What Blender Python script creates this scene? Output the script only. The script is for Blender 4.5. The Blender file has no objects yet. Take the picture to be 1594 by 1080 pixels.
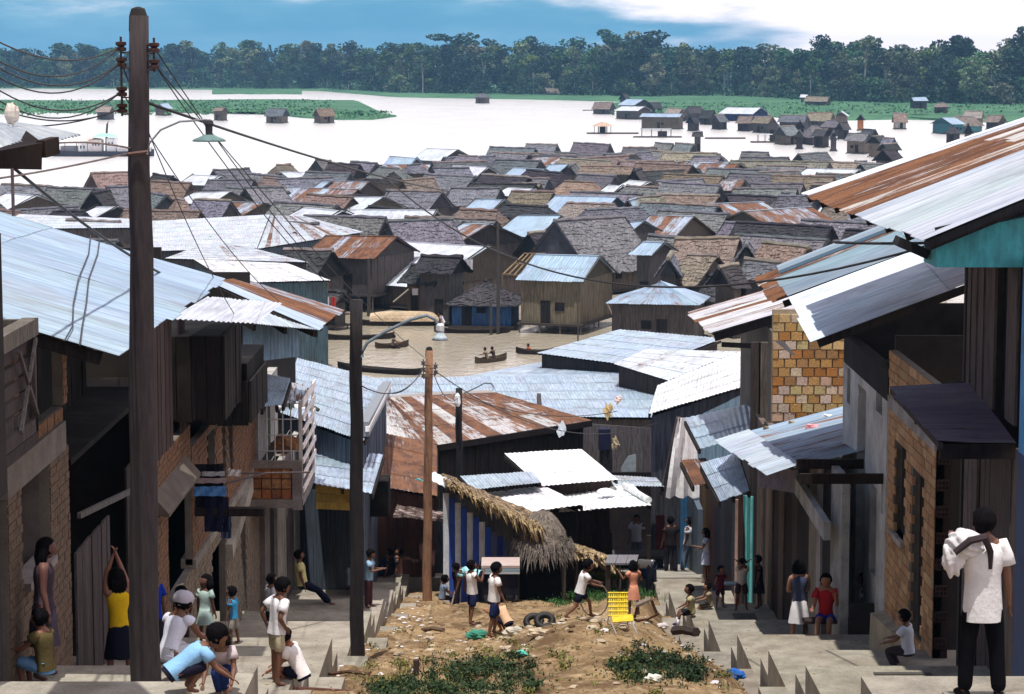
import bpy, bmesh, math, random
import numpy as np
from mathutils import Vector, Matrix
R = random.Random(7)
SC = bpy.context.scene
HAZE_DENSITY = 0.00013
COL = SC.collection
rad = math.radians
# ------------------------------------------------------------------ camera
F = 3764.0            # focal length in pixels of the 1594 px wide photograph (85 mm)
CAM_Z = 20.0          # metres above the river
PITCH = math.atan(450.0 / F)
cam_d = bpy.data.cameras.new('camera')
cam = bpy.data.objects.new('camera', cam_d); COL.objects.link(cam)
cam_d.sensor_width = 36.0; cam_d.lens = 85.0
cam_d.clip_start = 0.5; cam_d.clip_end = 30000
cam.location = (0, 0, CAM_Z); cam.rotation_euler = (math.pi/2 - PITCH, 0, 0)
SC.camera = cam
# ------------------------------------------------------------------ colour management
SC.view_settings.view_transform = 'Standard'
SC.view_settings.look = 'None'
SC.view_settings.exposure = 0.04
SC.view_settings.gamma = 1.0
SC.view_settings.use_curve_mapping = False
# ------------------------------------------------------------------ sky
SUN = Vector((-0.07, -0.20, 0.97)).normalized()
SUN_EL = math.asin(SUN.z); SUN_AZ = math.atan2(SUN.x, SUN.y)
w = bpy.data.worlds.new('World'); SC.world = w; w.use_nodes = True
nt = w.node_tree; nt.nodes.clear(); N = nt.nodes.new; L = nt.links.new
out = N('ShaderNodeOutputWorld'); bg = N('ShaderNodeBackground'); bg.inputs['Strength'].default_value = 0.08
sky = N('ShaderNodeTexSky'); sky.sky_type = 'NISHITA'; sky.sun_disc = False
sky.sun_elevation = SUN_EL; sky.sun_rotation = SUN_AZ; sky.altitude = 100; sky.air_density = 1.0; sky.dust_density = 0.6; sky.ozone_density = 2.0
tc = N('ShaderNodeTexCoord'); sep = N('ShaderNodeSeparateXYZ'); L(tc.outputs['Generated'], sep.inputs[0])
def wmap(src, a, b, c, d):
    m = N('ShaderNodeMapRange'); m.interpolation_type = 'SMOOTHSTEP'
    L(src, m.inputs[0])
    for i, v in enumerate((a, b, c, d)): m.inputs[i+1].default_value = v
    return m.outputs[0]
def wmath(op, a, b):
    m = N('ShaderNodeMath'); m.operation = op; m.use_clamp = False
    for i, v in enumerate((a, b)):
        if isinstance(v, (int, float)): m.inputs[i].default_value = v
        else: L(v, m.inputs[i])
    return m.outputs[0]
mp = N('ShaderNodeMapping'); L(tc.outputs['Generated'], mp.inputs[0]); mp.inputs['Scale'].default_value = (1.0, 1.0, 5.0)
n1 = N('ShaderNodeTexNoise'); L(mp.outputs[0], n1.inputs[0]); n1.inputs['Scale'].default_value = 9.0; n1.inputs['Detail'].default_value = 6; n1.inputs['Roughness'].default_value = .55
n2 = N('ShaderNodeTexNoise'); L(mp.outputs[0], n2.inputs[0]); n2.inputs['Scale'].default_value = 2.2; n2.inputs['Detail'].default_value = 5
# bright cumulus band added above the view to whiten the water, a blue rain-cloud bank lying low along the horizon
high = wmap(sep.outputs['Z'], 0.022, 0.11, 0.0, 1.0)
side = wmap(sep.outputs['X'], -0.03, 0.20, 0.0, 0.50)
f = wmath('ADD', n1.outputs[0], side)
f = wmath('ADD', f, wmath('MULTIPLY', wmap(sep.outputs['Z'], 0.004, 0.03, 0, 1), 0.12))
lowc = wmap(f, 0.60, 0.86, 0.0, 1.0)
light_band = wmath('MULTIPLY', wmap(n2.outputs[0], 0.36, 0.52, 0.35, 1.0), wmap(sep.outputs['Z'], 0.16, 0.38, 1.0, 0.0))   # added cloud band, faded out overhead to keep the shadows dark
cloud = wmath('MAXIMUM', lowc, wmath('MULTIPLY', high, light_band))
bank = N('ShaderNodeMix'); bank.data_type = 'RGBA'; L(wmap(n1.outputs[0], 0.35, 0.7, 0, 1), bank.inputs[0])
bank.inputs[6].default_value = (1.7, 4.9, 7.8, 1); bank.inputs[7].default_value = (3.2, 6.6, 9.2, 1)
mixa = N('ShaderNodeMix'); mixa.data_type = 'RGBA'; L(high, mixa.inputs[0]); L(bank.outputs[2], mixa.inputs[6]); L(sky.outputs[0], mixa.inputs[7])
mixb = N('ShaderNodeMix'); mixb.data_type = 'RGBA'; L(cloud, mixb.inputs[0]); L(mixa.outputs[2], mixb.inputs[6]); mixb.inputs[7].default_value = (15.6, 14.4, 15.2, 1)
L(mixb.outputs[2], bg.inputs[0]); L(bg.outputs[0], out.inputs[0])
# ------------------------------------------------------------------ sun
sd = bpy.data.lights.new('sun', 'SUN'); sd.energy = 5.0; sd.angle = rad(0.6); sd.color = (1.0, 0.955, 0.87)
so = bpy.data.objects.new('sun', sd); COL.objects.link(so); so.rotation_euler = SUN.to_track_quat('Z', 'Y').to_euler()

# ------------------------------------------------------------------ measuring: from a place in the photograph to a place in the world
CP, SP = math.cos(PITCH), math.sin(PITCH)
def ray(px, py):
    u = (px - 797.0) / F; v = (540.0 - py) / F
    return Vector((u, CP + v*SP, -SP + v*CP))
O = Vector((0, 0, CAM_Z))
def W(px, py, D): d = ray(px, py); return O + d*(D/d.y)
def Wz(px, py, z): d = ray(px, py); return O + d*((z-CAM_Z)/d.z)
def Wx(px, py, x): d = ray(px, py); return O + d*(x/d.x)
def pxm(p):           # pixels per metre at a point
    return F / (p.y*CP + (CAM_Z-p.z)*SP)
def lerp(a, b, t): return a + (b-a)*t
def interp(x, xs, ys):
    return float(np.interp(x, xs, ys))
def zc(D): return interp(D, (-10, 0, 21.4, 32.4, 46.6, 65, 83, 100, 115, 128, 150), (19.5, 18.4, 14.3, 11.75, 9.0, 5.8, 2.7, 1.4, .5, -.6, -1.5))
RB = [6, 11.4, 16.4, 21.4, 26.4, 31.4, 36, 41, 47, 53, 59, 66]
LB = [6, 11, 16, 21, 26.5, 32, 37.5, 43.7, 48, 52.6, 57, 61, 66]
def terr(Bk, D, off=0.0):
    for a, b in zip(Bk, Bk[1:]):
        if a <= D < b:
            lv = zc(b) + off
            return lv + (0.5*(zc(a)-zc(b)) if D < a + 1.1 else 0) + 0.02*(b-D)
    return zc(D) + off
def fbm(x, y, s=1.0, seed=0):
    v = 0
    for k, (fx, fy, am) in enumerate(((1, .7, .5), (2.3, 1.9, .25), (4.7, 5.1, .15), (9.1, 8.3, .1))):
        v += am*math.sin(fx*x*s + 1.7*k + seed + 1.3*math.sin(fy*y*s*.9 + k*2.1)) * math.cos(fy*y*s - fx*x*s*.6 + seed*1.3 + k)
    return v
XR, XL = 3.9, -2.85
def gmid(x, D):
    z = zc(D) - 0.38 + 0.17*fbm(x, D, 1.3) + .055*fbm(x+3, D*1.3, 4.5, 2) + .03*fbm(x, D, 9.0, 5)
    z += 0.85*math.exp(-((x-1.1)/1.5)**2 - ((D-36.5)/5.0)**2)
    z += 0.45*math.exp(-((x-3.0)/1.0)**2 - ((D-56)/3.0)**2)
    z -= 0.45*math.exp(-((x-3.6)/.35)**2) if D < 60 else 0
    return z
def gz(x, D):
    if D < 66:
        if x > XR: return terr(RB, D)
        if x < XL: return terr(LB, D, .12)
        return gmid(x, D)
    return zc(D)
def hit(px, py):
    d = ray(px, py); D = 14.0
    while D < 140:
        p = O + d*(D/d.y)
        if p.z <= gz(p.x, D): return Vector((p.x, D, gz(p.x, D)))
        D += 0.05
    return Wz(px, py, 0)

# ------------------------------------------------------------------ materials (procedural; the piece's own colour comes from its object colour)
def newmat(name):
    m = bpy.data.materials.new(name); m.use_nodes = True
    t = m.node_tree; b = t.nodes['Principled BSDF']
    return m, t, b
class G:
    def __init__(s, t): s.t = t
    def n(s, typ, **kw):
        q = s.t.nodes.new(typ)
        for k, v in kw.items():
            if k in q.inputs.keys(): q.inputs[k].default_value = v
            else: setattr(q, k, v)
        return q
    def l(s, a, b): s.t.links.new(a, b)
    def mix(s, fac, a, b, blend='MIX'):
        q = s.t.nodes.new('ShaderNodeMix'); q.data_type = 'RGBA'; q.blend_type = blend
        for i, v in ((0, fac), (6, a), (7, b)):
            if isinstance(v, (int, float)): q.inputs[i].default_value = v
            elif isinstance(v, tuple): q.inputs[i].default_value = (*v, 1) if len(v) == 3 else v
            else: s.l(v, q.inputs[i])
        return q.outputs[2]
    def math(s, op, a, b=0.0, clamp=False):
        q = s.t.nodes.new('ShaderNodeMath'); q.operation = op; q.use_clamp = clamp
        for i, v in enumerate((a, b)):
            if isinstance(v, (int, float)): q.inputs[i].default_value = v
            else: s.l(v, q.inputs[i])
        return q.outputs[0]
    def mr(s, src, a, b, c, d, smooth=True):
        q = s.t.nodes.new('ShaderNodeMapRange'); q.interpolation_type = 'SMOOTHSTEP' if smooth else 'LINEAR'
        s.l(src, q.inputs[0])
        for i, v in enumerate((a, b, c, d)): q.inputs[i+1].default_value = v
        return q.outputs[0]
    def noise(s, vec, scale, detail=4, rough=.55, stretch=None):
        if stretch:
            m = s.t.nodes.new('ShaderNodeMapping'); s.l(vec, m.inputs[0]); m.inputs['Scale'].default_value = stretch; vec = m.outputs[0]
        q = s.n('ShaderNodeTexNoise', Scale=scale, Detail=detail, Roughness=rough); s.l(vec, q.inputs[0]); return q.outputs[0]
    def objvec(s):
        c = s.n('ShaderNodeTexCoord'); o = s.n('ShaderNodeObjectInfo')
        v = s.t.nodes.new('ShaderNodeVectorMath'); v.operation = 'ADD'
        m = s.t.nodes.new('ShaderNodeMath'); m.operation = 'MULTIPLY'; m.inputs[1].default_value = 57.0
        s.l(o.outputs['Random'], m.inputs[0]); s.l(c.outputs['Object'], v.inputs[0]); s.l(m.outputs[0], v.inputs[1])
        return v.outputs[0], o
    def bump(s, b, h, strength=.3, dist=.02):
        q = s.n('ShaderNodeBump', Strength=strength, Distance=dist); s.l(h, q.inputs['Height']); s.l(q.outputs[0], b.inputs['Normal'])
def generic(name, rough=.85, scale=6.0, amt=.35, stretch=None, bump=.3, dist=.01, grime=0.25, spec=.3, fine=60, dirt=(.05, .04, .03), tone=1.0):
    m, t, b = newmat(name); g = G(t); vec, oi = g.objvec()
    a = g.noise(vec, scale, 5, .6, stretch)
    f2 = g.noise(vec, fine, 3, .6, stretch)
    k = g.math('ADD', g.mr(a, .25, .75, (1-amt)*tone, (1+amt*.6)*tone), g.mr(f2, .3, .7, -amt*.35, amt*.35))
    cc = g.n('ShaderNodeCombineColor'); 
    for i in range(3): g.l(k, cc.inputs[i])
    col = g.mix(1.0, oi.outputs['Color'], cc.outputs[0], 'MULTIPLY')
    if grime:
        gr = g.noise(vec, scale*.35, 4, .65)
        col = g.mix(g.mr(gr, .47, .70, 0, grime), col, dirt)
    g.l(col, b.inputs['Base Color']); b.inputs['Roughness'].default_value = rough
    b.inputs['Specular IOR Level'].default_value = spec
    g.bump(b, g.math('ADD', a, g.math('MULTIPLY', f2, .6)), bump, dist)
    return m
M = {}
M['wood'] = generic('weathered_wood', .85, 3, .5, (9, 9, .8), .5, .008, .35, tone=.44, spec=.12)
M['far_wood'] = generic('weathered_boards', .9, 2, .5, (7, 7, .5), .5, .02, .4, tone=.62, spec=.12)
M['brick'] = generic('clay_brick', .9, 14, .45, None, .6, .01, .45, fine=90, tone=.8)
M['plaster'] = generic('old_plaster', .9, 2.2, .3, None, .4, .008, .5, tone=.85)
M['concrete'] = generic('worn_concrete', .92, 2.2, .32, None, .6, .012, .6, fine=30, tone=.9, dirt=(.13, .10, .07))
M['cloth'] = generic('cloth', .95, 7, .10, None, .45, .02, .05, spec=.06, fine=26)
M['paint'] = generic('weathered_paint', .7, 5, .25, (3, 3, .6), .3, .004, .3)
M['iron'] = generic('dark_iron', .6, 8, .3, None, .2, .003, .2)
M['stone'] = generic('stone', .95, 5, .35, None, .6, .02, .3)
M['fur'] = generic('hair', .85, 30, .4, (1, 1, .3), .5, .01, 0, spec=.02)
M['skin'] = generic('skin', .6, 5, .12, None, .1, .003, 0, spec=.35)
M['bark'] = generic('bark', .95, 6, .35, (4, 4, .6), .5, .02, .3)
def mk_metal():
    m, t, b = newmat('corrugated_iron'); g = G(t); oi = g.n('ShaderNodeObjectInfo')
    uv = g.n('ShaderNodeUVMap'); m_ = g.t.nodes.new('ShaderNodeVectorMath'); m_.operation = 'ADD'
    r = g.math('MULTIPLY', oi.outputs['Random'], 91.0); g.l(uv.outputs[0], m_.inputs[0]); g.l(r, m_.inputs[1]); v = m_.outputs[0]
    streak = g.noise(v, 1.0, 5, .62, (13, .75, 1)); blot = g.noise(v, 1.0, 6, .65, (2.0, 1.0, 1)); fine = g.noise(v, 40, 3, .6)
    geo = g.n('ShaderNodeNewGeometry')
    broad = g.noise(geo.outputs['Position'], .45, 4, .6)
    s = g.math('ADD', g.math('MULTIPLY', streak, .55), g.math('ADD', g.math('MULTIPLY', blot, .27), g.math('MULTIPLY', broad, .18)))
    # alpha of the object colour = how rusty this sheet is
    thr = g.mr(oi.outputs['Alpha'], 0, 1, .88, .22, False)
    s = g.math('ADD', g.math('MULTIPLY', g.math('SUBTRACT', s, .5), 1.9), .5)
    rf = g.mr(g.math('ADD', g.math('SUBTRACT', s, thr), g.math('MULTIPLY', fine, .08)), 0.0, .20, 0, 1)
    tint = g.mix(1.0, oi.outputs['Color'], g.mix(g.mr(streak, .3, .7, 0, 1), (.66, .68, .72), (1.1, 1.1, 1.08)), 'MULTIPLY')
    tint = g.mix(g.mr(g.math('ADD', g.math('MULTIPLY', blot, .6), g.math('MULTIPLY', broad, .4)), .47, .66, 0, .55), tint, (.20, .20, .215))
    rust = g.mix(g.mr(blot, .35, .65, 0, 1), (.075, .028, .015), (.205, .088, .040)); rust = g.mix(g.mr(fine, .4, .7, 0, .6), rust, (.05, .022, .015))
    g.l(g.mix(rf, tint, rust), b.inputs['Base Color'])
    g.l(g.mr(rf, 0, 1, .28, 0.0), b.inputs['Metallic'])
    g.l(g.math('ADD', g.mr(rf, 0, 1, .42, .9), g.math('MULTIPLY', blot, .16)), b.inputs['Roughness'])
    g.bump(b, g.math('ADD', blot, g.math('MULTIPLY', fine, .4)), .25, .01)
    return m
M['metal'] = mk_metal()
def mk_thatch():
    m, t, b = newmat('palm_thatch'); g = G(t); vec, oi = g.objvec()
    uv = g.n('ShaderNodeUVMap')
    st = g.noise(uv.outputs[0], 1.0, 4, .8, (9, 2.2, 1)); cl = g.noise(vec, 1.1, 6, .75); fi = g.noise(uv.outputs[0], 1.0, 3, .85, (4.5, 5, 1))
    k = g.math('ADD', g.math('MULTIPLY', g.math('SUBTRACT', st, .5), 3.2), g.math('ADD', g.math('MULTIPLY', g.math('SUBTRACT', fi, .5), 4.2), g.math('MULTIPLY', g.math('SUBTRACT', cl, .5), 2.2)))
    k = g.math('MAXIMUM', g.math('ADD', k, 1.05), .10)
    cc = g.n('ShaderNodeCombineColor')
    for i in range(3): g.l(k, cc.inputs[i])
    g.l(g.mix(1.0, oi.outputs['Color'], cc.outputs[0], 'MULTIPLY'), b.inputs['Base Color']); b.inputs['Roughness'].default_value = .95
    b.inputs['Specular IOR Level'].default_value = .15
    g.bump(b, g.math('ADD', st, fi), .9, .06)
    return m
M['thatch'] = mk_thatch()
def mk_ground(name, a, b_, c, sc=1.0, bump=.6, dist=.04, grass=False):
    m, t, b = newmat(name); g = G(t); geo = g.n('ShaderNodeNewGeometry'); v = geo.outputs['Position']
    n1_ = g.noise(v, .55*sc, 6, .65); n2_ = g.noise(v, 3.2*sc, 5, .7); n3_ = g.noise(v, 22*sc, 3, .7)
    col = g.mix(g.mr(n1_, .38, .62, 0, 1), a, b_); col = g.mix(g.mr(n2_, .45, .7, 0, .85), col, c); col = g.mix(g.mr(n3_, .3, .75, 0, .55), col, tuple(x*.35 for x in b_))
    vor = g.n('ShaderNodeTexVoronoi', Scale=9*sc); g.l(v, vor.inputs[0])
    col = g.mix(g.mr(vor.outputs['Distance'], .0, .16, .55 if not grass else 0, 0), col, tuple(min(1, x*1.9) for x in a))
    g.l(col, b.inputs['Base Color']); b.inputs['Roughness'].default_value = .97; b.inputs['Specular IOR Level'].default_value = .1
    g.bump(b, g.math('ADD', n2_, g.math('MULTIPLY', n3_, .5)), bump, dist)
    return m
M['dirt'] = mk_ground('dirt', (.33, .225, .12), (.13, .080, .042), (.44, .325, .20))
M['meadow'] = mk_ground('meadow', (.075, .185, .10), (.040, .115, .065), (.13, .24, .12), .05, .6, .8, True)
M['forest_floor'] = mk_ground('forest_floor', (.035, .075, .03), (.03, .05, .03), (.05, .09, .04), .05, .6, .8, True)
def mk_water():
    m, t, b = newmat('river_water'); g = G(t); geo = g.n('ShaderNodeNewGeometry'); v = geo.outputs['Position']
    n1_ = g.noise(v, 1.3, 3, .6, (1, .5, 1)); n2_ = g.noise(v, .07, 3, .55, (1, .35, 1)); n3_ = g.noise(v, 5.0, 2, .5, (1, .6, 1))
    sx = g.n('ShaderNodeSeparateXYZ'); g.l(v, sx.inputs[0]); far = g.mr(sx.outputs['Y'], 185, 330, 0, 1)   # silt plus sky glare in the base colour: tan lagoon, near-white open river
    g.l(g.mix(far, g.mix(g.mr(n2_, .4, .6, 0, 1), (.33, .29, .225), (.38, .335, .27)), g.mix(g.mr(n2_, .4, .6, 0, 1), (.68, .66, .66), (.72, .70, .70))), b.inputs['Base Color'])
    b.inputs['Roughness'].default_value = .16; b.inputs['IOR'].default_value = 1.33; b.inputs['Specular IOR Level'].default_value = .8
    g.bump(b, g.math('MULTIPLY', g.math('ADD', g.math('ADD', n1_, g.math('MULTIPLY', n3_, .25)), g.math('MULTIPLY', n2_, 2.0)), g.mr(far, 0, 1, .30, 1.0)), 1.0, .30)
    return m
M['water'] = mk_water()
def mk_leaf(name, tr=.25):
    m, t, b = newmat(name); g = G(t); oi = g.n('ShaderNodeObjectInfo'); geo = g.n('ShaderNodeNewGeometry')
    n = g.noise(geo.outputs['Position'], .22, 4, .6)
    rnd = geo.outputs['Random Per Island']
    col = g.mix(1.0, oi.outputs['Color'], g.mix(g.mr(n, .35, .65, 0, 1), (.65, .7, .75), (1.35, 1.3, 1.1)), 'MULTIPLY')
    col = g.mix(1.0, col, g.mix(rnd, (.6, .65, .7), (1.4, 1.35, 1.2)), 'MULTIPLY')
    g.l(col, b.inputs['Base Color']); b.inputs['Roughness'].default_value = .7; b.inputs['Specular IOR Level'].default_value = .2
    return m
M['leaf'] = mk_leaf('foliage')

# ------------------------------------------------------------------ building meshes
class MB:
    def __init__(s): s.v = []; s.f = []; s.uv = {}; s.mi = []
    def vert(s, p): s.v.append((p[0], p[1], p[2])); return len(s.v)-1
    def face(s, pts, uv=None, mi=0):
        i = [s.vert(p) for p in pts]; s.f.append(i); s.mi.append(mi)
        if uv: s.uv[len(s.f)-1] = uv
    def quadbox(s, b, t):      # bottom ring b, top ring t (same length, counter-clockwise from above)
        n = len(b); i = [s.vert(p) for p in b] + [s.vert(p) for p in t]
        s.f.append(i[:n][::-1]); s.f.append(i[n:]); s.mi += [0, 0]
        for k in range(n):
            s.f.append([i[k], i[(k+1) % n], i[n+(k+1) % n], i[n+k]]); s.mi.append(0)
    def box(s, x0, x1, y0, y1, z0, z1):
        s.quadbox([(x0, y0, z0), (x1, y0, z0), (x1, y1, z0), (x0, y1, z0)], [(x0, y0, z1), (x1, y0, z1), (x1, y1, z1), (x0, y1, z1)])
    def obox(s, c, ax, ay, az):    # centre and three half-axis vectors
        c = Vector(c); r = []
        for sz in (-1, 1):
            for sx, sy in ((-1, -1), (1, -1), (1, 1), (-1, 1)):
                r.append(c + ax*sx + ay*sy + az*sz)
        s.quadbox(r[:4], r[4:])
    def beam(s, a, b, w_, h_):
        a, b = Vector(a), Vector(b); d = b-a; n = d.normalized()
        up = Vector((0, 0, 1)) if abs(n.z) < .95 else Vector((0, 1, 0))
        sx = n.cross(up).normalized(); uz = sx.cross(n).normalized()
        s.obox((a+b)/2, sx*(w_/2), d/2, uz*(h_/2))
    def tube(s, pts, rr, n=8, cap=True):
        pts = [Vector(p) for p in pts]
        if not isinstance(rr, (list, tuple)): rr = [rr]*len(pts)
        prev = None; rings = []
        for k, p in enumerate(pts):
            d = (pts[min(k+1, len(pts)-1)] - pts[max(k-1, 0)]).normalized()
            up = Vector((0, 0, 1)) if abs(d.z) < .95 else Vector((1, 0, 0))
            a = d.cross(up).normalized(); b = a.cross(d).normalized()
            rings.append([s.vert(p + a*(rr[k]*math.cos(2*math.pi*j/n)) + b*(rr[k]*math.sin(2*math.pi*j/n))) for j in range(n)])
        for A, B in zip(rings, rings[1:]):
            for j in range(n): s.f.append([A[j], A[(j+1) % n], B[(j+1) % n], B[j]]); s.mi.append(0)
        if cap and rr[0] > .001: s.f.append(rings[0][::-1]); s.mi.append(0)
        if cap and rr[-1] > .001: s.f.append(rings[-1]); s.mi.append(0)
    def lathe(s, prof, c, n=16, ax=None):
        # prof: (radius, height) list, about the z axis through c
        rings = [[s.vert((c[0]+r_*math.cos(2*math.pi*j/n), c[1]+r_*math.sin(2*math.pi*j/n), c[2]+h)) for j in range(n)] for r_, h in prof]
        for A, B in zip(rings, rings[1:]):
            for j in range(n): s.f.append([A[j], A[(j+1) % n], B[(j+1) % n], B[j]]); s.mi.append(0)
        s.f.append(rings[0][::-1]); s.f.append(rings[-1]); s.mi += [0, 0]
    def ell(s, c, r, n=10, m=7, rot=None, mi=0, fn=None):
        c = Vector(c); rings = []
        for i in range(m+1):
            th = math.pi*i/m; row = []
            for j in range(n):
                ph = 2*math.pi*j/n
                q = Vector((math.sin(th)*math.cos(ph), math.sin(th)*math.sin(ph), math.cos(th)))
                k = fn(q) if fn else 1
                q = Vector((q.x*r[0]*k, q.y*r[1]*k, q.z*r[2]*k))
                if rot: q = rot @ q
                row.append(s.vert(c+q))
                if i in (0, m): row = row*n; break
            rings.append(row)
        for A, B in zip(rings, rings[1:]):
            for j in range(n):
                q = [A[j], B[j], B[(j+1) % n], A[(j+1) % n]]
                u = []
                for x in q:
                    if x not in u: u.append(x)
                s.f.append(u); s.mi.append(mi)
    def build(s, name, mat, parent=None, col=None, smooth=False, origin=None, keep=None):
        v = np.array(s.v, dtype=np.float64)
        if keep is not None: o0 = np.array(keep)
        else:
            o0 = (v.min(0)+v.max(0))/2; o0[2] = v[:, 2].min()
        me = bpy.data.meshes.new(name); me.from_pydata((v-o0).tolist(), [], s.f)
        if s.uv:
            lay = me.uv_layers.new(name='UVMap'); dat = lay.data
            for fi, uvs in s.uv.items():
                ls = me.polygons[fi].loop_start
                for k, q in enumerate(uvs): dat[ls+k].uv = q
        if smooth: me.polygons.foreach_set('use_smooth', [True]*len(me.polygons))
        for m_ in (mat if isinstance(mat, (list, tuple)) else [mat]): me.materials.append(m_)
        if any(s.mi): me.polygons.foreach_set('material_index', s.mi)
        ob = bpy.data.objects.new(name, me); COL.objects.link(ob)
        if parent is not None:
            ob.parent = parent; ob.location = Vector(o0) - wloc(parent)
        else: ob.location = Vector(o0)
        c = col or (.5, .5, .5); ob.color = (*c, 1) if len(c) == 3 else c
        return ob
def wloc(o):
    l_ = Vector(o.location)
    while o.parent is not None: o = o.parent; l_ += Vector(o.location)
    return l_
def tag(o, label=None, cat=None, group=None, kind=None):
    if label: o['label'] = label
    if cat: o['category'] = cat
    if group: o['group'] = group
    if kind: o['kind'] = kind
    return o
def thing(name, label, cat, loc, group=None):
    o = bpy.data.objects.new(name, None); COL.objects.link(o); o.empty_display_size = .2
    o.location = loc; return tag(o, label, cat, group)
def link(o, parent, loc, rot=None, col=None, scale=None, mesh=None, name=None):   # a copy sharing mesh data
    c = o.copy(); COL.objects.link(c)
    c.parent = parent
    c.location = Vector(loc) - (wloc(parent) if parent else Vector((0, 0, 0)))
    if rot is not None: c.rotation_euler = rot
    if col: c.color = (*col, 1) if len(col) == 3 else col
    if scale: c.scale = scale
    return c
def jit(c, a=.12, rnd=R):
    k = 1 + rnd.uniform(-a, a); return tuple(max(.01, x*k*(1+rnd.uniform(-a, a)*.35)) for x in c[:3])
GREY_THATCH = (.112, .113, .128); BROWN_THATCH = (.155, .118, .102); PALE_THATCH = (.185, .158, .142); DARK_THATCH = (.040, .037, .042); STRAW = (.28, .205, .115)
ZINC = (.38, .47, .58); ZINC_BLUE = (.33, .44, .57); ZINC_WHITE = (.57, .61, .68)

def sheet_mesh(mb, a, b, c, d, waves, amp, lift=0.0, rnd=R, seg=4):
    """corrugated sheet: a->b along the eave, d->c along the ridge, ribs run from eave to ridge"""
    a, b, c, d = map(Vector, (a, b, c, d)); nrm = (b-a).cross(d-a).normalized()
    if nrm.z < 0: nrm = -nrm
    n = waves*seg; wid = (b-a).length; ln = (d-a).length
    rows = 2; ring = []
    sag = rnd.uniform(-.01, .01)
    for r_ in range(rows+1):
        t = r_/rows; A = lerp(a, d, t); B = lerp(b, c, t); row = []
        for k in range(n+1):
            u = k/n
            p = lerp(A, B, u) + nrm*(amp*math.sin(2*math.pi*waves*u) + lift + sag*math.sin(math.pi*t))
            row.append(p)
        ring.append(row)
    for r_ in range(rows):
        for k in range(n):
            u0, u1 = k/n*wid, (k+1)/n*wid; v0, v1 = r_/rows*ln, (r_+1)/rows*ln
            mb.face([ring[r_][k], ring[r_][k+1], ring[r_+1][k+1], ring[r_+1][k]], [(u0, v0), (u1, v0), (u1, v1), (u0, v1)])
def sheets(parent, e0, e1, t1, t0, tint=ZINC, rust=.2, sw=.82, sl=2.1, waves=None, streaky=.5, seed=None, cols=None, jitter=1.0):
    """cover a roof plane with separate corrugated sheets; e0-e1 is the eave, t0-t1 the top"""
    rnd = random.Random(seed if seed is not None else R.random())
    e0, e1, t1, t0 = map(Vector, (e0, e1, t1, t0))
    wd = max((e1-e0).length, (t1-t0).length); ln = ((t0-e0).length+(t1-e1).length)/2
    nc = max(1, round(wd/sw)); nr = max(1, round(ln/sl))
    mid = (e0+e1+t0+t1)/4; ppm = pxm(mid)
    if waves is None: waves = 9 if ppm > 75 else (6 if ppm > 32 else 4)
    nrm = (e1-e0).cross(t0-e0).normalized()
    if nrm.z < 0: nrm = -nrm
    colr = [max(0, min(1, rust + rnd.gauss(0, streaky*(.10+rust*.22)))) for _ in range(nc)]
    out_ = []
    for i in range(nc):
        for j in range(nr):
            u0, u1 = i/nc, (i+1)/nc + (.06/wd if i < nc-1 else 0); v0 = max(0, j/nr - (.1/ln if j else 0)); v1 = (j+1)/nr
            def P(u, v): return lerp(lerp(e0, e1, u), lerp(t0, t1, u), v)
            q = [P(u0, v0), P(u1, v0), P(u1, v1), P(u0, v1)]
            off = (e0-t0).normalized()*rnd.uniform(-.0, .09)*jitter if j == 0 else Vector((0, 0, 0))
            q[0] = q[0]+off; q[1] = q[1]+off
            mb = MB(); sheet_mesh(mb, *q, waves, .011 if waves > 5 else .018, lift=.012*j + .007*(i % 2) + rnd.uniform(0, .006), rnd=rnd, seg=4 if waves > 5 else 3)
            rr = max(0, min(1, colr[i] + rnd.gauss(0, .07*streaky)))
            out_.append(mb.build('roof_sheet', M['metal'], parent, (*jit(tint, .09, rnd), rr), smooth=True))
    return out_
def thatch_plane(mb, e0, e1, t1, t0, course=.42, thick=.06, ragged=.16, seg=.45, rnd=R):
    e0, e1, t1, t0 = map(Vector, (e0, e1, t1, t0))
    ln = ((t0-e0).length+(t1-e1).length)/2; wd = max((e1-e0).length, (t1-t0).length, .3)
    nrm = (e1-e0).cross(t0-e0)
    if nrm.length < 1e-6: nrm = (t1-t0).cross(t0-e0)
    nrm = nrm.normalized()
    if nrm.z < 0: nrm = -nrm
    nr = max(2, round(ln/course)); ns = max(2, round(wd/seg))
    dn = ((e0+e1)-(t0+t1)).normalized()
    for j in range(nr):
        v0, v1 = j/nr, min(1, (j+1.25)/nr)
        lo = []; hi = []
        for k in range(ns+1):
            u = k/ns
            lo.append(lerp(lerp(e0, e1, u), lerp(t0, t1, u), v0) + nrm*(thick+rnd.uniform(-.045, .045)) + dn*rnd.uniform(-ragged, ragged))
            hi.append(lerp(lerp(e0, e1, u), lerp(t0, t1, u), v1) + nrm*.02)
        for k in range(ns):
            u0, u1 = k/ns*wd, (k+1)/ns*wd; y0, y1 = v0*ln, v1*ln
            mb.face([lo[k], lo[k+1], hi[k+1], hi[k]], [(u0, y0), (u1, y0), (u1, y1), (u0, y1)])
            under = [lo[k]-nrm*thick*1.2, lo[k+1]-nrm*thick*1.2]
            mb.face([under[0], under[1], lo[k+1], lo[k]], [(u0, y0), (u1, y0), (u1, y0+.1), (u0, y0+.1)])
    # underside
    mb.face([e0, t0, t1, e1], [(0, 0), (0, ln), (wd, ln), (wd, 0)])
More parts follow.
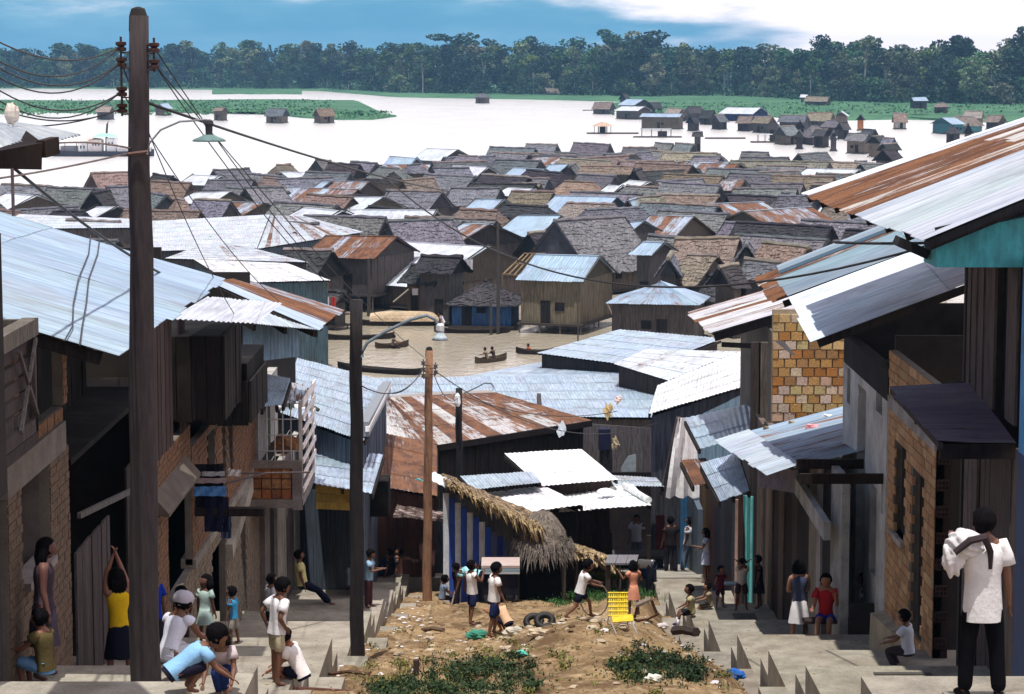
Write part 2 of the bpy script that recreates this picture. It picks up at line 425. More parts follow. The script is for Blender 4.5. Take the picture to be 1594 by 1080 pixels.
# ================================================================== SETTING
# river: one sheet out to the horizon
mb = MB()
xs = [-9000, -1500, -400, 0, 400, 1500, 9000]; ys = [95, 160, 260, 420, 800, 1600, 3200, 12000]
for i in range(len(xs)-1):
    for j in range(len(ys)-1):
        mb.face([(xs[i], ys[j], 0), (xs[i+1], ys[j], 0), (xs[i+1], ys[j+1], 0), (xs[i], ys[j+1], 0)])
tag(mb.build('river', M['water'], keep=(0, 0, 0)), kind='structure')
# hillside under the houses and the dirt lane
mb = MB()
gx = [-160, -90, -50, -30, -20, -12, -7, -5.4, -4.2] + [-2.9+.17*k for k in range(41)] + [4.2, 5, 6.3, 9, 14, 22, 35, 60, 100, 160]
gy = [-60, -30, -10, 0, 6, 12, 18, 22] + [24+.25*k for k in range(175)] + [68, 70, 73, 76, 80, 84, 88, 93, 98, 104, 110, 116, 122, 128, 136, 150]
def ground_z(x, y):
    if XL < x < XR and y < 68: return gmid(x, y)
    z = zc(y) - .75
    ax = abs(x-1)
    if y > 60 and ax > 9: z -= min(6, (ax-9)*.10*(y-60)/25)
    return max(z, -2.5)
G_ = [[(x, y, ground_z(x, y)) for x in gx] for y in gy]
me = bpy.data.meshes.new('ground')
vs = [p for r_ in G_ for p in r_]; nx = len(gx)
me.from_pydata(vs, [], [[j*nx+i, j*nx+i+1, (j+1)*nx+i+1, (j+1)*nx+i] for j in range(len(gy)-1) for i in range(nx-1)])
me.polygons.foreach_set('use_smooth', [True]*len(me.polygons)); me.materials.append(M['dirt'])
ob = bpy.data.objects.new('ground', me); COL.objects.link(ob); tag(ob, kind='structure')

# terraced concrete pavements, one level slab after another, each a metre lower than the last
def pavement(name, Bk, x0, x1, side, off):
    root = thing(name, None, None, ((x0+x1)/2, Bk[0], zc(Bk[0])-2)); root['kind'] = 'structure'
    for a, b in zip(Bk, Bk[1:]):
        if b < 10: continue
        lv = zc(b)+off; hi = lv + .02*(b-a)
        base = min(zc(b), lv) - 1.6
        g_ = .012
        mb = MB(); ya, yb = a+g_, b-g_
        mb.quadbox([(x0, ya, base), (x1, ya, base), (x1, yb, base), (x0, yb, base)], [(x0, ya, hi), (x1, ya, hi), (x1, yb, lv), (x0, yb, lv)])
        mb.build('terrace_slab', M['concrete'], root, jit(CONC, .05))
        st = .5*(zc(a)-zc(b))
        mb = MB(); mb.box(x0, x1, a+.014, a+1.1, hi-.03, hi+st-.02)
        mb.build('step', M['concrete'], root, jit(CONC, .07))
        # stepped kerb walls on the lane side, a little lower, with a gutter between
        for q, (dx, dz, sh) in enumerate(((.12, .60, 1.2),)):
            k0 = (x1 + dx if side < 0 else x0 - dx - .38); k1 = k0 + .38
            mb = MB(); z_ = lv - dz; ya, yb = a + sh, b + sh - .02
            mb.quadbox([(k0, ya, base-1), (k1, ya, base-1), (k1, yb, base-1), (k0, yb, base-1)], [(k0, ya, z_+.12), (k1, ya, z_+.12), (k1, yb, z_), (k0, yb, z_)])
            mb.build('kerb_wall', M['concrete'], root, jit(tuple(c*.92 for c in CONC), .08))
        ry_ = (a+b)/2
    return root
CONC = (.305, .275, .228)
pr_ = pavement('right_pavement', RB, XR, 6.9, 1, 0)
pl_ = pavement('left_pavement', LB, -6.0, XL, -1, .12)
# drain slots and a cover let into the pavement
for (px, py, lx, ly) in ((1405, 1050, .75, .06), (1160, 962, .5, .35)):
    p = hit(px, py); mb = MB(); mb.box(p.x-lx/2, p.x+lx/2, p.y-ly, p.y+ly, p.z-.02, p.z+.012+.004)
    mb.build('drain_cover', M['iron'], pr_, (.06, .055, .05))
mb = MB()    # paved apron where the lane meets the market
mb.quadbox([(3.2, 66, 4.4), (12, 66, 4.4), (12, 84, 1.4), (3.2, 84, 1.4)], [(3.2, 66, zc(66)+.02), (12, 66, zc(66)+.02), (12, 84, zc(84)+.02), (3.2, 84, zc(84)+.02)])
mb.build('street_apron', M['concrete'], None, (.33, .31, .27))['kind'] = 'structure'
mb = MB()
mb.quadbox([(-6, 66, 4.4), (-2.0, 66, 4.4), (-2.0, 80, 2.4), (-6, 80, 2.4)], [(-6, 66, zc(66)+.02), (-2.0, 66, zc(66)+.02), (-2.0, 80, zc(80)+.02), (-6, 80, zc(80)+.02)])
mb.build('street_apron', M['concrete'], None, (.30, .29, .26))['kind'] = 'structure'

# far bank
BX = (-2500, -100, 250, 500, 620, 800, 1060, 1250, 1400, 1594, 1900, 4000); BY = (136, 137, 138, 141, 151, 154, 160, 176, 186, 190, 196, 205)
def bank_D(px): return 20*F/(interp(px, BX, BY)-90)
mb = MB(); pxs = list(range(-2400, 4000, 25)); rows = [(0, -.6), (6, .25), (25, .8), (70, 1.0), (360, 1.4), (900, 3), (2500, 6)]
grid = []
for px in pxs:
    D0 = bank_D(px) + 8*fbm(px*.02, 1, 1.0) ; u = (px-797)/F; col_ = []
    for dd, z in rows: D = D0+dd; col_.append((u*D*1.0, D, z + (.35*fbm(px*.05, dd, .3) if dd > 5 else 0)))
    grid.append(col_)
for a, b in zip(grid, grid[1:]):
    for k in range(len(rows)-1): mb.face([a[k], b[k], b[k+1], a[k+1]])
tag(mb.build('far_bank', M['meadow'], keep=(0, 0, 0)), kind='structure')
# floating meadows lying in the river
def meadow(name, poly, h):
    mb = MB(); c = sum((Wz(x, y, 0) for x, y in poly), Vector())/len(poly); P = [Wz(x, y, -.1) for x, y in poly]
    rings = [P]
    for t, z in ((.015, h*.7), (.10, h), (.45, h*1.15)):
        rings.append([Vector((lerp(p.x, c.x, t), lerp(p.y, c.y, t), z + .15*fbm(p.x*.3, p.y*.2, 1))) for p in P])
    n = len(P)
    for A, B in zip(rings, rings[1:]):
        for k in range(n): mb.face([A[k], A[(k+1) % n], B[(k+1) % n], B[k]])
    mb.face(rings[-1])
    return tag(mb.build(name, M['meadow'], keep=(0, 0, 0)), kind='structure')
def edge(x0, x1, y, amp, n, seed): return [(lerp(x0, x1, k/(n-1)), y + amp*fbm(k*.9, seed, 1.3)) for k in range(n)]
meadow('river_meadow', edge(-900, 560, 175, 3, 40, 1) + [(612, 183)] + edge(560, -900, 158, 3, 40, 2), .9)
meadow('river_meadow', [(420, 178), (470, 184), (520, 187), (580, 187), (618, 182), (575, 175), (500, 170), (440, 171)], .8)
meadow('river_meadow', edge(330, 470, 147, 1, 8, 5) + edge(470, 330, 141, 1, 8, 4), .8)
meadow('river_meadow', [(930, 163), (990, 176), (1100, 178), (1180, 181), (1240, 186), (1320, 188), (1420, 186), (1500, 190), (1700, 196), (1700, 182), (1400, 174), (1200, 168), (1000, 158)], .7)

# leafy things ------------------------------------------------------
def leaf_quad(mb, c, s_, rnd):
    a = Vector((rnd.gauss(0, 1), rnd.gauss(0, 1), rnd.gauss(0, .6))).normalized(); b = Vector((rnd.gauss(0, 1), rnd.gauss(0, 1), rnd.gauss(0, 1)))
    b = (b - a*b.dot(a)).normalized(); c = Vector(c)
    mb.face([c-a*s_, c-b*s_*.7, c+a*s_, c+b*s_*.7])
def crown(mb, lobes, n, s_, rnd):
    for (c, r_) in lobes:
        for _ in range(n):
            q = Vector((rnd.gauss(0, 1), rnd.gauss(0, 1), rnd.gauss(0, 1))).normalized()
            k = rnd.uniform(.72, 1.06)
            p = Vector((c[0]+q.x*r_[0]*k, c[1]+q.y*r_[1]*k, c[2]+q.z*r_[2]*k))
            leaf_quad(mb, p, s_*rnd.uniform(.6, 1.4), rnd)
TREE_PROTO = []
def tree_proto(seed, style):
    rnd = random.Random(seed); mb = MB(); tr = MB(); lobes = []
    H = 27 if style != 'low' else 12
    base = {'dome': .22, 'tall': .45, 'low': .10, 'thin': .40, 'flat': .62}[style]
    Wd = {'dome': 7.0, 'tall': 6.0, 'low': 6.5, 'thin': 4.5, 'flat': 8.5}[style]
    nl = {'dome': 20, 'tall': 14, 'low': 11, 'thin': 9, 'flat': 10}[style]
    tr.tube([(0, 0, 0), (rnd.uniform(-.3, .3), 0, H*.35), (rnd.uniform(-.6, .6), rnd.uniform(-.5, .5), H*.72)], [.42, .3, .16], 6)
    for k in range(nl):
        t = rnd.uniform(base, .93); a = rnd.uniform(0, 6.28)
        env = math.sin(min(1, (1-t)/(1-base)*.9+.12)*math.pi*.5)**.7 if style != 'flat' else 1
        d = Wd*env*rnd.uniform(.25, .85)
        c = (d*math.cos(a), d*math.sin(a), t*H); r_ = rnd.uniform(.9, 1.5)*(2.2 if style != 'thin' else 1.6)
        lobes.append((c, (r_*1.15, r_*1.15, r_*(.75 if style != 'flat' else .5))))
        st = Vector((0, 0, H*rnd.uniform(base*.75, base+.1))); tr.tube([st, lerp(st, Vector(c), .5)+Vector((0, 0, .6)), Vector(c)], [.16, .1, .05], 4, cap=False)
    crown(mb, lobes, 95 if style != 'thin' else 45, .62, rnd)
    return mb, tr
def make_tree(pr, label, group, loc, s_, colr, bark):
    t = thing('tree', label, 'tree', loc, group)
    if 'crown' not in pr:
        c = pr['mb'].build('crown', M['leaf'], None, keep=(0, 0, 0)); k = pr['tr'].build('trunk', M['bark'], None, keep=(0, 0, 0)); pr['crown'] = c; pr['trunk'] = k
        c.parent = t; k.parent = t
    else:
        c = pr['crown'].copy(); k = pr['trunk'].copy(); COL.objects.link(c); COL.objects.link(k); c.parent = t; k.parent = t
    c.location = (0, 0, 0); k.location = (0, 0, 0)
    c.color = (*colr, 1); k.color = (*bark, 1)
    t.scale = s_; t.rotation_euler = (0, 0, R.uniform(0, 6.28))
    return t
STY = ['dome', 'dome', 'dome', 'tall', 'tall', 'low', 'low', 'thin', 'flat']
PRO = []
for i, s_ in enumerate(STY):
    a, b = tree_proto(100+i, s_); PRO.append({'mb': a, 'tr': b, 'style': s_})
by_style = lambda *s_: [p for p in PRO if p['style'] in s_]
GREENS = [(.026, .068, .042), (.020, .052, .040), (.040, .088, .042), (.013, .034, .028), (.060, .105, .042), (.105, .135, .085)]
def top_y(px): return interp(px, (-400, 0, 120, 250, 400, 480, 560, 700, 800, 860, 1000, 1100, 1200, 1300, 1400, 1594, 2000), (78, 74, 76, 74, 72, 66, 70, 68, 66, 68, 66, 70, 76, 72, 68, 74, 70))
def zone(px):
    return ('left of the tall pole' if px < 200 else 'just right of the tall pole' if px < 400 else 'above the river meadow tip' if px < 600 else 'left of the middle' if px < 780 else 'right of the middle' if px < 960 else 'above the long raft houses' if px < 1200 else 'above the raft cluster' if px < 1400 else 'above the big white roof')
def off(px): return interp(px, (0, 450, 560, 1000, 1150, 1594), (12, 25, 85, 105, 230, 230))
def forest():
    n = 0
    # named emergent trees, seen one by one
    special = [
        (1275, 52, 5, 'tall', 'tall dark tree with a rounded crown rising above the treeline, right of the middle', GREENS[3], 60),
        (1490, 52, 5, 'dome', 'broad dark emergent tree above the treeline on the right', GREENS[3], 60),
        (1588, 40, 5, 'tall', 'tallest tree at the right edge of the treeline', GREENS[3], 50),
        (822, 84, 0, 'flat', 'pale yellow green flat topped tree among dark trees across the river', (.16, .22, .07), 14),
        (556, 92, 0, 'flat', 'pale green bushy tree at the water edge, left of the middle', (.10, .16, .07), 12),
        (1343, 45, 0, 'thin', 'tall thin bare branched tree standing above the treeline', (.12, .15, .10), 18),
        (985, 56, 4, 'tall', 'tall tree poking above the treeline near the middle', GREENS[1], 40),
        (1310, 62, 4, 'flat', 'flat crowned tree rising behind the low treeline on the right', GREENS[2], 50),
        (495, 66, 4, 'dome', 'large dark domed tree on the far bank left of the middle', GREENS[3], 24),
        (665, 74, 4, 'dome', 'broad dark round tree on the far bank near the little house', GREENS[0], 20),
        (1150, 118, 0, 'low', 'bright green bush at the edge of the right hand meadow', (.07, .15, .04), 8),
        (1060, 58, 4, 'thin', 'feathery thin crowned tree above the treeline near the middle', GREENS[5], 30)]
    for px, py, _, sty, lab, colr, back in special:
        D = bank_D(px) + back + 12 + off(px); u = (px-797)/F; z1 = 20 - (py-90)*D/F; s0 = max(.25, (z1-1)/(27 if sty != 'low' else 12))
        pr = R.choice(by_style(sty)); make_tree(pr, lab, None, (u*D, D, 1.0), (s0, s0, s0), colr, (.16, .15, .13) if sty != 'thin' else (.35, .34, .30))
    rows_ = [(6, 58, .42, .85, ('low', 'dome', 'low', 'dome', 'thin')), (22, 66, .65, 1.0, ('dome', 'dome', 'thin', 'low')), (48, 60, .80, 1.08, ('dome', 'tall', 'dome', 'flat')), (85, 60, .84, 1.26, ('dome', 'tall', 'flat', 'thin'))]
    for ri, (back, cnt, h0, h1, sts) in enumerate(rows_):
        for k in range(cnt):
            px = -60 + (1714)*(k+R.uniform(.1, .9))/cnt
            u = (px-797)/F; D = bank_D(px) + back + R.uniform(-6, 10) + off(px)
            z1 = 20 - (top_y(px)-90+5*fbm(px*.021, 2.0, 1.0))*D/F
            pr = R.choice(by_style(*sts)); Hn = 27 if pr['style'] != 'low' else 12
            hh = (z1-1)*R.uniform(h0, h1)*(1 if pr['style'] != 'low' else .55)
            s0 = hh/Hn; sw_ = s0*R.uniform(.9, 1.55) if pr['style'] != 'low' else s0*1.1
            colr = jit(R.choice(GREENS[:5]) if R.random() > .2 else GREENS[5], .38)
            bk = (.07, .065, .06) if R.random() > .35 else (.45, .44, .40)
            rowname = ['foremost row of the forest', 'second row of the forest', 'third row of the forest', 'hindmost row of the forest'][ri]
            make_tree(pr, 'dark green tree, ' + rowname + ', ' + zone(px), 'rainforest trees in the ' + rowname, (u*D, D, .9), (sw_, sw_, s0), colr, bk)
    # the wood behind, one mass
    mb = MB(); rnd = random.Random(5)
    for k in range(620):
        px = rnd.uniform(-500, 2100); u = (px-797)/F; D = bank_D(px) + rnd.uniform(75, 260) + off(px); z1 = 20 - (top_y(px)-90)*D/F
        r_ = rnd.uniform(4.5, 7.5)
        for _ in range(3):
            c = (u*D+rnd.uniform(-6, 6), D+rnd.uniform(-5, 5), (z1-r_*.7)*rnd.uniform(.12, 1.0)); crown(mb, [(c, (r_, r_, r_*.75))], 46, 1.15, rnd)
    tag(mb.build('distant_forest', M['leaf'], None, (.016, .038, .030), keep=(0, 0, 0)), 'dense rainforest canopy filling in behind the rows of trees across the river', 'forest', kind='stuff')
    mb = MB()    # undergrowth along the bank
    for k in range(1500):
        px = rnd.uniform(-100, 1700); u = (px-797)/F; D = bank_D(px) + rnd.uniform(0, 55) + off(px)
        r_ = rnd.uniform(1.4, 3.0) if k % 2 else rnd.uniform(3.0, 5.5); crown(mb, [((u*D, D, .8+r_*.5), (r_*1.3, r_, r_*1.1))], 22, .6, rnd)
    tag(mb.build('undergrowth', M['leaf'], None, (.022, .056, .032), keep=(0, 0, 0)), 'tangled green undergrowth along the foot of the far treeline', 'undergrowth', kind='stuff')
forest()
# reeds along the floating meadows
mb = MB(); rnd = random.Random(11)
for k in range(1500):
    if k % 3: px = rnd.uniform(-20, 600); py = rnd.uniform(158, 180) if px < 520 else rnd.uniform(176, 185)
    else: px = rnd.uniform(950, 1600); py = rnd.uniform(162, 180)
    p = Wz(px, py, .5)
    for _ in range(4): leaf_quad(mb, (p.x+rnd.uniform(-2, 2), p.y+rnd.uniform(-2, 2), .8+rnd.uniform(0, .8)), rnd.uniform(.3, .7), rnd)
tag(mb.build('reeds', M['leaf'], None, (.06, .16, .085), keep=(0, 0, 0)), 'green water reeds and grass standing in the floating river meadows', 'reeds', kind='stuff')
# ================================================================== THE FLOATING VILLAGE
ORD = 'first second third fourth fifth sixth seventh eighth ninth tenth eleventh twelfth thirteenth fourteenth fifteenth sixteenth seventeenth eighteenth nineteenth twentieth'.split()
KN = {'t': ('grey thatched', 'thatch'), 'b': ('brown thatched', 'thatch'), 'p': ('pale thatched', 'thatch'), 'd': ('dark thatched', 'thatch'),
      'm': ('pale iron roofed', 'metal'), 'n': ('blue iron roofed', 'metal'), 'r': ('rusty roofed', 'metal')}
TC = {'t': GREY_THATCH, 'b': BROWN_THATCH, 'p': PALE_THATCH, 'd': DARK_THATCH, 'm': ZINC_WHITE, 'n': ZINC_BLUE, 'r': ZINC}
POST = None
def post_at(parent, p, h, r_=.07, colr=(.10, .085, .07), name='post'):
    global POST
    if POST is None:
        mb = MB(); mb.tube([(0, 0, 0), (0, 0, 1)], 1.0, 6); POST = mb.build(name, M['bark'], parent, colr, keep=(0, 0, 0))
        POST.location = Vector(p)-wloc(parent); POST.scale = (r_, r_, h); return POST
    c = link(POST, parent, p, col=colr, scale=(r_, r_, h)); c.name = name; return c
def board_wall(mb, A, B, z0, z1a, z1b, rnd, bw=.24, depth=.03, gaps=.03):
    """vertical boards between two plan points; the top runs from z1a to z1b"""
    A = Vector((A[0], A[1], 0)); B = Vector((B[0], B[1], 0)); L_ = (B-A).length; n = max(1, round(L_/bw)); d = (B-A)/n; nr = Vector((d.y, -d.x, 0)).normalized()
    for k in range(n):
        a = A + d*k; b = A + d*(k+1-gaps); o = nr*rnd.uniform(0, depth); t0 = lerp(z1a, z1b, k/n); t1 = lerp(z1a, z1b, (k+1)/n); zz = z0 - rnd.uniform(0, .08)
        q = [a+o, b+o, b+o-nr*.03, a+o-nr*.03]
        q = [q[3], q[2], q[1], q[0]] if nr.y > 0 else q
        mb.quadbox([(p.x, p.y, zz) for p in q], [(q[0].x, q[0].y, t0), (q[1].x, q[1].y, t1), (q[2].x, q[2].y, t1), (q[3].x, q[3].y, t0)])
def hut(label, px0, px1, py, drop, kind, side='R', zr=5.2, rot=None, length=None, pitch=None, hip=0, wallc=None, group=None, base=.35, tint=None, rust=None, open_=False, over=.55, xt=None, gabled=True, cat='hut', rise=None):
    mid = Wz((px0+px1)/2, py, zr); k = pxm(mid)
    th = kind in 'tbpd'
    if th and not hip and zr > 4 and py < 330 and R.random() < .22: hip = R.uniform(.35, .7)
    if rot is None: rot = {'R': -33, 'L': 33, 'F': 72, 'G': 102, 'N': -7}[side] + R.uniform(-13, 13)
    a = rad(rot); X = Vector((math.cos(a), math.sin(a), 0)); Y = Vector((-math.sin(a), math.cos(a), 0))
    pit = rad(pitch if pitch else (41 if th else 20))
    if rise is None: rise = min(max(drop/k*(1.3 if zr > 3.4 else 1), 1.0), zr-base-1.5 if zr > 3.4 else zr*.55)
    if side in 'FG':
        wd2 = (px1-px0)/k/2; Lh = (length or 6.5)/2; rise = min(rise, zr-base-.6); 
    else:
        Lh = (px1-px0)/k/abs(math.cos(a))/2; wd2 = rise/math.tan(pit)
        if length: Lh = length/2
    c = Vector((mid.x, mid.y, 0))
    if side in 'FG': c = c + X*(Lh if X.y > 0 else -Lh)
    ze = zr-rise
    t = thing('hut', label, cat, (c.x, c.y, 0), group)
    def P(x, y, z): q = c + X*x + Y*y; return Vector((q.x, q.y, z))
    colr = tint or TC[kind]
    hp = hip*wd2
    E = [P(-Lh, -wd2, ze), P(Lh, -wd2, ze), P(Lh, wd2, ze), P(-Lh, wd2, ze)]
    Rg = [P(-Lh+hp, 0, zr-R.uniform(0, .35)), P(Lh-hp, 0, zr-R.uniform(0, .35))]
    if th:
        mb = MB(); cs = .42 if k > 14 else .6
        sg = .42 if k > 14 else .7
        thatch_plane(mb, E[0], E[1], Rg[1], Rg[0], course=cs, seg=sg); thatch_plane(mb, E[2], E[3], Rg[0], Rg[1], course=cs, seg=sg)
        if hip:
            thatch_plane(mb, E[1], E[2], Rg[1], Rg[1], course=cs, seg=sg); thatch_plane(mb, E[3], E[0], Rg[0], Rg[0], course=cs, seg=sg)
        rf = mb.build('roof', M['thatch'], t, jit(colr, .26))
        mb = MB(); n_ = max(4, int((Rg[1]-Rg[0]).length/.6)); pts = [lerp(Rg[0], Rg[1], q/n_)+Vector((0, 0, .06+R.uniform(-.05, .05))) for q in range(n_+1)]
        mb.tube(pts, [R.uniform(.14, .22) for _ in pts], 6)
        rc = mb.build('ridge_cap', M['thatch'], rf, jit(colr if R.random() < .75 else PALE_THATCH, .18))
    else:
        ru = rust if rust is not None else (.75 if kind == 'r' else .12)
        sw = 1.0 if k < 17 else .85
        sheets(t, E[0], E[1], Rg[1], Rg[0], colr, ru, sw=sw, sl=6 if k < 17 else 2.4)
        sheets(t, E[2], E[3], Rg[0], Rg[1], colr, ru, sw=2.4, sl=6)
        if hip:
            sheets(t, E[1], E[2], Rg[1]+Y*.1, Rg[1]-Y*.1, colr, ru, sw=1.2, sl=6); sheets(t, E[3], E[0], Rg[0]-Y*.1, Rg[0]+Y*.1, colr, ru, sw=1.2, sl=6)
        mb = MB(); mb.beam(Rg[0]+Vector((0, 0, .03)), Rg[1]+Vector((0, 0, .03)), .3, .05); mb.build('ridge_cap', M['metal'], t, (*jit(colr, .1), ru*.7))
    # gable ends
    wc = wallc or R.choice([(.17, .14, .12), (.13, .12, .12), (.22, .18, .15), (.11, .10, .105)])
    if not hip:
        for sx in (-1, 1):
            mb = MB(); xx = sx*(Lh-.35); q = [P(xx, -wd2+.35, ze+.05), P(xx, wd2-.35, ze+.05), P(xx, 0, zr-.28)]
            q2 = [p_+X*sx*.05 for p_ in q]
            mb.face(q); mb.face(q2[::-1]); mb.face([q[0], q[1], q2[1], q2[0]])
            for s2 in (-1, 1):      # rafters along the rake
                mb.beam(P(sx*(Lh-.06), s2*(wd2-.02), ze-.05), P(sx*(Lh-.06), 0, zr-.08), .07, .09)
            mb.build('gable', M['far_wood'] if not th else M['thatch'], t, jit(tuple(x*.55 for x in wc) if not th else tuple(x*.38 for x in colr), .15))  # shade on the gable end is put into its darker colour
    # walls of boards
    wx, wy = Lh-over, max(.5, wd2-over); zt = ze + .08
    rnd = random.Random(R.random())
    for (A_, B_, nm) in ((P(-wx, -wy, 0), P(wx, -wy, 0), 'wall'), (P(wx, -wy, 0), P(wx, wy, 0), 'wall'), (P(wx, wy, 0), P(-wx, wy, 0), 'wall'), (P(-wx, wy, 0), P(-wx, -wy, 0), 'wall')):
        if open_ and nm == 'wall' and A_.y < c.y: continue
        if k < 17:
            mb = MB(); d_ = (B_-A_).normalized(); n_ = Vector((d_.y, -d_.x, 0))
            mb.obox((A_+B_)/2+Vector((0, 0, (base+zt)/2)), d_*((B_-A_).length/2), n_*.03, Vector((0, 0, (zt-base)/2)))
        else:
            mb = MB(); board_wall(mb, A_, B_, base, zt, zt, rnd)
        mb.build(nm, M['far_wood'], t, jit(wc, .14))
    mb = MB(); dx = R.uniform(-wx*.5, wx*.4); q = P(dx, -wy-.035, 0)
    mb.obox(Vector((q.x, q.y, base+.85)), X*.38, Y*.02, Vector((0, 0, .82))); mb.build('door', M['far_wood'], t, (.03, .027, .028))
    if wx > 1.6:
        q = P(dx+(1.1 if dx < 0 else -1.1), -wy-.035, 0); mb = MB(); mb.obox(Vector((q.x, q.y, base+1.25)), X*.36, Y*.02, Vector((0, 0, .3))); mb.build('window', M['far_wood'], t, (.025, .024, .03))
    mb = MB(); q = P(0, 0, base-.08); mb.obox(q, X*(wx+.25), Y*(wy+.25), Vector((0, 0, .08))); mb.build('floor_deck', M['far_wood'], t, (.09, .075, .065))
    nps = 3 if k < 17 else 4
    for i in range(nps):
        for sy in (-1, 1):
            q = P(lerp(-wx-.1, wx+.1, i/(nps-1)), sy*(wy+.12), -.9); post_at(t, q, base+.9 if not open_ else zt+.9)
    return t
VILLAGE = [   # ridge left px, ridge right px, ridge py, eave drop px, kind, side turned to us
 (-12, 95, 287, 14, 't', 'R'), (5, 62, 300, 18, 'm', 'R'), (145, 214, 268, 22, 'b', 'L'), (70, 150, 290, 25, 't', 'R'), (168, 206, 291, 24, 't', 'L'), (120, 166, 297, 24, 'd', 'F'),
 (148, 186, 318, 16, 'm', 'R'), (72, 142, 327, 15, 'd', 'R'), (100, 190, 340, 14, 'p', 'R'), (236, 272, 271, 12, 'd', 'R'), (232, 300, 283, 20, 'b', 'R'), (225, 262, 300, 24, 't', 'R'), (262, 300, 309, 22, 'b', 'L'),
 (298, 346, 270, 12, 'm', 'R'), (334, 386, 262, 15, 't', 'L'), (417, 466, 254, 24, 'b', 'L'), (322, 398, 278, 14, 't', 'R'), (402, 434, 275, 14, 'b', 'L'), (300, 362, 296, 14, 'm', 'R'), (384, 438, 291, 42, 't', 'L'), (300, 362, 311, 22, 't', 'R'),
 (492, 514, 248, 15, 't', 'L'), (510, 562, 254, 18, 'd', 'R'), (545, 588, 251, 20, 't', 'R'), (500, 516, 281, 20, 'n', 'R'), (518, 576, 281, 19, 'r', 'R'), (475, 552, 304, 14, 'b', 'R'), (545, 600, 304, 16, 'm', 'R'), (470, 536, 322, 16, 'm', 'R'), (540, 682, 322, 24, 'm', 'R'),
 (664, 714, 231, 13, 'm', 'R'), (606, 650, 243, 12, 'n', 'N'), (700, 757, 242, 18, 't', 'R'), (762, 834, 229, 16, 't', 'R'), (819, 868, 224, 16, 't', 'R'), (766, 824, 237, 22, 't', 'R'), (772, 842, 248, 18, 't', 'R'), (834, 882, 242, 12, 'r', 'R'), (856, 886, 254, 12, 'n', 'R'),
 (704, 762, 257, 11, 'm', 'R'), (674, 730, 261, 28, 't', 'L'), (800, 850, 261, 20, 'n', 'R'), (750, 824, 273, 16, 'd', 'R'), (630, 658, 255, 11, 't', 'L'), (580, 632, 259, 14, 't', 'R'), (596, 624, 268, 13, 'd', 'L'), (626, 676, 277, 26, 'b', 'L'), (606, 690, 296, 20, 't', 'R'), (790, 834, 290, 8, 'm', 'R'), (796, 862, 297, 18, 'b', 'R'),
 (702, 780, 291, 22, 't', 'R'), (740, 786, 307, 14, 'n', 'R'), (772, 864, 318, 16, 'd', 'R'), (806, 874, 333, 38, 'n', 'R'), (706, 786, 326, 18, 'b', 'R'), (722, 766, 345, 26, 'r', 'R'), (604, 704, 341, 60, 't', 'L'),
 (893, 950, 222, 20, 't', 'R'), (970, 1022, 229, 22, 't', 'R'), (1020, 1048, 222, 20, 't', 'R'), (1052, 1080, 223, 18, 't', 'R'), (962, 1000, 239, 13, 'd', 'R'), (862, 960, 247, 14, 'p', 'R'), (872, 898, 256, 13, 't', 'F'), (905, 986, 258, 10, 'b', 'R'), (992, 1076, 254, 24, 'b', 'R'), (1080, 1122, 242, 26, 't', 'R'),
 (900, 958, 271, 17, 't', 'R'), (968, 1004, 263, 22, 'd', 'F'), (862, 942, 280, 24, 'b', 'R'), (946, 970, 286, 13, 'm', 'R'), (980, 1012, 279, 9, 'm', 'R'), (968, 1036, 288, 16, 't', 'R'), (1032, 1120, 285, 36, 't', 'R'), (1124, 1160, 279, 12, 'r', 'R'), (864, 960, 305, 26, 'n', 'R'), (960, 994, 308, 22, 'n', 'F'), (986, 1036, 305, 13, 'p', 'R'),
 (1012, 1080, 334, 30, 'r', 'R'), (976, 1004, 342, 15, 'n', 'R'), (1000, 1036, 374, 12, 'n', 'R'), (884, 952, 337, 70, 't', 'L'), (1052, 1150, 369, 38, 'b', 'R'),
 (1155, 1196, 236, 13, 't', 'R'), (1240, 1290, 237, 16, 't', 'L'), (1142, 1286, 249, 32, 'p', 'R'), (1140, 1242, 268, 28, 't', 'R'), (1336, 1386, 254, 12, 't', 'L'), (1372, 1396, 232, 14, 'd', 'L'), (1172, 1250, 301, 36, 't', 'F'), (1212, 1268, 303, 28, 't', 'R'), (1150, 1290, 347, 26, 'd', 'R'), (1286, 1350, 318, 40, 'b', 'R'),
 (1190, 1256, 380, 20, 'b', 'R'), (1072, 1116, 396, 34, 'p', 'R'), (1140, 1184, 380, 26, 't', 'F'), (1020, 1060, 402, 22, 't', 'F'), (1118, 1150, 412, 26, 'd', 'L'), (440, 520, 388, 32, 'd', 'R'), (655, 720, 398, 20, 'd', 'R'), (1160, 1215, 402, 24, 't', 'R')]
PATCH = {19: dict(zr=5.2), 29: dict(rise=1.6, pitch=20, rot=-12), 56: dict(zr=6.0, rise=4.0, pitch=46, rot=34), 81: dict(zr=6.4, rise=4.5, pitch=46, rot=46, length=9), 73: dict(zr=5.6, rise=3.0), 53: dict(zr=5.0, rise=1.9, pitch=24), 74: dict(zr=5.4)}
occ = []
rowsv = {}
for i, h_ in enumerate(VILLAGE): rowsv.setdefault(min(6, int((h_[2]-222)/24)), []).append(i)
RN = ['hindmost row beside the open river', 'second row from the open river', 'third row from the open river', 'fourth row from the open river', 'fifth row from the open river', 'sixth row from the open river', 'rows beside the brown lagoon']
lab_of = {}
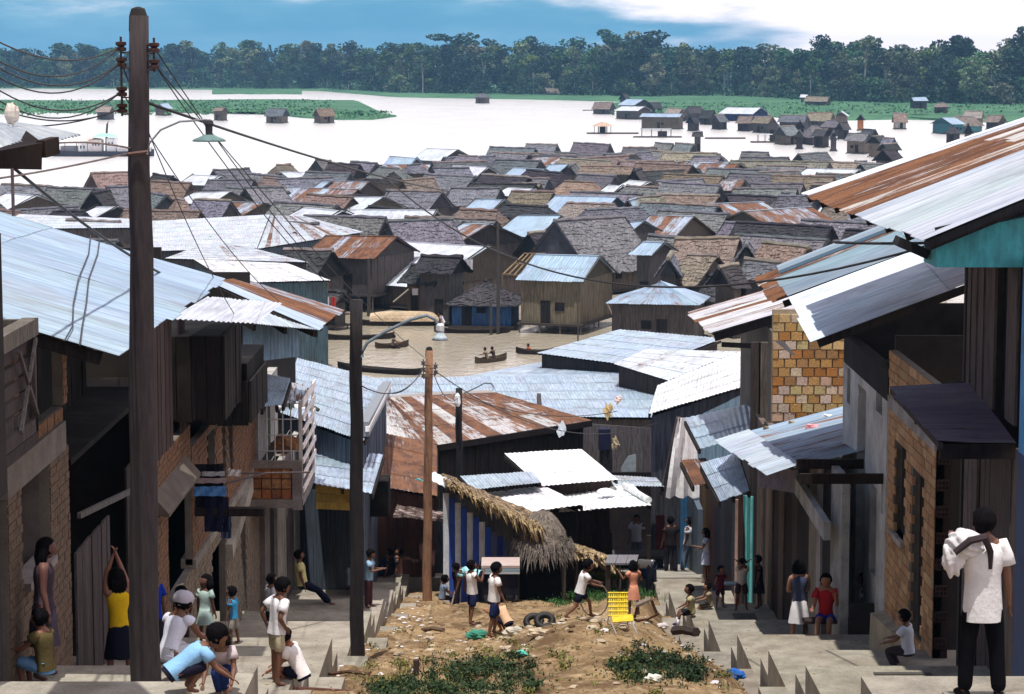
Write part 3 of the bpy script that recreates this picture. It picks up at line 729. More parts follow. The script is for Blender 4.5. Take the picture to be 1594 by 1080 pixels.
for r_, ids in rowsv.items():
    ids.sort(key=lambda i: VILLAGE[i][0]+VILLAGE[i][1])
    for q, i in enumerate(ids):
        m_ = ORD[q] if q < len(ids)/2 or len(ids) < 3 else ORD[len(ids)-1-q]
        sd_ = 'left' if q < len(ids)/2 or len(ids) < 3 else 'right'
        lab_of[i] = f"{KN[VILLAGE[i][4]][0]} hut, {m_} from the {sd_} in the {RN[r_]}"
for i, (a, b, y, dr, kd, sd_) in enumerate(VILLAGE):
    t = hut(lab_of[i], a, b, y, dr, kd, sd_, group='huts of the floating village', **PATCH.get(i, {}))
    occ.append((t.location.x, t.location.y))
# more huts glimpsed between them
def sky_y(px): return interp(px, (-60, 0, 120, 285, 400, 520, 640, 760, 1000, 1090, 1290, 1390, 1500), (292, 291, 284, 274, 262, 254, 245, 232, 229, 229, 240, 246, 250))
nf = 0; fill = []
rf = random.Random(42)
for D in np.arange(196, 420, 11.5):
    for px in range(-40, 1420, 34):
        q = px + rf.uniform(-14, 14); dd = D + rf.uniform(-4, 4); zr = rf.uniform(4.3, 5.2); py = 90 + F*(20-zr)/dd
        if py < sky_y(q)+6 or (py > 380 and 470 < q < 1120): continue
        p = Vector(((q-797)/F*dd, dd))
        if min((p.x-o[0])**2*1.0+(p.y-o[1])**2*1.3 for o in occ) < 66: continue
        occ.append((p.x, p.y)); fill.append((q, py, zr, dd)); nf += 1
for q, py, zr, dd in fill:
    ln = rf.uniform(6.0, 9.0)*F/dd/2; kd = rf.choice('ttttbpdmr')
    if py < 235: kd = rf.choice('ttd')
    hut(f"small {KN[kd][0]} hut half hidden in the {'back' if py < 262 else 'middle' if py < 310 else 'front'} rows, {zone(q)}", q-ln, q+ln, py, rf.uniform(1.7, 2.4)*F/dd, kd, rf.choice('RRRL'), zr=zr, group=f'{KN[kd][0]} huts half hidden in the village')
# ================================================================== LAGOON FRONT, BOATS, FAR HOUSES
def canoe(label, p, ang, ln=6, col_=(.09, .06, .045), wd=.8, name='canoe'):
    t = thing(name, label, 'canoe', (p.x, p.y, 0)); X = Vector((math.cos(ang), math.sin(ang), 0)); Y = Vector((-X.y, X.x, 0)); n = 12
    mb = MB(); secs = []
    for k in range(n+1):
        s_ = k/n*2-1; hw = wd/2*max(.04, (1-abs(s_)**2.6)); z = .28 + .22*abs(s_)**3; c = Vector((p.x, p.y, 0)) + X*(s_*ln/2)
        secs.append([c-Y*hw+Vector((0, 0, z)), c-Y*hw*.6+Vector((0, 0, -.12+.2*abs(s_)**3)), c+Y*hw*.6+Vector((0, 0, -.12+.2*abs(s_)**3)), c+Y*hw+Vector((0, 0, z)), c+Y*(hw*.88)+Vector((0, 0, z)), c+Y*hw*.5+Vector((0, 0, z*.25)), c-Y*hw*.5+Vector((0, 0, z*.25)), c-Y*hw*.88+Vector((0, 0, z))])
    idx = [[mb.vert(q) for q in s_] for s_ in secs]
    for A, B in zip(idx, idx[1:]):
        for j in range(8): mb.f.append([A[j], A[(j+1) % 8], B[(j+1) % 8], B[j]]); mb.mi.append(0)
    mb.f.append(idx[0][::-1]); mb.f.append(idx[-1]); mb.mi += [0, 0]
    mb.build('hull', M['far_wood'], t, col_)
    for k in (-.35, .1, .45):
        mb = MB(); c = Vector((p.x, p.y, .2)) + X*(k*ln/2); mb.obox(c, X*.09, Y*(wd*.40), Vector((0, 0, .015))); mb.build('seat', M['far_wood'], t, tuple(1.3*q for q in col_))
    return t
hut('plank hut with bright grey iron roof over the lagoon, bare rafters on its left', 832, 935, 394, 42, 'n', 'R', zr=5.6, rise=1.7, pitch=22, rot=-20, wallc=(.22, .18, .135), base=.75, rust=.05, over=.35, cat='hut')
hut('long low hut with shaggy dark thatched hip roof and blue boards on the lagoon', 700, 812, 436, 40, 'd', 'R', zr=3.5, rise=1.7, rot=-8, hip=1.0, pitch=33, wallc=(.06, .14, .34), base=.3, over=.5)
hut('square hut with rust stained hipped iron roof at the right end of the lagoon', 1000, 1052, 436, 30, 'n', 'R', zr=4.3, rise=1.4, rot=-12, hip=1.0, pitch=24, wallc=(.14, .125, .11), base=.15, rust=.42, over=.4, length=6.6)
hut('tall stilted plank house with rusty brown iron roof, left end of the lagoon', 505, 620, 366, 30, 'r', 'R', zr=5.8, rise=1.5, rot=-24, pitch=20, wallc=(.13, .12, .115), base=1.4, rust=.95, over=.4)
hut('dark plank hut with iron roof scraps behind the lagoon canoes', 640, 700, 412, 22, 'd', 'R', zr=4.4, wallc=(.17, .11, .07), base=.6)
hut('low dark hut under the jetty poles at the lagoon left shore', 455, 540, 448, 14, 'd', 'R', zr=3.0, wallc=(.10, .09, .085), base=.4)
hut('dark thatched hut between the two plank houses right of the lagoon', 1080, 1150, 428, 30, 'd', 'R', zr=3.8, base=.5)
# bare rafters next to the bright roof
t = thing('roof_frame', 'bare yellow wooden rafters of an unfinished roof beside the bright iron roof', 'roof frame', Wz(800, 440, 1.8))
pts = [W(782, 428, 184), W(815, 396, 190), W(850, 396, 190), W(825, 432, 184)]
for k in range(6):
    a = lerp(pts[0], pts[3], k/5); b = lerp(pts[1], pts[2], k/5); mb = MB(); mb.beam(a, b, .08, .1); mb.build('rafter', M['far_wood'], t, (.42, .30, .17))
for k in range(3):
    a = lerp(pts[0], pts[1], k/2); b = lerp(pts[3], pts[2], k/2); mb = MB(); mb.beam(a+Vector((0, 0, .1)), b+Vector((0, 0, .1)), .07, .08); mb.build('batten', M['far_wood'], t, (.46, .34, .2))
for k in (0, 3):
    mb = MB(); q = pts[k]; mb.tube([(q.x, q.y, -.8), (q.x, q.y, q.z)], .08, 6); mb.build('post', M['bark'], t, (.16, .12, .09))
# washing
def washing(label, pts, cols, sag=.25, h=.8):
    t = thing('washing_line', label, 'washing line', tuple((Vector(pts[0])+Vector(pts[-1]))/2))
    a, b = Vector(pts[0]), Vector(pts[-1]); mb = MB(); mb.tube([lerp(a, b, k/8)-Vector((0, 0, sag*math.sin(math.pi*k/8))) for k in range(9)], .015, 4); mb.build('line', M['iron'], t, (.1, .1, .1))
    n = len(cols)
    for i, c in enumerate(cols):
        u = (i+.5)/n; w_ = (b-a)*(.38/n); q = lerp(a, b, u)-Vector((0, 0, sag*math.sin(math.pi*u)+.02)); mb = MB(); hh = h*R.uniform(.7, 1.15); P_ = []
        for r_ in range(5):
            row = []
            for s_ in range(7): row.append(q + w_*(s_/3-1)*(1-.08*r_/4) + Vector((R.uniform(-.02, .02), .05*math.sin(s_*2.1+i)+.03*r_, -hh*r_/4)))
            P_.append(row)
        for r_ in range(4):
            for s_ in range(6): mb.face([P_[r_][s_], P_[r_+1][s_], P_[r_+1][s_+1], P_[r_][s_+1]])
        mb.build('garment', M['cloth'], t, c, smooth=True)
    return t
washing('white washing hung under the eave of the great dark thatched roof', [W(704, 404, 186), W(738, 402, 186)], [(.75, .75, .8), (.75, .75, .8)], .05, 1.0)
washing('pale washing hung low beside the thatched hut above the canoes', [W(640, 448, 182), W(690, 446, 182)], [(.5, .5, .55), (.5, .3, .1), (.6, .45, .15), (.55, .6, .7)], .1, .6)
washing('red and white washing on the porch left of the lagoon', [W(492, 458, 172), W(524, 462, 172)], [(.5, .05, .04), (.7, .7, .72), (.45, .06, .05)], .05, 1.1)
washing('white washing at the hut door below the hipped iron roof', [W(1050, 478, 180), W(1068, 478, 180)], [(.6, .6, .6), (.5, .45, .4)], .05, .8)
# boats
cb = canoe('long covered canoe with a barrel roof of pale matting moored on the lagoon', Wz(634, 506, 0), .05, 7.6, (.06, .045, .04), 1.3, 'covered_canoe')
mb = MB(); p = Wz(630, 506, 0); n = 12
ring = []
for k in range(15):
    x = p.x-2.6+5.2*k/14; r_ = .72*(1-.25*abs(k/7-1)**4); ring.append([Vector((x, p.y - math.cos(math.pi*j/8)*r_, .35+math.sin(math.pi*j/8)*r_*1.0)) for j in range(9)])
for A, B in zip(ring, ring[1:]):
    for j in range(8): mb.face([A[j], A[j+1], B[j+1], B[j]], [(j, 0), (j+1, 0), (j+1, 1), (j, 1)])
mb.face(ring[0]); mb.face(ring[-1])
c_ = mb.build('mat_roof', M['thatch'], cb, (.52, .40, .27))
canoe('dark empty canoe moored before the blue boarded hut', Wz(735, 518, 0), -.03, 5.6, (.045, .035, .03), 1.0)
canoe('small canoe with a paddler, left on the bright water', Wz(610, 541, 0), .5, 2.6, (.10, .07, .05))
canoe('small canoe with two paddlers beside the tall post on the bright water', Wz(764, 563, 0), .8, 3.0, (.12, .09, .06))
canoe('small dark canoe with a bather at its tip near the big iron roof', Wz(832, 551, 0), -.2, 2.6, (.05, .04, .04))
canoe('dark canoe drawn up at the left lagoon shore', Wz(560, 528, 0), .15, 5, (.04, .035, .03))
canoe('upturned dark canoe on the mud bank behind the black pole', Wz(590, 577, .1), -.55, 6.5, (.035, .03, .03), 1.1)
# posts standing in the lagoon and village
for px, pb, pt, r_, lab in ((775, 520, 348, .13, 'tall dark post standing in the lagoon, the right one of a pair'), (764, 521, 470, .10, 'shorter dark post standing in the lagoon, the left one of a pair'),
    (672, 444, 372, .11, 'weathered post in front of the great dark thatched roof'), (574, 492, 402, .16, 'thick dark post at the left end of the lagoon'), (899, 562, 470, .05, 'thin antenna mast rising behind the big pale roof')):
    p = Wz(px, pb, 0); D = p.y; zt = W(px, pt, D).z; mb = MB(); mb.tube([(p.x, D, -1.0), (p.x+.03, D, zt*.5), (p.x, D, zt)], [r_, r_*.9, r_*.7], 8)
    tag(mb.build('post', M['bark'], None, (.055, .048, .045)), lab, 'post')
def brace(label, p0, p1, r_=.06, c=(.35, .31, .27)):
    mb = MB(); mb.tube([p0, p1], r_, 6); tag(mb.build('pole', M['bark'], None, c), label, 'pole')
brace('pale slanting pole propping the platform under the iron roofed plank hut', W(973, 508, 181), W(994, 470, 181))
brace('pale slanting pole leaning on the hipped roof hut, left side', W(962, 509, 180), W(944, 470, 180))
brace('slanting stick leaning on the hipped roof hut, right side', W(1028, 516, 178), W(1046, 478, 178))
brace('slanting pole under the left plank house', W(612, 470, 181), W(636, 450, 181))
for i, px in enumerate((884, 900, 916, 932)):
    brace(f"crooked jetty stake, {ORD[i]} of four under the plank hut beside the lagoon", W(px, 512, 181), W(px+R.uniform(-4, 4), 468, 181), .05, (.12, .10, .085))

# ---------------------------------------------------------------- floating houses on the far river
FAR = [ # px0 px1 py drop kind side label base
 (416, 446, 169, 9, 't', 'R', 'low thatched float house at the end of the green river meadow'),
 (492, 517, 169, 9, 'b', 'L', 'small brown hut with a dark doorway at the tip of the river meadow'),
 (237, 258, 160, 7, 'n', 'F', 'tiny gabled hut on the river meadow just right of the tall pole'),
 (152, 176, 165, 7, 'p', 'R', 'tiny pale hut on the river meadow just left of the tall pole'),
 (334, 352, 166, 5, 'p', 'R', 'faint low hut half sunk in the meadow reeds'),
 (578, 606, 132, 8, 'p', 'L', 'white walled farmhouse among trees on the far bank, left of the middle'),
 (742, 760, 145, 5, 't', 'R', 'tiny dark shelter on the far bank near the middle'),
 (806, 818, 135, 5, 'p', 'R', 'tiny pale hut under the trees, left one near the middle of the far bank'),
 (848, 868, 137, 8, 'p', 'L', 'small thatched house on the far bank right of the pale tree'),
 (912, 930, 133, 12, 'd', 'L', 'steep dark gabled hut among the trees of the far bank'),
 (926, 954, 158, 9, 'b', 'R', 'pinkish thatched float house at the left end of the right bank row'),
 (962, 975, 145, 8, 'd', 'F', 'dark gabled hut behind the pinkish float house'),
 (976, 1002, 154, 7, 'n', 'R', 'blue grey roofed float house behind the pinkish one'),
 (968, 1004, 164, 6, 'm', 'R', 'long white roofed float house moored before the right bank'),
 (1000, 1062, 176, 4, 'n', 'N', 'low open raft house with a thin flat roof on the right bank row'),
 (1066, 1096, 166, 8, 'd', 'L', 'dark hipped float house by the right bank'),
 (1132, 1184, 166, 8, 'm', 'R', 'float house with a pale roof and deep blue wall'),
 (1188, 1204, 178, 10, 't', 'F', 'broad dark gabled float house facing the viewer on the right river'),
 (1176, 1202, 181, 8, 'b', 'R', 'pale brown float house behind the broad gabled one'),
 (1216, 1256, 178, 9, 't', 'R', 'grey float house right of the broad gabled one'),
 (1258, 1296, 175, 10, 'b', 'R', 'long pinkish roofed float house at the meadow edge'),
 (1298, 1320, 173, 6, 'm', 'F', 'white roofed shelter at the meadow edge'),
 (1332, 1346, 178, 7, 'd', 'F', 'small dark hut with an orange wall on the right river'),
 (1212, 1238, 195, 12, 't', 'L', 'left hut of the raft cluster in the right river'),
 (1252, 1284, 195, 17, 't', 'L', 'tallest hut of the raft cluster in the right river'),
 (1290, 1306, 203, 12, 't', 'F', 'small middle hut of the raft cluster in the right river'),
 (1322, 1352, 206, 10, 't', 'R', 'long right hut of the raft cluster in the right river'),
 (1358, 1376, 210, 10, 'd', 'L', 'end hut on the right of the raft cluster in the right river'),
 (1390, 1412, 176, 11, 'p', 'N', 'square pinkish hut on its own raft in the right river'),
 (1418, 1442, 150, 5, 'n', 'N', 'two storey house with blue roof raised on stilts in the meadow'),
 (1456, 1474, 160, 5, 'p', 'R', 'small pale hut right of the stilt house in the meadow'),
 (1464, 1488, 182, 8, 'n', 'L', 'turquoise walled float house near the big roof on the right'),
 (1484, 1520, 180, 12, 'b', 'R', 'pinkish roofed float house behind the turquoise one'),
 (1502, 1530, 172, 9, 'p', 'R', 'pale long float house at the right edge of the meadow'),
 (1500, 1516, 193, 12, 'd', 'F', 'small dark gabled float house nearest the big roof on the right'),
 (1256, 1290, 150, 6, 'p', 'R', 'low pale hut under the trees beyond the right meadow'),
 (1246, 1258, 146, 4, 'm', 'N', 'tiny white roof among trees beyond the right meadow'),
 (1078, 1094, 205, 4, 'd', 'N', 'dark cabin on the long raft in front of the village'),
 (1372, 1398, 222, 9, 'd', 'L', 'dark hut on the near shore where the river meets the big roof'),
 (1330, 1350, 250, 8, 't', 'L', 'grey hut on the village shore next to the big roof'),
 ]
for f_ in FAR:
    a, b, y, dr, kd, sd_, lab = f_
    wc = None
    if 'blue wall' in lab: wc = (.03, .05, .14)
    if 'turquoise' in lab: wc = (.08, .24, .28)
    if 'orange wall' in lab: wc = (.5, .22, .08)
    if 'white walled' in lab or 'pinkish hut' in lab: wc = (.5, .46, .44)
    rise = dr/ F * (17*F/(y-90)) * 1.0
    zr = 4.5 if 'two storey' not in lab else 7.0
    hut(lab, a, b, y, dr, kd, sd_, zr=zr, base=.3 if 'stilts' not in lab else 3.2, wallc=wc, length=(5.5 if sd_ == 'F' else None), cat='float house' if 'float' in lab else 'hut')
for i, (a, b, y, kd, sd_) in enumerate(((1092, 1112, 172, 'd', 'R'), (1112, 1128, 178, 't', 'L'), (1040, 1062, 168, 'p', 'R'), (1066, 1082, 180, 'd', 'F'), (1150, 1172, 180, 'b', 'R'), (1236, 1254, 188, 'd', 'F'), (1284, 1304, 186, 't', 'R'), (1200, 1214, 190, 'd', 'R'), (1306, 1320, 190, 'd', 'L'), (1270, 1288, 200, 'd', 'R'), (1236, 1252, 202, 't', 'F'), (1344, 1362, 200, 'd', 'R'), (1010, 1026, 158, 'd', 'L'), (1376, 1392, 214, 't', 'R'), (1540, 1560, 178, 'b', 'R'), (1476, 1492, 196, 'd', 'R'))):
    hut(f"small {KN[kd][0]} float house crowded along the right bank, {ORD[i] if i < 16 else ''} of sixteen", a, b, y, 9, kd, sd_, zr=4.3, base=.3, wallc=(.07, .06, .06), length=(5.0 if sd_ == 'F' else None), cat='float house', group='small float houses crowded along the right bank')
# thin roofed umbrella shelter on a raft
c = Wz(938, 208, 0); t = thing('raft_shelter', 'round pinkish roofed shelter on a raft in open water', 'shelter', (c.x, c.y, 0))
mb = MB(); mb.lathe([(2.9, 2.0), (2.0, 2.5), (.9, 2.9), (.1, 3.2)], (c.x, c.y, 0), 12); mb.build('roof', M['thatch'], t, (.40, .28, .22))
for k in range(6): post_at(t, Vector((c.x+2.2*math.cos(k*1.05), c.y+2.2*math.sin(k*1.05), .2)), 2.0, .08)
mb = MB(); mb.box(c.x-.8, c.x+.8, c.y-.5, c.y+.5, .35, 2.1); mb.build('cabin', M['far_wood'], t, (.05, .045, .05))
mb = MB(); mb.box(c.x-4.2, c.x+9.5, c.y-1.8, c.y+1.8, .02, .32); mb.build('raft', M['far_wood'], t, (.13, .10, .08))
for lab, a, b, y, hh in (('long dark cargo raft with a flat awning in front of the village', 988, 1060, 214, 1.2), ('dark log raft moored beside the village on the right', 1100, 1160, 216, .5), ('low barge beside the raft cluster on the right river', 1172, 1226, 222, 1.0), ('thin raft of logs moored in front of the right bank', 908, 932, 172, .3)):
    p0, p1 = Wz(a, y, 0), Wz(b, y, 0); t = thing('raft', lab, 'raft', tuple((p0+p1)/2)); mb = MB()
    for k in range(6): mb.tube([p0+Vector((R.uniform(-.4, .4), k*.5, .12)), p1+Vector((R.uniform(-.4, .4), k*.5, .12))], .22, 6)
    mb.build('log_deck', M['far_wood'], t, (.10, .085, .08))
    if hh > .9:
        q0, q1 = lerp(p0, p1, .15), lerp(p0, p1, .8); mb = MB(); mb.box(q0.x, q1.x, q0.y-.2, q0.y+2.8, hh+.9, hh+1.0); mb.build('awning', M['metal'], t, (*ZINC_WHITE, .1))
        for k in range(4):
            for s_ in (0, 2.5): post_at(t, Vector((lerp(q0.x+.1, q1.x-.1, k/3), q0.y+s_, .2)), hh+.7, .06)
        mb = MB(); mb.box(lerp(q0.x, q1.x, .55), lerp(q0.x, q1.x, .85), q0.y+.3, q0.y+2, .3, hh+.4); mb.build('cabin', M['far_wood'], t, (.07, .06, .06))
# river steamer at left
c = Wz(150, 243, 0); t = thing('river_boat', 'long dark river boat with white cabins, green awning and a thin black funnel', 'river boat', (c.x, c.y, 0)); k = 1/pxm(c)
def bx(name, a, b, z0, z1, y0, y1, col_, mat='paint', par=None):
    mb = MB(); mb.box(c.x+(a-150)*k, c.x+(b-150)*k, c.y+y0, c.y+y1, z0, z1); return mb.build(name, M[mat], par or t, col_)
mb = MB(); hullp = []
for s_ in range(11):
    u = s_/10; x = c.x+(lerp(72, 240, u)-150)*k; hw = 2.2*(1-abs(2*u-1)**4)+.15; z = 1.0+.5*abs(2*u-1)**3
    hullp.append([Vector((x, c.y-hw, z)), Vector((x, c.y-hw*.8, -.3)), Vector((x, c.y+hw*.8, -.3)), Vector((x, c.y+hw, z))])
for A, B in zip(hullp, hullp[1:]):
    for j in range(4): mb.face([A[j], A[(j+1) % 4], B[(j+1) % 4], B[j]])
mb.build('hull', M['paint'], t, (.035, .04, .06))
cb_ = bx('cabin', 96, 136, 1.05, 2.1, -1.4, 1.4, (.25, .25, .28))
bx('cabin', 124, 138, 1.05, 3.0, -1.5, 1.5, (.8, .8, .8)); bx('cabin', 139, 160, 1.05, 3.4, -1.5, 1.5, (.78, .72, .72)); bx('cabin', 168, 182, 1.05, 3.7, -1.5, 1.5, (.8, .8, .82)); bx('cabin', 184, 236, 1.05, 1.9, -1.3, 1.3, (.6, .58, .6))
for a_ in (127, 132, 146, 150, 155, 171, 176): bx('window', a_, a_+2, 1.6 if a_ < 140 else 2.2, 2.2 if a_ < 140 else 2.9, -1.56, -1.49, (.03, .04, .06))
for (a0, a1, z, h_, cc) in ((84, 124, 3.0, .8, (.8, .8, .82)), (128, 158, 3.5, .25, (.6, .42, .38)), (146, 182, 4.0, .7, (.30, .52, .44))):
    mb = MB(); x0, x1 = c.x+(a0-150)*k, c.x+(a1-150)*k
    mb.quadbox([(x0, c.y-2.2, z), (x1, c.y-2.2, z), (x1, c.y+2.2, z), (x0, c.y+2.2, z)], [(lerp(x0, x1, .3), c.y-.2, z+h_), (lerp(x0, x1, .7), c.y-.2, z+h_), (lerp(x0, x1, .7), c.y+.2, z+h_), (lerp(x0, x1, .3), c.y+.2, z+h_)])
    mb.build('awning', M['cloth'], t, cc)
for a0, z in ((86, 3.0), (104, 3.0), (122, 3.0)): post_at(t, Vector((c.x+(a0-150)*k, c.y-1.9, 1)), z-1, .07)
zt = W(168, 189, c.y).z; mb = MB(); x = c.x+(166-150)*k; mb.tube([(x, c.y, 1), (x+.05, c.y, zt*.6), (x+.25, c.y, zt*.93), (x+.5, c.y, zt)], [.26, .22, .2, .16], 10); mb.build('funnel', M['iron'], t, (.025, .025, .03))
# ================================================================== THE TOWN
def Pq(q): return W(*q)
def walls_under(t, e0, e1, t1, t0, mat='wood', colr=(.2, .17, .15), inset=.35, zb=None, boards=True, rnd=R, sides=(0, 1, 2, 3)):
    """walls beneath a roof plane, boards individually modelled"""
    e0, e1, t1, t0 = map(Vector, (e0, e1, t1, t0)); c = (e0+e1+t0+t1)/4
    q = [p + (Vector((c.x, c.y, 0))-Vector((p.x, p.y, 0))).normalized()*inset for p in (e0, e1, t1, t0)]
    for k in sides:
        a, b = q[k], q[(k+1) % 4]
        base = zb if zb is not None else max(-.5, min(ground_z(a.x, a.y), ground_z(b.x, b.y)) - .3)
        if (b-a).length < .4: continue
        mb = MB(); board_wall(mb, a, b, base, a.z-.12, b.z-.12, rnd, .22 if pxm(c) > 30 else .4, .03); mb.build('wall', M[mat], t, jit(colr, .1))
    return q
def roofed(name, label, e0, e1, t1, t0, tint=ZINC, rust=.15, wallc=(.2, .17, .15), walls=True, zb=None, mat='far_wood', sides=(0, 1, 2, 3), streaky=.5, sl=2.1, cat='house', inset=.35, sw=.82, seed=None, soffit=True):
    P = [Pq(q) if not isinstance(q, Vector) else q for q in (e0, e1, t1, t0)]
    c = sum(P, Vector())/4; t = thing(name, label, cat, (c.x, c.y, 0 if c.y > 95 else zc(c.y)))
    sheets(t, *P, tint=tint, rust=rust, streaky=streaky, sl=sl, sw=sw, seed=seed)
    if soffit:      # rafters below
        n = max(2, int((P[1]-P[0]).length/1.3))
        for k in range(n+1):
            u = k/n; a = lerp(P[0], P[1], u)-Vector((0, 0, .10)); b = lerp(P[3], P[2], u)-Vector((0, 0, .10)); mb = MB(); mb.beam(lerp(a, b, .03), lerp(a, b, .98), .06, .12); mb.build('rafter', M['wood'], t, (.07, .055, .05))
    if walls: walls_under(t, *P, mat=mat, colr=wallc, zb=zb, sides=sides, inset=inset)
    return t, P
# ---- the dense block between the lane and the lagoon
roofed('shed', 'broad pale blue iron roof behind the rusty one, largest roof in the middle', (596, 646, 101), (1040, 650, 99), (1000, 584, 112), (575, 590, 112), ZINC, .06, (.13, .12, .13), sl=2.6, streaky=.3)
roofed('shed', 'wide pale iron roof at the lagoon edge, second from the water', (700, 590, 112), (1010, 588, 112), (975, 566, 118), (850, 563, 119), ZINC, .05, streaky=.3, sl=2.4)
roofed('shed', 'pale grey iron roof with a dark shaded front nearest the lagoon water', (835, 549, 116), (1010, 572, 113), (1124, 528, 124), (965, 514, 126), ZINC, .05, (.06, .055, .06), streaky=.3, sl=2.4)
roofed('shed', 'pale roof with a rusty brown patch between the lagoon roofs', (955, 566, 108), (1040, 592, 104), (1150, 548, 112), (1005, 545, 116), ZINC_WHITE, .22, (.07, .06, .06), streaky=.8)
roofed('house', 'bright white iron roof above a blue corrugated wall, right of the middle', (1010, 644, 74), (1173, 597, 74), (1173, 540, 86), (1024, 602, 84), (.92, .91, .93), .0, (.10, .11, .14), zb=4.0, streaky=.1)
# blue corrugated wall below it
def corr_wall(name, label, A, B, zt0, zt1, zb, tint, rust=.1, parent=None, cat='wall', sw=.8):
    """upright corrugated sheets from A to B"""
    t = parent or thing(name, label, cat, (A.x, A.y, zb))
    n = max(1, round((B-A).length/sw)); d = (B-A)/n
    for k in range(n):
        a, b = A+d*k, A+d*(k+1.04); z0, z1 = lerp(zt0, zt1, k/n), lerp(zt0, zt1, (k+1)/n)
        q = [Vector((a.x, a.y, zb)), Vector((b.x, b.y, zb)), Vector((b.x, b.y, z1)), Vector((a.x, a.y, z0))]
        mb = MB(); nrm = (q[1]-q[0]).cross(q[3]-q[0]).normalized(); wv = 8 if pxm(A) > 45 else 5; n2 = wv*4
        for j in range(n2):
            u0, u1 = j/n2, (j+1)/n2; s0, s1 = math.sin(2*math.pi*wv*u0)*.012, math.sin(2*math.pi*wv*u1)*.012
            mb.face([lerp(q[0], q[1], u0)+nrm*s0, lerp(q[0], q[1], u1)+nrm*s1, lerp(q[3], q[2], u1)+nrm*s1, lerp(q[3], q[2], u0)+nrm*s0], [(u0*.8, 0), (u1*.8, 0), (u1*.8, 2), (u0*.8, 2)])
        mb.build('wall_sheet', M['metal'], t, (*jit(tint, .08), rust), smooth=True)
    return t
corr_wall('corrugated_wall', 'blue grey corrugated wall under the bright white roof', W(1052, 652, 72.5), W(1176, 652, 72.5), 8.9, 10.1, 7.5, (.20, .30, .40), .08)
# rusty hip roof in the middle
D0 = 78
t, P = roofed('house', 'big rusty orange iron roof over a dark shop front in the middle', (682, 692, 76), (921, 654, 82), (772, 612, 91), (606, 620, 88), (.62, .60, .60), .74, (.035, .03, .032), streaky=1.1, sl=3.4, seed=3, zb=2.5)
P2 = [W(566, 668, 79), W(682, 692, 76), W(606, 620, 88), W(590, 622, 88)]
sheets(t, P2[0], P2[1], P2[2], P2[3], (.62, .60, .60), .76, streaky=1.1, sl=3)
mb = MB(); mb.tube([W(606, 619, 88.2), W(690, 613, 90), W(772, 610, 91.2)], .10, 6); mb.build('ridge_cap', M['metal'], t, (.5, .45, .42, .5))
mb = MB(); mb.beam(W(684, 697, 75.9), W(921, 659, 81.9), .06, .2); mb.build('fascia', M['wood'], t, (.05, .04, .04))
roofed('house', 'dull red brown iron roof below the big rusty one on its left', (566, 752, 66), (680, 772, 66), (680, 694, 75), (562, 668, 76), (.34, .24, .20), 1.0, (.20, .10, .08), streaky=.25, sl=2.6, seed=5, zb=4.5)
# grey plank house with pale patch
t = thing('house', 'grey plank house wall with a pale rounded patch beside the market', 'house', W(960, 770, 86))
A, B = W(842, 700, 86.5), W(1062, 700, 84); n = 26
for k in range(n):
    a, b = lerp(A, B, k/n), lerp(A, B, (k+.96)/n); mb = MB(); o = R.uniform(0, .03)
    mb.quadbox([(a.x, a.y-o, 2.0), (b.x, b.y-o, 2.0), (b.x, b.y+.05-o, 2.0), (a.x, a.y+.05-o, 2.0)], [(a.x, a.y-o, 7.0), (b.x, b.y-o, 7.0), (b.x, b.y+.05-o, 7.0), (a.x, a.y+.05-o, 7.0)])
    mb.build('plank', M['wood'], t, jit((.33, .29, .32), .12))
mb = MB(); q = W(999, 738, 84.9)
pts = [(q.x-.72, q.z-1.0), (q.x-.74, q.z+.25), (q.x-.5, q.z+.66), (q.x, q.z+.8), (q.x+.45, q.z+.68), (q.x+.66, q.z+.3), (q.x+.68, q.z-1.0)]
mb.quadbox([(x, q.y-.10, z) for x, z in pts], [(x, q.y-.06, z) for x, z in pts]); mb.build('pale_patch', M['plaster'], t, (.42, .50, .58))
for (px, py, w_, h_, c_) in ((941, 684, .42, .75, (.012, .014, .05)), (866, 682, .40, 1.3, (.012, .012, .03))):
    q = W(px, py, 85); mb = MB(); mb.box(q.x-w_/2, q.x+w_/2, q.y-.05, q.y+.3, q.z-h_/2, q.z+h_/2); mb.build('window', M['paint'], t, c_)
for s_ in (A, B):
    mb = MB(); mb.box(s_.x-.08, s_.x+.08, s_.y, s_.y+7, 2.0, 7.0); mb.build('side_wall', M['wood'], t, (.12, .10, .11))
# market roofs
roofed('market_stall', 'bright white iron roof over the market, the upper one', (841, 756, 68), (962, 746, 68), (905, 700, 74), (785, 707, 74), (1.15, 1.12, 1.13), .0, (.09, .055, .05), zb=3.0, streaky=.05, cat='stall', sides=(0, 1), inset=.5)
roofed('market_stall', 'bright white iron roof over the market, the lower left one', (800, 800, 63.5), (908, 786, 63.5), (846, 757, 68.5), (752, 768, 68.5), (1.15, 1.12, 1.13), .0, (.07, .05, .05), zb=3.4, streaky=.05, cat='stall', sides=(1,), inset=.3)
roofed('market_stall', 'patched white iron awning over the market, the lower right one', (870, 797, 64), (1014, 786, 64), (985, 754, 69), (880, 768, 69), (1.0, 1.0, 1.02), .08, (.07, .05, .05), walls=False, cat='stall', streaky=.4)
roofed('market_stall', 'blue grey iron roof with rust squares left of the market', (735, 762, 67), (842, 751, 67), (828, 734, 70), (716, 741, 70), (.42, .50, .60), .45, (.07, .05, .05), walls=False, cat='stall', streaky=1.4, sw=.5, sl=3)
roofed('market_stall', 'rust and grey strip roof joining the plank house to the market', (955, 756, 70), (1034, 757, 70), (1022, 744, 74), (948, 740, 74), (.5, .55, .62), .45, walls=False, cat='stall', streaky=1.5, sw=.5)
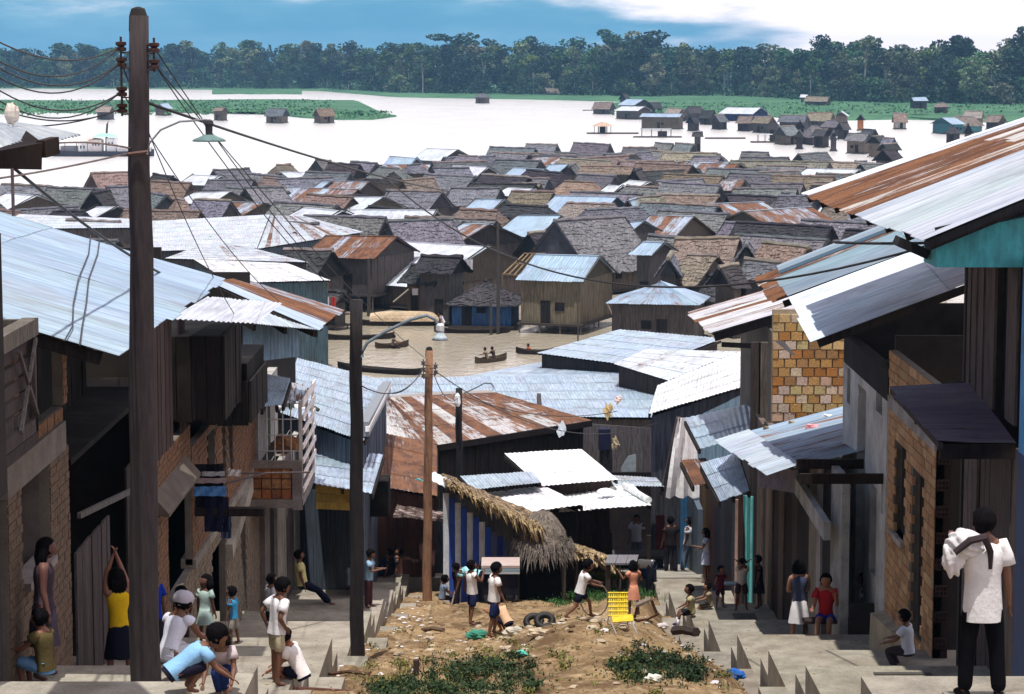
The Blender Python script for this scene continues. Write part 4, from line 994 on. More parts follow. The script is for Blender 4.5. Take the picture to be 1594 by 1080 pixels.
mb = MB(); q = W(943, 766, 66.5); mb.ell((q.x, q.y, q.z), (.26, .3, .11), 14, 8); tag(mb.build('white_sack', M['cloth'], None, (.8, .8, .8), smooth=True), 'round white sack lying on the patched market awning', 'sack')
q0, q1 = W(972, 760, 68), W(1010, 783, 64.4); mb = MB(); mb.tube([q0+Vector((0, 0, .08)), q1+Vector((0, 0, .08))], .09, 8); tag(mb.build('roof_pipe', M['paint'], None, (.75, .75, .78)), 'white tube lying along the patched market awning', 'pipe')
# dark market interior: back wall, posts, counter, hanging cloth
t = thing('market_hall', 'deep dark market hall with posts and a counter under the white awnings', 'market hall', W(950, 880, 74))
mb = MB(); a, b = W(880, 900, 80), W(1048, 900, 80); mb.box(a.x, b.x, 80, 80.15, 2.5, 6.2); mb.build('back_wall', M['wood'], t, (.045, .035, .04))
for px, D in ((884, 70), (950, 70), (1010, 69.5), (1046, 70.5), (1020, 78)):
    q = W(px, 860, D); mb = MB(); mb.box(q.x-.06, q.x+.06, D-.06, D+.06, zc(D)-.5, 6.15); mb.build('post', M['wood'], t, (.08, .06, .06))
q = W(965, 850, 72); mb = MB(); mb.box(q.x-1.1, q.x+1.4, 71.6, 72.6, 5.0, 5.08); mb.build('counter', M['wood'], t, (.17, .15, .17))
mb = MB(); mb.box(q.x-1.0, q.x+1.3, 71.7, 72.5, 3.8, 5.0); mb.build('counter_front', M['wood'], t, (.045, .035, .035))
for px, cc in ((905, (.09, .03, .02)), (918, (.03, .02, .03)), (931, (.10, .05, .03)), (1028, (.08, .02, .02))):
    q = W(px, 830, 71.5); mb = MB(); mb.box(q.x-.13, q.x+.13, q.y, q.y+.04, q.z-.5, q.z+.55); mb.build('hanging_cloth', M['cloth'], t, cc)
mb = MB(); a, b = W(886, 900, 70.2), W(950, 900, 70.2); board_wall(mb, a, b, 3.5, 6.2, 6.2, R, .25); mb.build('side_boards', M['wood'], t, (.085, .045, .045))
# white sheeting wall
t = thing('sheeting_wall', 'tall bright white sheeting hung as a side wall beside the market passage', 'sheeting', W(1065, 770, 69))
mb = MB(); P_ = []
for r_ in range(9):
    row = []
    for s_ in range(9):
        u, v = s_/8, r_/8; tl, tr_, bl, br = (1056, 650), (1078, 650), (1036, 772), (1092, 772)
        px = lerp(lerp(tl[0], tr_[0], u), lerp(bl[0], br[0], u), v**.8); py = lerp(650, 774, v) + (3*math.sin(s_*2.2) if r_ == 8 else 0)
        row.append(W(px, py, 69 + .08*math.sin(s_*1.9+r_*.5) + .5*u))
    P_.append(row)
for r_ in range(8):
    for s_ in range(8): mb.face([P_[r_][s_], P_[r_+1][s_], P_[r_+1][s_+1], P_[r_][s_+1]])
mb.build('sheet', M['cloth'], t, (.92, .90, .92), smooth=True)
mb = MB(); mb.beam(W(1056, 650, 69.1), W(1030, 770, 70.6), .1, .1); mb.build('edge_pole', M['wood'], t, (.2, .17, .16))
A, B = W(1030, 690, 71), W(1046, 690, 69.5)
# right middle sheds
roofed('house', 'blue grey iron roof shedding down toward the market passage', (1090, 698, 58.5), (1180, 672, 58.5), (1175, 628, 64), (1066, 652, 64), (.36, .46, .56), .05, (.10, .08, .08), walls=False, streaky=.2, inset=.2)
roofed('awning', 'small rust striped awning beside the white sheeting', (1080, 756, 56), (1125, 748, 56), (1098, 713, 59), (1060, 716, 59), (.55, .5, .5), .72, walls=False, cat='awning', streaky=1.5, sw=.35)
# ---- left roofs beyond the lane
roofed('house', 'large white iron roof with rust at its right end, upper left', (225, 391, 190), (400, 386, 192), (420, 335, 226), (225, 346, 222), ZINC_WHITE, .04, (.10, .10, .12), sl=5, sw=1.0, streaky=.2)
roofed('house', 'orange streaked iron roof slope falling to the right, upper left', (388, 389, 191), (566, 361, 214), (472, 337, 228), (420, 336, 227), ZINC_WHITE, .42, (.12, .16, .20), sl=5, sw=1.0, streaky=.9)
roofed('house', 'white iron roof beyond the big blue one at the left edge', (-10, 356, 214), (230, 354, 214), (225, 342, 232), (30, 334, 236), ZINC_WHITE, .05, sl=4, sw=1.0, streaky=.3)
roofed('house', 'rust striped roof with a pale gable post left of the middle', (256, 402, 168), (480, 408, 166), (372, 382, 186), (312, 383, 186), ZINC_WHITE, .45, (.14, .13, .14), sl=3, streaky=1.0)
roofed('house', 'white dented iron porch roof over blue posts at the lagoon left shore', (360, 440, 150), (514, 436, 154), (420, 400, 172), (300, 404, 168), (.82, .80, .83), .12, (.10, .16, .20), sl=3, streaky=.7)
mb = MB(); q = W(378, 398, 182); mb.box(q.x-.3, q.x+.3, q.y-.3, q.y+.3, q.z-1.2, q.z+.6); tag(mb.build('chimney', M['plaster'], None, (.8, .8, .8)), 'small white chimney stub on the rust striped roof', 'chimney')
roofed('house', 'wide pale iron roof sloping toward the black pole, with white bundles on it', (436, 642, 60), (566, 686, 56), (604, 598, 76), (462, 560, 80), ZINC, .03, (.16, .20, .27), sl=2.8, streaky=.3, zb=5.0, inset=.3)
mb = MB(); mb.beam(W(566, 668, 56.6), W(602, 602, 75.5), .25, .35); tag(mb.build('roof_gutter', M['metal'], None, (.25, .27, .30, .2)), 'dark gutter board with a white edge along the wide pale roof', 'gutter')
mb = MB(); mb.beam(W(572, 668, 56.5), W(606, 600, 75.4), .10, .12); tag(mb.build('gutter_edge', M['paint'], None, (.8, .8, .82)), 'thin white strip along the outside of the dark gutter board', 'trim')
q = W(447, 636, 62)
for i, (dx, dz, rr, cc, lab) in enumerate(((-.15, .12, .17, (.8, .8, .8), 'white sandbag on the wide pale roof, left one of the heap'), (.12, .14, .16, (.04, .05, .05), 'dark bundle between the white sandbags on the wide pale roof'), (.4, .10, .2, (.8, .8, .8), 'white sandbag on the wide pale roof, right one of the heap'), (.7, .02, .13, (.05, .06, .05), 'dark rag at the right end of the sandbag heap'))):
    mb = MB(); mb.ell((q.x+dx, q.y-dx*.3, q.z+dz*.3), (rr*1.2, rr, rr*.7), 10, 7, fn=lambda v: 1+.15*math.sin(7*v.x+3*v.y)); tag(mb.build('roof_bundle', M['cloth'], None, cc, smooth=True), lab, 'bundle')
roofed('house', 'small blue white iron roof over a yellow wall beside the black pole', (488, 752, 52), (578, 768, 52), (596, 710, 60), (489, 699, 60), ZINC, .08, (.20, .16, .13), walls=False, streaky=.5)
mb = MB()
for k in range(3):
    a, b = W(492, 753+13*k, 52.6), W(560, 760+11*k, 52.6); mb = MB() ; mb.beam((a.x, a.y, a.z-.1), (b.x, b.y, b.z-.1), .05, .17); o_ = mb.build('yellow_board', M['paint'], None, jit((.42, .29, .06), .06)); tag(o_, f"mustard yellow fascia board, {('top','middle','bottom')[k]} one of three beside the black pole", 'board')

# ---- turquoise gable shed and striped hut
t = thing('gable_shed', 'turquoise gabled shed wall behind the brown pole', 'shed', W(640, 800, 68))
q = [W(605, 786, 68), W(668, 786, 68), W(668, 752, 68), W(650, 745, 68), W(622, 762, 68)]
mb = MB(); mb.quadbox([p for p in q], [p+Vector((0, .1, 0)) for p in q]); mb.build('gable', M['paint'], t, (.10, .42, .46))
a, b = W(565, 850, 69), W(690, 850, 69); mb = MB(); board_wall(mb, a, b, 3.8, 7.3, 7.0, R, .3); mb.build('wall', M['wood'], t, (.13, .15, .20))
mb = MB(); thatch_plane(mb, W(612, 803, 64), W(692, 812, 64), W(690, 798, 66), W(618, 788, 66), course=.25, ragged=.14, seg=.2); mb.build('thatch_fringe', M['thatch'], t, (.22, .17, .16))
mb = MB(); q0, q1 = W(575, 792, 60), W(605, 792, 60); mb.box(q0.x, q1.x, 60, 61, q0.z-.2, q0.z+.7); mb.build('dark_box', M['wood'], t, (.02, .018, .02))
t = thing('striped_hut', 'hut with blue and grey striped board wall and a shaggy palm thatch slope', 'hut', W(745, 870, 62.5))
A, B = W(690, 870, 62), W(812, 880, 61); n = 13
for k in range(n):
    a, b = lerp(A, B, k/n), lerp(A, B, (k+.97)/n); zt = lerp(8.75, 7.3, k/n); cc = (.03, .09, .48) if k % 2 else (.72, .74, .80)
    if k > 7: cc = (.02, .05, .28) if k % 2 else (.10, .12, .22)
    zb = 5.5; mb = MB(); mb.box(a.x, b.x, a.y, a.y+.06, zb, zt); mb.build('plank', M['paint'], t, jit(cc, .08))
for k in range(6):
    a = lerp(A, B, .45+k*.07); mb = MB(); mb.box(a.x, a.x+.2, a.y-.07, a.y-.02, 5.6, 6.35); mb.build('skirting_board', M['paint'], t, (.02, .02, .03) if k % 2 == 0 else (.30, .32, .36))
mb = MB(); e0, e1, t1, t0 = W(694, 754, 61), W(838, 822, 60.2), W(848, 806, 64.2), W(686, 738, 65)
mb.face([e0-Vector((0, 0, .12)), t0-Vector((0, 0, .12)), t1-Vector((0, 0, .12)), e1-Vector((0, 0, .12))], [(0, 0), (0, 1), (1, 1), (1, 0)])
thatch_plane(mb, e0, e1, t1, t0, course=.5, ragged=.05, seg=.14, thick=.06); mb.build('roof', M['thatch'], t, (.29, .22, .155))
mb = MB(); rnd = random.Random(8)
for k in range(260):      # long loose palm fronds hanging from the eave
    u = rnd.random()**.8; p = lerp(e0, e1, u) + Vector((rnd.uniform(-.05, .05), rnd.uniform(-.1, .25), rnd.uniform(-.02, .1))); d = Vector((rnd.uniform(.0, .22), rnd.uniform(-.22, -.05), -rnd.uniform(.2, .5)*(.45+.6*u)))
    s_ = Vector((.028, 0, .01)); mb.face([p-s_, p+s_, p+d*.6+Vector((0, -.05, .06))+s_*.8, p+d, p+d*.6+Vector((0, -.05, .06))-s_*.8], [(u*6, 0), (u*6+.05, 0), (u*6+.05, .4), (u*6, .6), (u*6, .4)])
mb.build('frond_fringe', M['thatch'], t, STRAW)['kind'] = 'stuff'
mb = MB(); sheet_mesh(mb, W(660, 742, 62.5), W(712, 768, 61.5), W(720, 758, 62.5), W(676, 734, 64), 6, .012); mb.build('roof_sheet', M['metal'], t, (.7, .76, .82, .05))
# rounded thatch end, like a haystack over a dark opening
c = W(843, 905, 60); t = thing('thatch_porch', 'bulging grey thatch hood like a haystack over a dark opening', 'thatch porch', (c.x, c.y, gz(c.x, 60)))
mb = MB(); zb = W(843, 868, 60).z; zt = W(843, 806, 60).z; rings = []
for i in range(10):
    v = i/9; z = lerp(zb, zt, v); r_ = max(.02, .70*math.cos(v*1.565)**.62); row = []
    for j in range(25):
        a = 2*math.pi*j/24; rr = r_*(1+R.uniform(-.05, .05)); row.append(Vector((c.x + 0.05*v + rr*math.cos(a)*(1.0), c.y+1.2 + rr*math.sin(a)*1.5, z + (R.uniform(-.16, .05) if i == 0 else 0))))
    row[-1] = row[0]; rings.append(row)
for i in range(9):
    for j in range(24): mb.face([rings[i][j], rings[i][j+1], rings[i+1][j+1], rings[i+1][j]], [(j*.3, i*.25), ((j+1)*.3, i*.25), ((j+1)*.3, i*.25+.25), (j*.3, i*.25+.25)])
mb.build('hood', M['thatch'], t, (.15, .125, .105), smooth=True)
for k in range(220):
    pass
mb = MB()
for k in range(260):
    a = R.uniform(math.pi, 2*math.pi); r_ = .75; p = Vector((c.x+r_*math.cos(a), c.y+1.2+r_*1.5*math.sin(a), zb+R.uniform(.0, .35))); d = Vector((R.uniform(-.1, .1)+.1*math.cos(a), -.1, -R.uniform(.2, .5))); s_ = Vector((.02, 0, 0))
    mb.face([p-s_, p+s_, p+d], [(k*.1, 0), (k*.1+.03, 0), (k*.1, .5)])
mb.build('loose_straw', M['thatch'], t, (.17, .145, .13))['kind'] = 'stuff'
mb = MB(); mb.box(c.x-.55, c.x+.5, c.y+.9, c.y+2.4, gz(c.x, 60)-.5, zb+.2); mb.build('dark_store', M['wood'], t, (.012, .010, .012))
for sx in (-.62, .58):
    post_at(t, Vector((c.x+sx, c.y+.7, gz(c.x, 60)-.4)), zb-gz(c.x, 60)+.7, .06)
# fallen palm thatch heap right of the hood
t = thing('thatch_heap', 'heap of straw coloured palm fronds slumped beside the haystack hood', 'thatch heap', hit(915, 868))
mb = MB(); c = W(912, 866, 63)
for k in range(420):
    u = R.random(); px = lerp(882, 948, u); top = lerp(845, 868, u**1.5); py = lerp(top, top+14, R.random()**1.5); p = W(px, py, 63+R.uniform(-.6, .6)); d = Vector((R.uniform(.05, .25), R.uniform(-.2, 0), -R.uniform(.05, .26)))
    s_ = Vector((.01, .02, .03)); mb.face([p-s_, p+s_, p+d+s_, p+d-s_], [(k*.1, 0), (k*.1+.05, 0), (k*.1+.05, .4), (k*.1, .4)])
mb.build('palm_fronds', M['thatch'], t, (.34, .25, .15))['kind'] = 'stuff'

# ================================================================== LEFT ROW OF HOUSES (fronts on x = -5.4)
XF = -5.4
def DY(px, x=XF, py=700): return Wx(px, py, x).y
def Z(px, py, x=XF): return Wx(px, py, x).z
BRK = (.40, .20, .10)
def wallpiece(t, name, y0, y1, z0, z1, x0=XF-.22, x1=XF, mat='plaster', colr=(.3, .27, .24)):
    mb = MB(); mb.box(x0, x1, y0, y1, z0, z1); return mb.build(name, M[mat], t, colr)
def courses(t, y0, y1, z0, z1, x, side, holes=(), bl=.27, bh=.105, cols=((.24, .12, .065), (.17, .13, .10), (.30, .20, .11), (.13, .085, .065)), single=0, rnd=None, name='brick'):
    """brick facing on the plane x; side +1 looks to +x. single>0: that many bricks as parts, the rest one part"""
    rnd = rnd or random.Random(3)
    mb = MB(); mb.box(min(x, x-side*.12), max(x, x-side*.12), y0, y1, z0, z1) if not holes else None
    if holes:
        # mortar body built in strips round the holes
        ys = sorted({y0, y1, *[h[0] for h in holes], *[h[1] for h in holes]}); ys = [q for q in ys if y0 <= q <= y1]
        for a, b in zip(ys, ys[1:]):
            m_ = (a+b)/2; cuts = sorted([(h[2], h[3]) for h in holes if h[0] <= m_ <= h[1]]); z = z0
            for c0, c1 in cuts + [(z1, z1)]:
                if c0 > z: mb.box(min(x, x-side*.12), max(x, x-side*.12), a, b, z, min(c0, z1))
                z = max(z, c1)
    mb.build('mortar_wall', M['plaster'], t, (.17, .15, .13))
    base = None; rest = MB(); nr = max(1, round((z1-z0)/bh)); hh = (z1-z0)/nr; n = 0
    cells = []
    for r_ in range(nr):
        y = y0 - (bl/2 if r_ % 2 else 0)
        while y < y1:
            a, b = max(y, y0), min(y+bl, y1); y += bl
            if b-a < .06: continue
            zc_ = z0+(r_+.5)*hh
            if any(h[0]-.02 < (a+b)/2 < h[1]+.02 and h[2]-.02 < zc_ < h[3]+.02 for h in holes): continue
            cells.append((a+.008, b-.008, z0+r_*hh+.008, z0+(r_+1)*hh-.008))
    cells.sort(key=lambda c_: c_[0])
    for i, (a, b, c0, c1) in enumerate(cells):
        o = .014 + rnd.uniform(-.005, .006)
        if i < single:
            if base is None:
                q = MB(); q.box(-.5, .5, -.5, .5, -.5, .5); base = q.build(name, M['brick'], t, cols[0], keep=(0, 0, 0)); ob_ = base
            else: ob_ = base.copy(); COL.objects.link(ob_)
            ob_.location = Vector((x+side*(o/2-.02), (a+b)/2, (c0+c1)/2))-wloc(t); ob_.scale = (o+.04, b-a, c1-c0); ob_.color = (*jit(rnd.choice(cols), .15, rnd), 1)
        else: rest.box(x-.01, x+side*o, a, b, c0, c1) if side > 0 else rest.box(x-o, x+.01, a, b, c0, c1)
    if rest.v:
        ob_ = rest.build('brick_courses', M['brick'], t, cols[0]); ob_['kind'] = 'stuff'
def planks(t, y0, y1, z0, z1, x, side, w_=.2, colr=(.2, .16, .14), name='plank', z0b=None, rnd=R):
    n = max(1, round((y1-y0)/w_))
    for k in range(n):
        a, b = lerp(y0, y1, k/n), lerp(y0, y1, (k+.96)/n); o = rnd.uniform(0, .025); mb = MB(); zz = z0 + (lerp(0, (z0b-z0), k/n) if z0b is not None else 0)
        mb.box(min(x-side*.03+side*o, x+side*o), max(x-side*.03+side*o, x+side*o), a, b, zz-rnd.uniform(0, .03), z1); mb.build(name, M['wood'], t, jit(colr, .16))
def void(t, y0, y1, z0, z1, xb, name='inner_wall'):       # wall of the room behind an opening, its shade put into the near-black colour
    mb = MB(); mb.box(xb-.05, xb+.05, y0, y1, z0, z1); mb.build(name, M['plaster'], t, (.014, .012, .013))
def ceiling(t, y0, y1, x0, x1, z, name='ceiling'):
    mb = MB(); mb.box(x0, x1, y0, y1, z, z+.08); mb.build(name, M['wood'], t, (.012, .010, .011))  # near-black colour carries the shade of the room
def house_body(t, y0, y1, z0, z1, xf, xb, colr=(.03, .026, .026)):
    """the end and back walls and the floor between storeys"""
    for y in (y0, y1):
        mb = MB(); mb.box(min(xf, xb), max(xf, xb), y-.06, y+.06, z0, z1); mb.build('party_wall', M['plaster'], t, colr)
    mb = MB(); mb.box(xb-.08, xb+.08, y0, y1, z0, z1); mb.build('back_wall', M['plaster'], t, colr)

# L0: near balcony at the very left edge
t = thing('balcony_house', 'house end with a weathered wooden balcony and crossed braces at the left edge', 'house', (-6.2, 23, 13.5))
ya, yb = 22.3, DY(48, -4.9, 520); zt = Z(48, 507, -4.9); zb_ = Z(48, 662, -4.9)
mb = MB(); mb.beam((-4.9, ya, zt), (-4.9, yb, zt), .16, .17); mb.build('top_rail', M['wood'], t, (.30, .27, .24))
mb = MB(); mb.beam((-4.9, ya, zb_), (-4.9, yb, zb_), .10, .14); mb.build('bottom_rail', M['wood'], t, (.15, .12, .12))
mb = MB(); mb.box(-4.95, -4.85, yb-.08, yb, zb_-.1, zt); mb.build('corner_post', M['wood'], t, (.17, .14, .15))
for k in range(5):
    z = lerp(zb_+.12, zt-.2, k/4); mb = MB(); mb.beam((-4.93, ya, z), (-4.93, yb-.1, z), .025, .13); mb.build('slat', M['wood'], t, jit((.15, .12, .125), .1))
mb = MB(); mb.beam((-4.84, yb-.05, zt-.12), (-4.84, yb-.9, zb_+.05), .03, .05); mb.build('brace', M['wood'], t, (.30, .27, .27))
mb = MB(); mb.beam((-4.84, yb-.05, zb_+.1), (-4.84, yb-.9, zt-.15), .03, .05); mb.build('brace', M['wood'], t, (.22, .19, .19))
mb = MB(); mb.box(-6.5, -4.85, ya, yb, zb_-.2, zb_-.08); mb.build('floor_deck', M['wood'], t, (.10, .08, .08))
mb = MB(); mb.beam((-4.9, yb-.04, zt), (-6.5, yb-.04, zt), .1, .14); mb.build('top_rail', M['wood'], t, (.24, .21, .19))
mb = MB(); mb.box(-5.7, -5.45, ya-2, 25.3, 12.2, 18.4); mb.build('wall', M['plaster'], t, (.05, .042, .045))
mb = MB(); mb.box(-5.45, -4.7, ya-2, 22.2, zb_-.3, 18.4); mb.build('wall', M['wood'], t, (.05, .042, .045))

# L1: brick arcade, dark opening, plank upper floor, under the big blue roof
e0, e1, t1, t0 = W(176, 551, 26.3), W(350, 434, 36.2), W(-60, 322, 37.2), W(-120, 458, 26.8)
# slope: e0-e1 eave, tops to the left and higher
e0 = Wx(176, 551, -4.2); e1 = Wx(350, 434, -4.25); 
t0 = Vector((-9.5, e0.y, e0.z+1.55)); t1 = Vector((-9.5, e1.y, e1.z+1.55))
t = thing('brick_arcade_house', 'dark brick arcaded house under the great blue grey roof at left', 'house', (-7, 31, 12.2))
BR = (e0, e1, t1, t0)
sheets(t, e0, e1, t1, t0, (.29, .385, .49), .14, sl=2.6, sw=.8, waves=10, streaky=.35, seed=11)
sheets(t, Vector((-13.5, e0.y, e0.z+.5)), Vector((-13.5, e1.y, e1.z+.5)), t1, t0, ZINC, .1, sl=2.6, sw=2, waves=10)
for k in range(9):
    y = lerp(e0.y+.15, e1.y-.1, k/8); z = lerp(e0.z, e1.z, k/8); mb = MB(); mb.beam((-4.35, y, z-.07), (-9.4, y, z+1.42), .07, .13); mb.build('rafter', M['wood'], t, (.06, .05, .05))
zr_ = e0.z
y0, y1 = 25.6, 38.4
zbm = Z(95, 655); zbl = Z(95, 700); BK2 = ((.17, .11, .075), (.15, .12, .10), (.22, .17, .12), (.12, .10, .09))
wallpiece(t, 'beam', 25.3, DY(97), zbl, zbm, XF-.3, XF+.05, 'concrete', (.17, .15, .14))
courses(t, 25.3, DY(97), zbm, zbm+.17, XF, 1, bl=.11, bh=.17)
for a_, b_ in ((8, 30), (75, 105)):
    ya_, yb_ = DY(a_), DY(b_); courses(t, ya_, yb_, 11.9, zbl, XF, 1, cols=BK2)
    mb = MB(); mb.box(XF-.4, XF-.12, ya_, yb_, 11.9, zbl); mb.build('pier_core', M['plaster'], t, (.14, .12, .11))
    courses(t, yb_-.25, yb_, zbm+.17, zr_, XF, 1)
courses(t, DY(30), DY(75), 11.9, Z(75, 880), XF-.06, 1, cols=BK2)
mb = MB(); mb.box(XF-.2, XF+.08, DY(32), DY(75), Z(75, 880), Z(75, 880)+.09); mb.build('sill', M['concrete'], t, (.26, .23, .23))
# wooden plank gate beside the arcade and the unlit passage
planks(t, DY(110), DY(165), 12.1, Z(140, 832), XF+.02, 1, .24, (.19, .155, .165))
mb = MB(); mb.beam((XF+.1, DY(108), Z(108, 805)), (XF+.45, DY(172), Z(172, 755)), .05, .07); mb.build('handrail', M['wood'], t, (.30, .28, .29))
planks(t, DY(205), DY(232), 12.0, 14.2, XF-.1, 1, .25, (.10, .08, .08))
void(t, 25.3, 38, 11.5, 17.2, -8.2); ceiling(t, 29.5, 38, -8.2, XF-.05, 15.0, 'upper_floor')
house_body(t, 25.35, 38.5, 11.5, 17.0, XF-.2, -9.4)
# upper plank wall right of the pole
planks(t, DY(234, py=600), DY(268, py=600), Z(250, 700)-.1, e1.z-.1, XF, 1, .2, (.17, .125, .125))
planks(t, DY(280, py=600), DY(288, py=600), Z(284, 672), e1.z-.2, XF, 1, .2, (.13, .09, .10))
courses(t, DY(232, py=740), DY(296, py=740), Z(250, 792), Z(250, 700)-.1, XF, 1)
planks(t, 29.6, DY(228, py=600), 14.6, e0.z, XF-.9, 1, .3, (.010, .009, .010), name='shade_plank')  # near-black boards added to paint the shade behind the opening
mb = MB(); ya_, yb_ = DY(236, py=775), DY(300, py=775)
yb_ -= .9; mb.quadbox([(XF, ya_, Z(240, 796)), (XF+.26, ya_, Z(240, 796)-.05), (XF+.26, yb_, Z(240, 796)-.05), (XF, yb_, Z(240, 796))], [(XF, ya_, Z(240, 796)+.30), (XF+.26, ya_, Z(240, 796)), (XF+.26, yb_, Z(240, 796)), (XF, yb_, Z(240, 796)+.30)])
mb.build('canopy_slab', M['concrete'], t, (.12, .10, .09))
courses(t, DY(245, py=900), DY(262, py=900), 10.3, Z(250, 800), XF, 1)
# white light patch on the pole side
# L2: brick row house with windows
t = thing('brick_row_house', 'brick house with barred windows and a laundry rack, behind the tall pole', 'house', (-7, 43, 9.6))
yA, yB = DY(298, py=760), DY(404, py=760)
zlo, zmid, ztop = 8.0, Z(350, 800), Z(350, 632)
hol = [(DY(322, py=680), DY(334, py=680), Z(330, 745), ztop-.15), (DY(354, py=680), DY(362, py=680), Z(358, 735), ztop-.3), (DY(345, py=680), DY(351, py=680), zmid+.2, ztop-.1)]
courses(t, yA, yB, zmid, ztop, XF, 1, holes=hol)
lows = [(DY(266, py=900), DY(286, py=900)), (DY(330, py=900), DY(352, py=900)), (DY(376, py=900), DY(384, py=900))]
hol2 = [(a, b, zlo, zmid-.35) for a, b in lows]
courses(t, DY(262, py=900), yB, zlo, zmid-.05, XF-.01, 1, holes=hol2, cols=((.26, .20, .145), (.22, .17, .13), (.30, .23, .16)))
wallpiece(t, 'beam', yA, yB, zmid-.06, zmid+.1, XF-.2, XF+.06, 'concrete', (.28, .25, .22))
for a, b in lows:
    wallpiece(t, 'door', a, b, zlo, zmid-.3, XF-.35, XF-.28, 'wood', (.07, .055, .05))
for h_ in hol: wallpiece(t, 'shutter', h_[0], h_[1], h_[2], h_[3], XF-.2, XF-.15, 'wood', (.06, .05, .06))
house_body(t, DY(262, py=900), yB, 8, 15.5, XF-.15, -9.4)
mb = MB(); a, b = DY(352, py=820), DY(372, py=820); mb.beam((XF+.05, a, Z(352, 860)), (XF+.05, b+1.6, Z(372, 800)+.3), .14, .3); mb.build('sloped_lintel', M['concrete'], t, (.36, .33, .29))
# roofs over it
e0 = Wx(410, 496, -3.7); e1 = Wx(533, 483, -3.7)
q0, q1 = W(268, 497, 37.0), W(398, 502, 38.5)
tt, P = roofed('iron_canopy', 'curved white iron sheets tucked below the great blue roof', (262, 496, 37.2), (400, 503, 38.6), (440, 472, 41), (322, 462, 40.5), ZINC_WHITE, .05, walls=False, cat='canopy', streaky=.3, soffit=False)
roofed('iron_roof', 'iron roof of long rust edged sheets jutting toward the lagoon', (494, 513, 45), (534, 482, 51), (372, 432, 52.5), (330, 440, 47), (.42, .51, .62), .55, walls=False, cat='roof', streaky=1.3, sl=3, seed=9)
roofed('iron_roof', 'inner slope of pale sheets under the rust edged roof', (398, 503, 44.5), (494, 513, 45), (430, 470, 48), (330, 462, 46), ZINC_WHITE, .1, walls=False, cat='roof', streaky=.4, sl=3)
corr_wall('corrugated_wall', 'blue corrugated end wall with a brown rust stain', W(378, 540, 45.2), W(464, 540, 46.2), W(380, 492, 45.2).z, W(464, 500, 46.2).z, W(400, 565, 45.2).z, (.24, .36, .50), .22)
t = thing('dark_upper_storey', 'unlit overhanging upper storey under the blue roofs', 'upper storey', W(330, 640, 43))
mb = MB(); z0_, z1_ = W(340, 622, 41).z, W(340, 500, 41).z; mb.box(XF-.5, -4.72, 38.8, 41.2, z0_, z1_); mb.build('wall', M['wood'], t, (.008, .007, .010))  # shade of the roof above is put into the near-black wall colour
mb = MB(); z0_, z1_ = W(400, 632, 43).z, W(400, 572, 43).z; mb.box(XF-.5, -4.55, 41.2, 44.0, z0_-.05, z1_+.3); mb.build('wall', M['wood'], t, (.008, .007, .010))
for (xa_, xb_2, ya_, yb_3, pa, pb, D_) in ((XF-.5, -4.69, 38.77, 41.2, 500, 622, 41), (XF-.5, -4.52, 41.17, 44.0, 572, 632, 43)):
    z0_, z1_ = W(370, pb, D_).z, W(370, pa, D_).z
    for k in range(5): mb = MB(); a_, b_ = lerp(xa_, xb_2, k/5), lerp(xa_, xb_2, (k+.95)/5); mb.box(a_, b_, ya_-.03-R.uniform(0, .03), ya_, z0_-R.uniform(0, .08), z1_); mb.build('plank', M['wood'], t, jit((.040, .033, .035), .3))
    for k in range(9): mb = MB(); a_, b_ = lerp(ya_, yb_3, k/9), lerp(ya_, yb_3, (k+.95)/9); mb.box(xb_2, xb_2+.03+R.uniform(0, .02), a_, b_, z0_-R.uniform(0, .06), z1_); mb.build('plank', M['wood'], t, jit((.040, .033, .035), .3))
roofed('iron_roof', 'small pale roof folded round the dark upper storey', (372, 640, 44.0), (440, 628, 46), (452, 590, 49), (398, 580, 49), ZINC, .1, walls=False, cat='roof', streaky=.5)
roofed('iron_roof', 'small rust edged lean-to roof behind the folded one', (432, 632, 50), (472, 622, 51), (480, 600, 53), (418, 588, 53), ZINC, .35, walls=False, cat='roof', streaky=1)
# L3: house with white balcony
t = thing('balcony_building', 'concrete framed house with white slatted balcony and brick panels at left', 'house', (-6, 53, 7.6))
xb_ = -4.35
yb0, yb1 = 49.5, DY(490, xb_, 700)
zt_, zm_, zl_ = Z(462, 735, xb_), Z(462, 735, xb_), Z(462, 790, xb_)
wallpiece(t, 'balcony_slab', yb0, yb1, W(440, 782, 50).z, W(440, 770, 50).z, XF, xb_, 'concrete', (.22, .20, .20))
# front of the balcony facing us: frame and brick panel
a, b = W(392, 760, yb0), W(462, 760, yb0)
zA, zB = W(440, 785, yb0).z, W(440, 728, yb0).z
mb = MB(); mb.box(XF, xb_, yb0-.1, yb0, zB, zB+.16); mb.build('top_beam', M['concrete'], t, (.26, .23, .22))
mb = MB(); mb.box(XF, xb_, yb0-.1, yb0, zA-.06, zA+.12); mb.build('bottom_beam', M['concrete'], t, (.26, .23, .22))
mb = MB(); mb.box(xb_-.2, xb_, yb0-.11, yb0+.02, zA-.1, zB+.02); mb.build('corner_post', M['concrete'], t, (.24, .21, .22))
bw_, bh_ = (xb_-.22-XF)/4, (zB-zA-.12)/3
for i in range(4):
    for j in range(3):
        mb = MB(); mb.box(XF+i*bw_+.012, XF+(i+1)*bw_-.012, yb0-.07+R.uniform(-.006, .006), yb0-.02, zA+.12+j*bh_+.012, zA+.12+(j+1)*bh_-.012); mb.build('brick', M['brick'], t, jit(R.choice([(.38, .14, .05), (.42, .20, .09), (.32, .12, .06)]), .12))
mb = MB(); mb.box(XF, xb_-.2, yb0-.02, yb0, zA, zB); mb.build('mortar', M['plaster'], t, (.15, .12, .10))
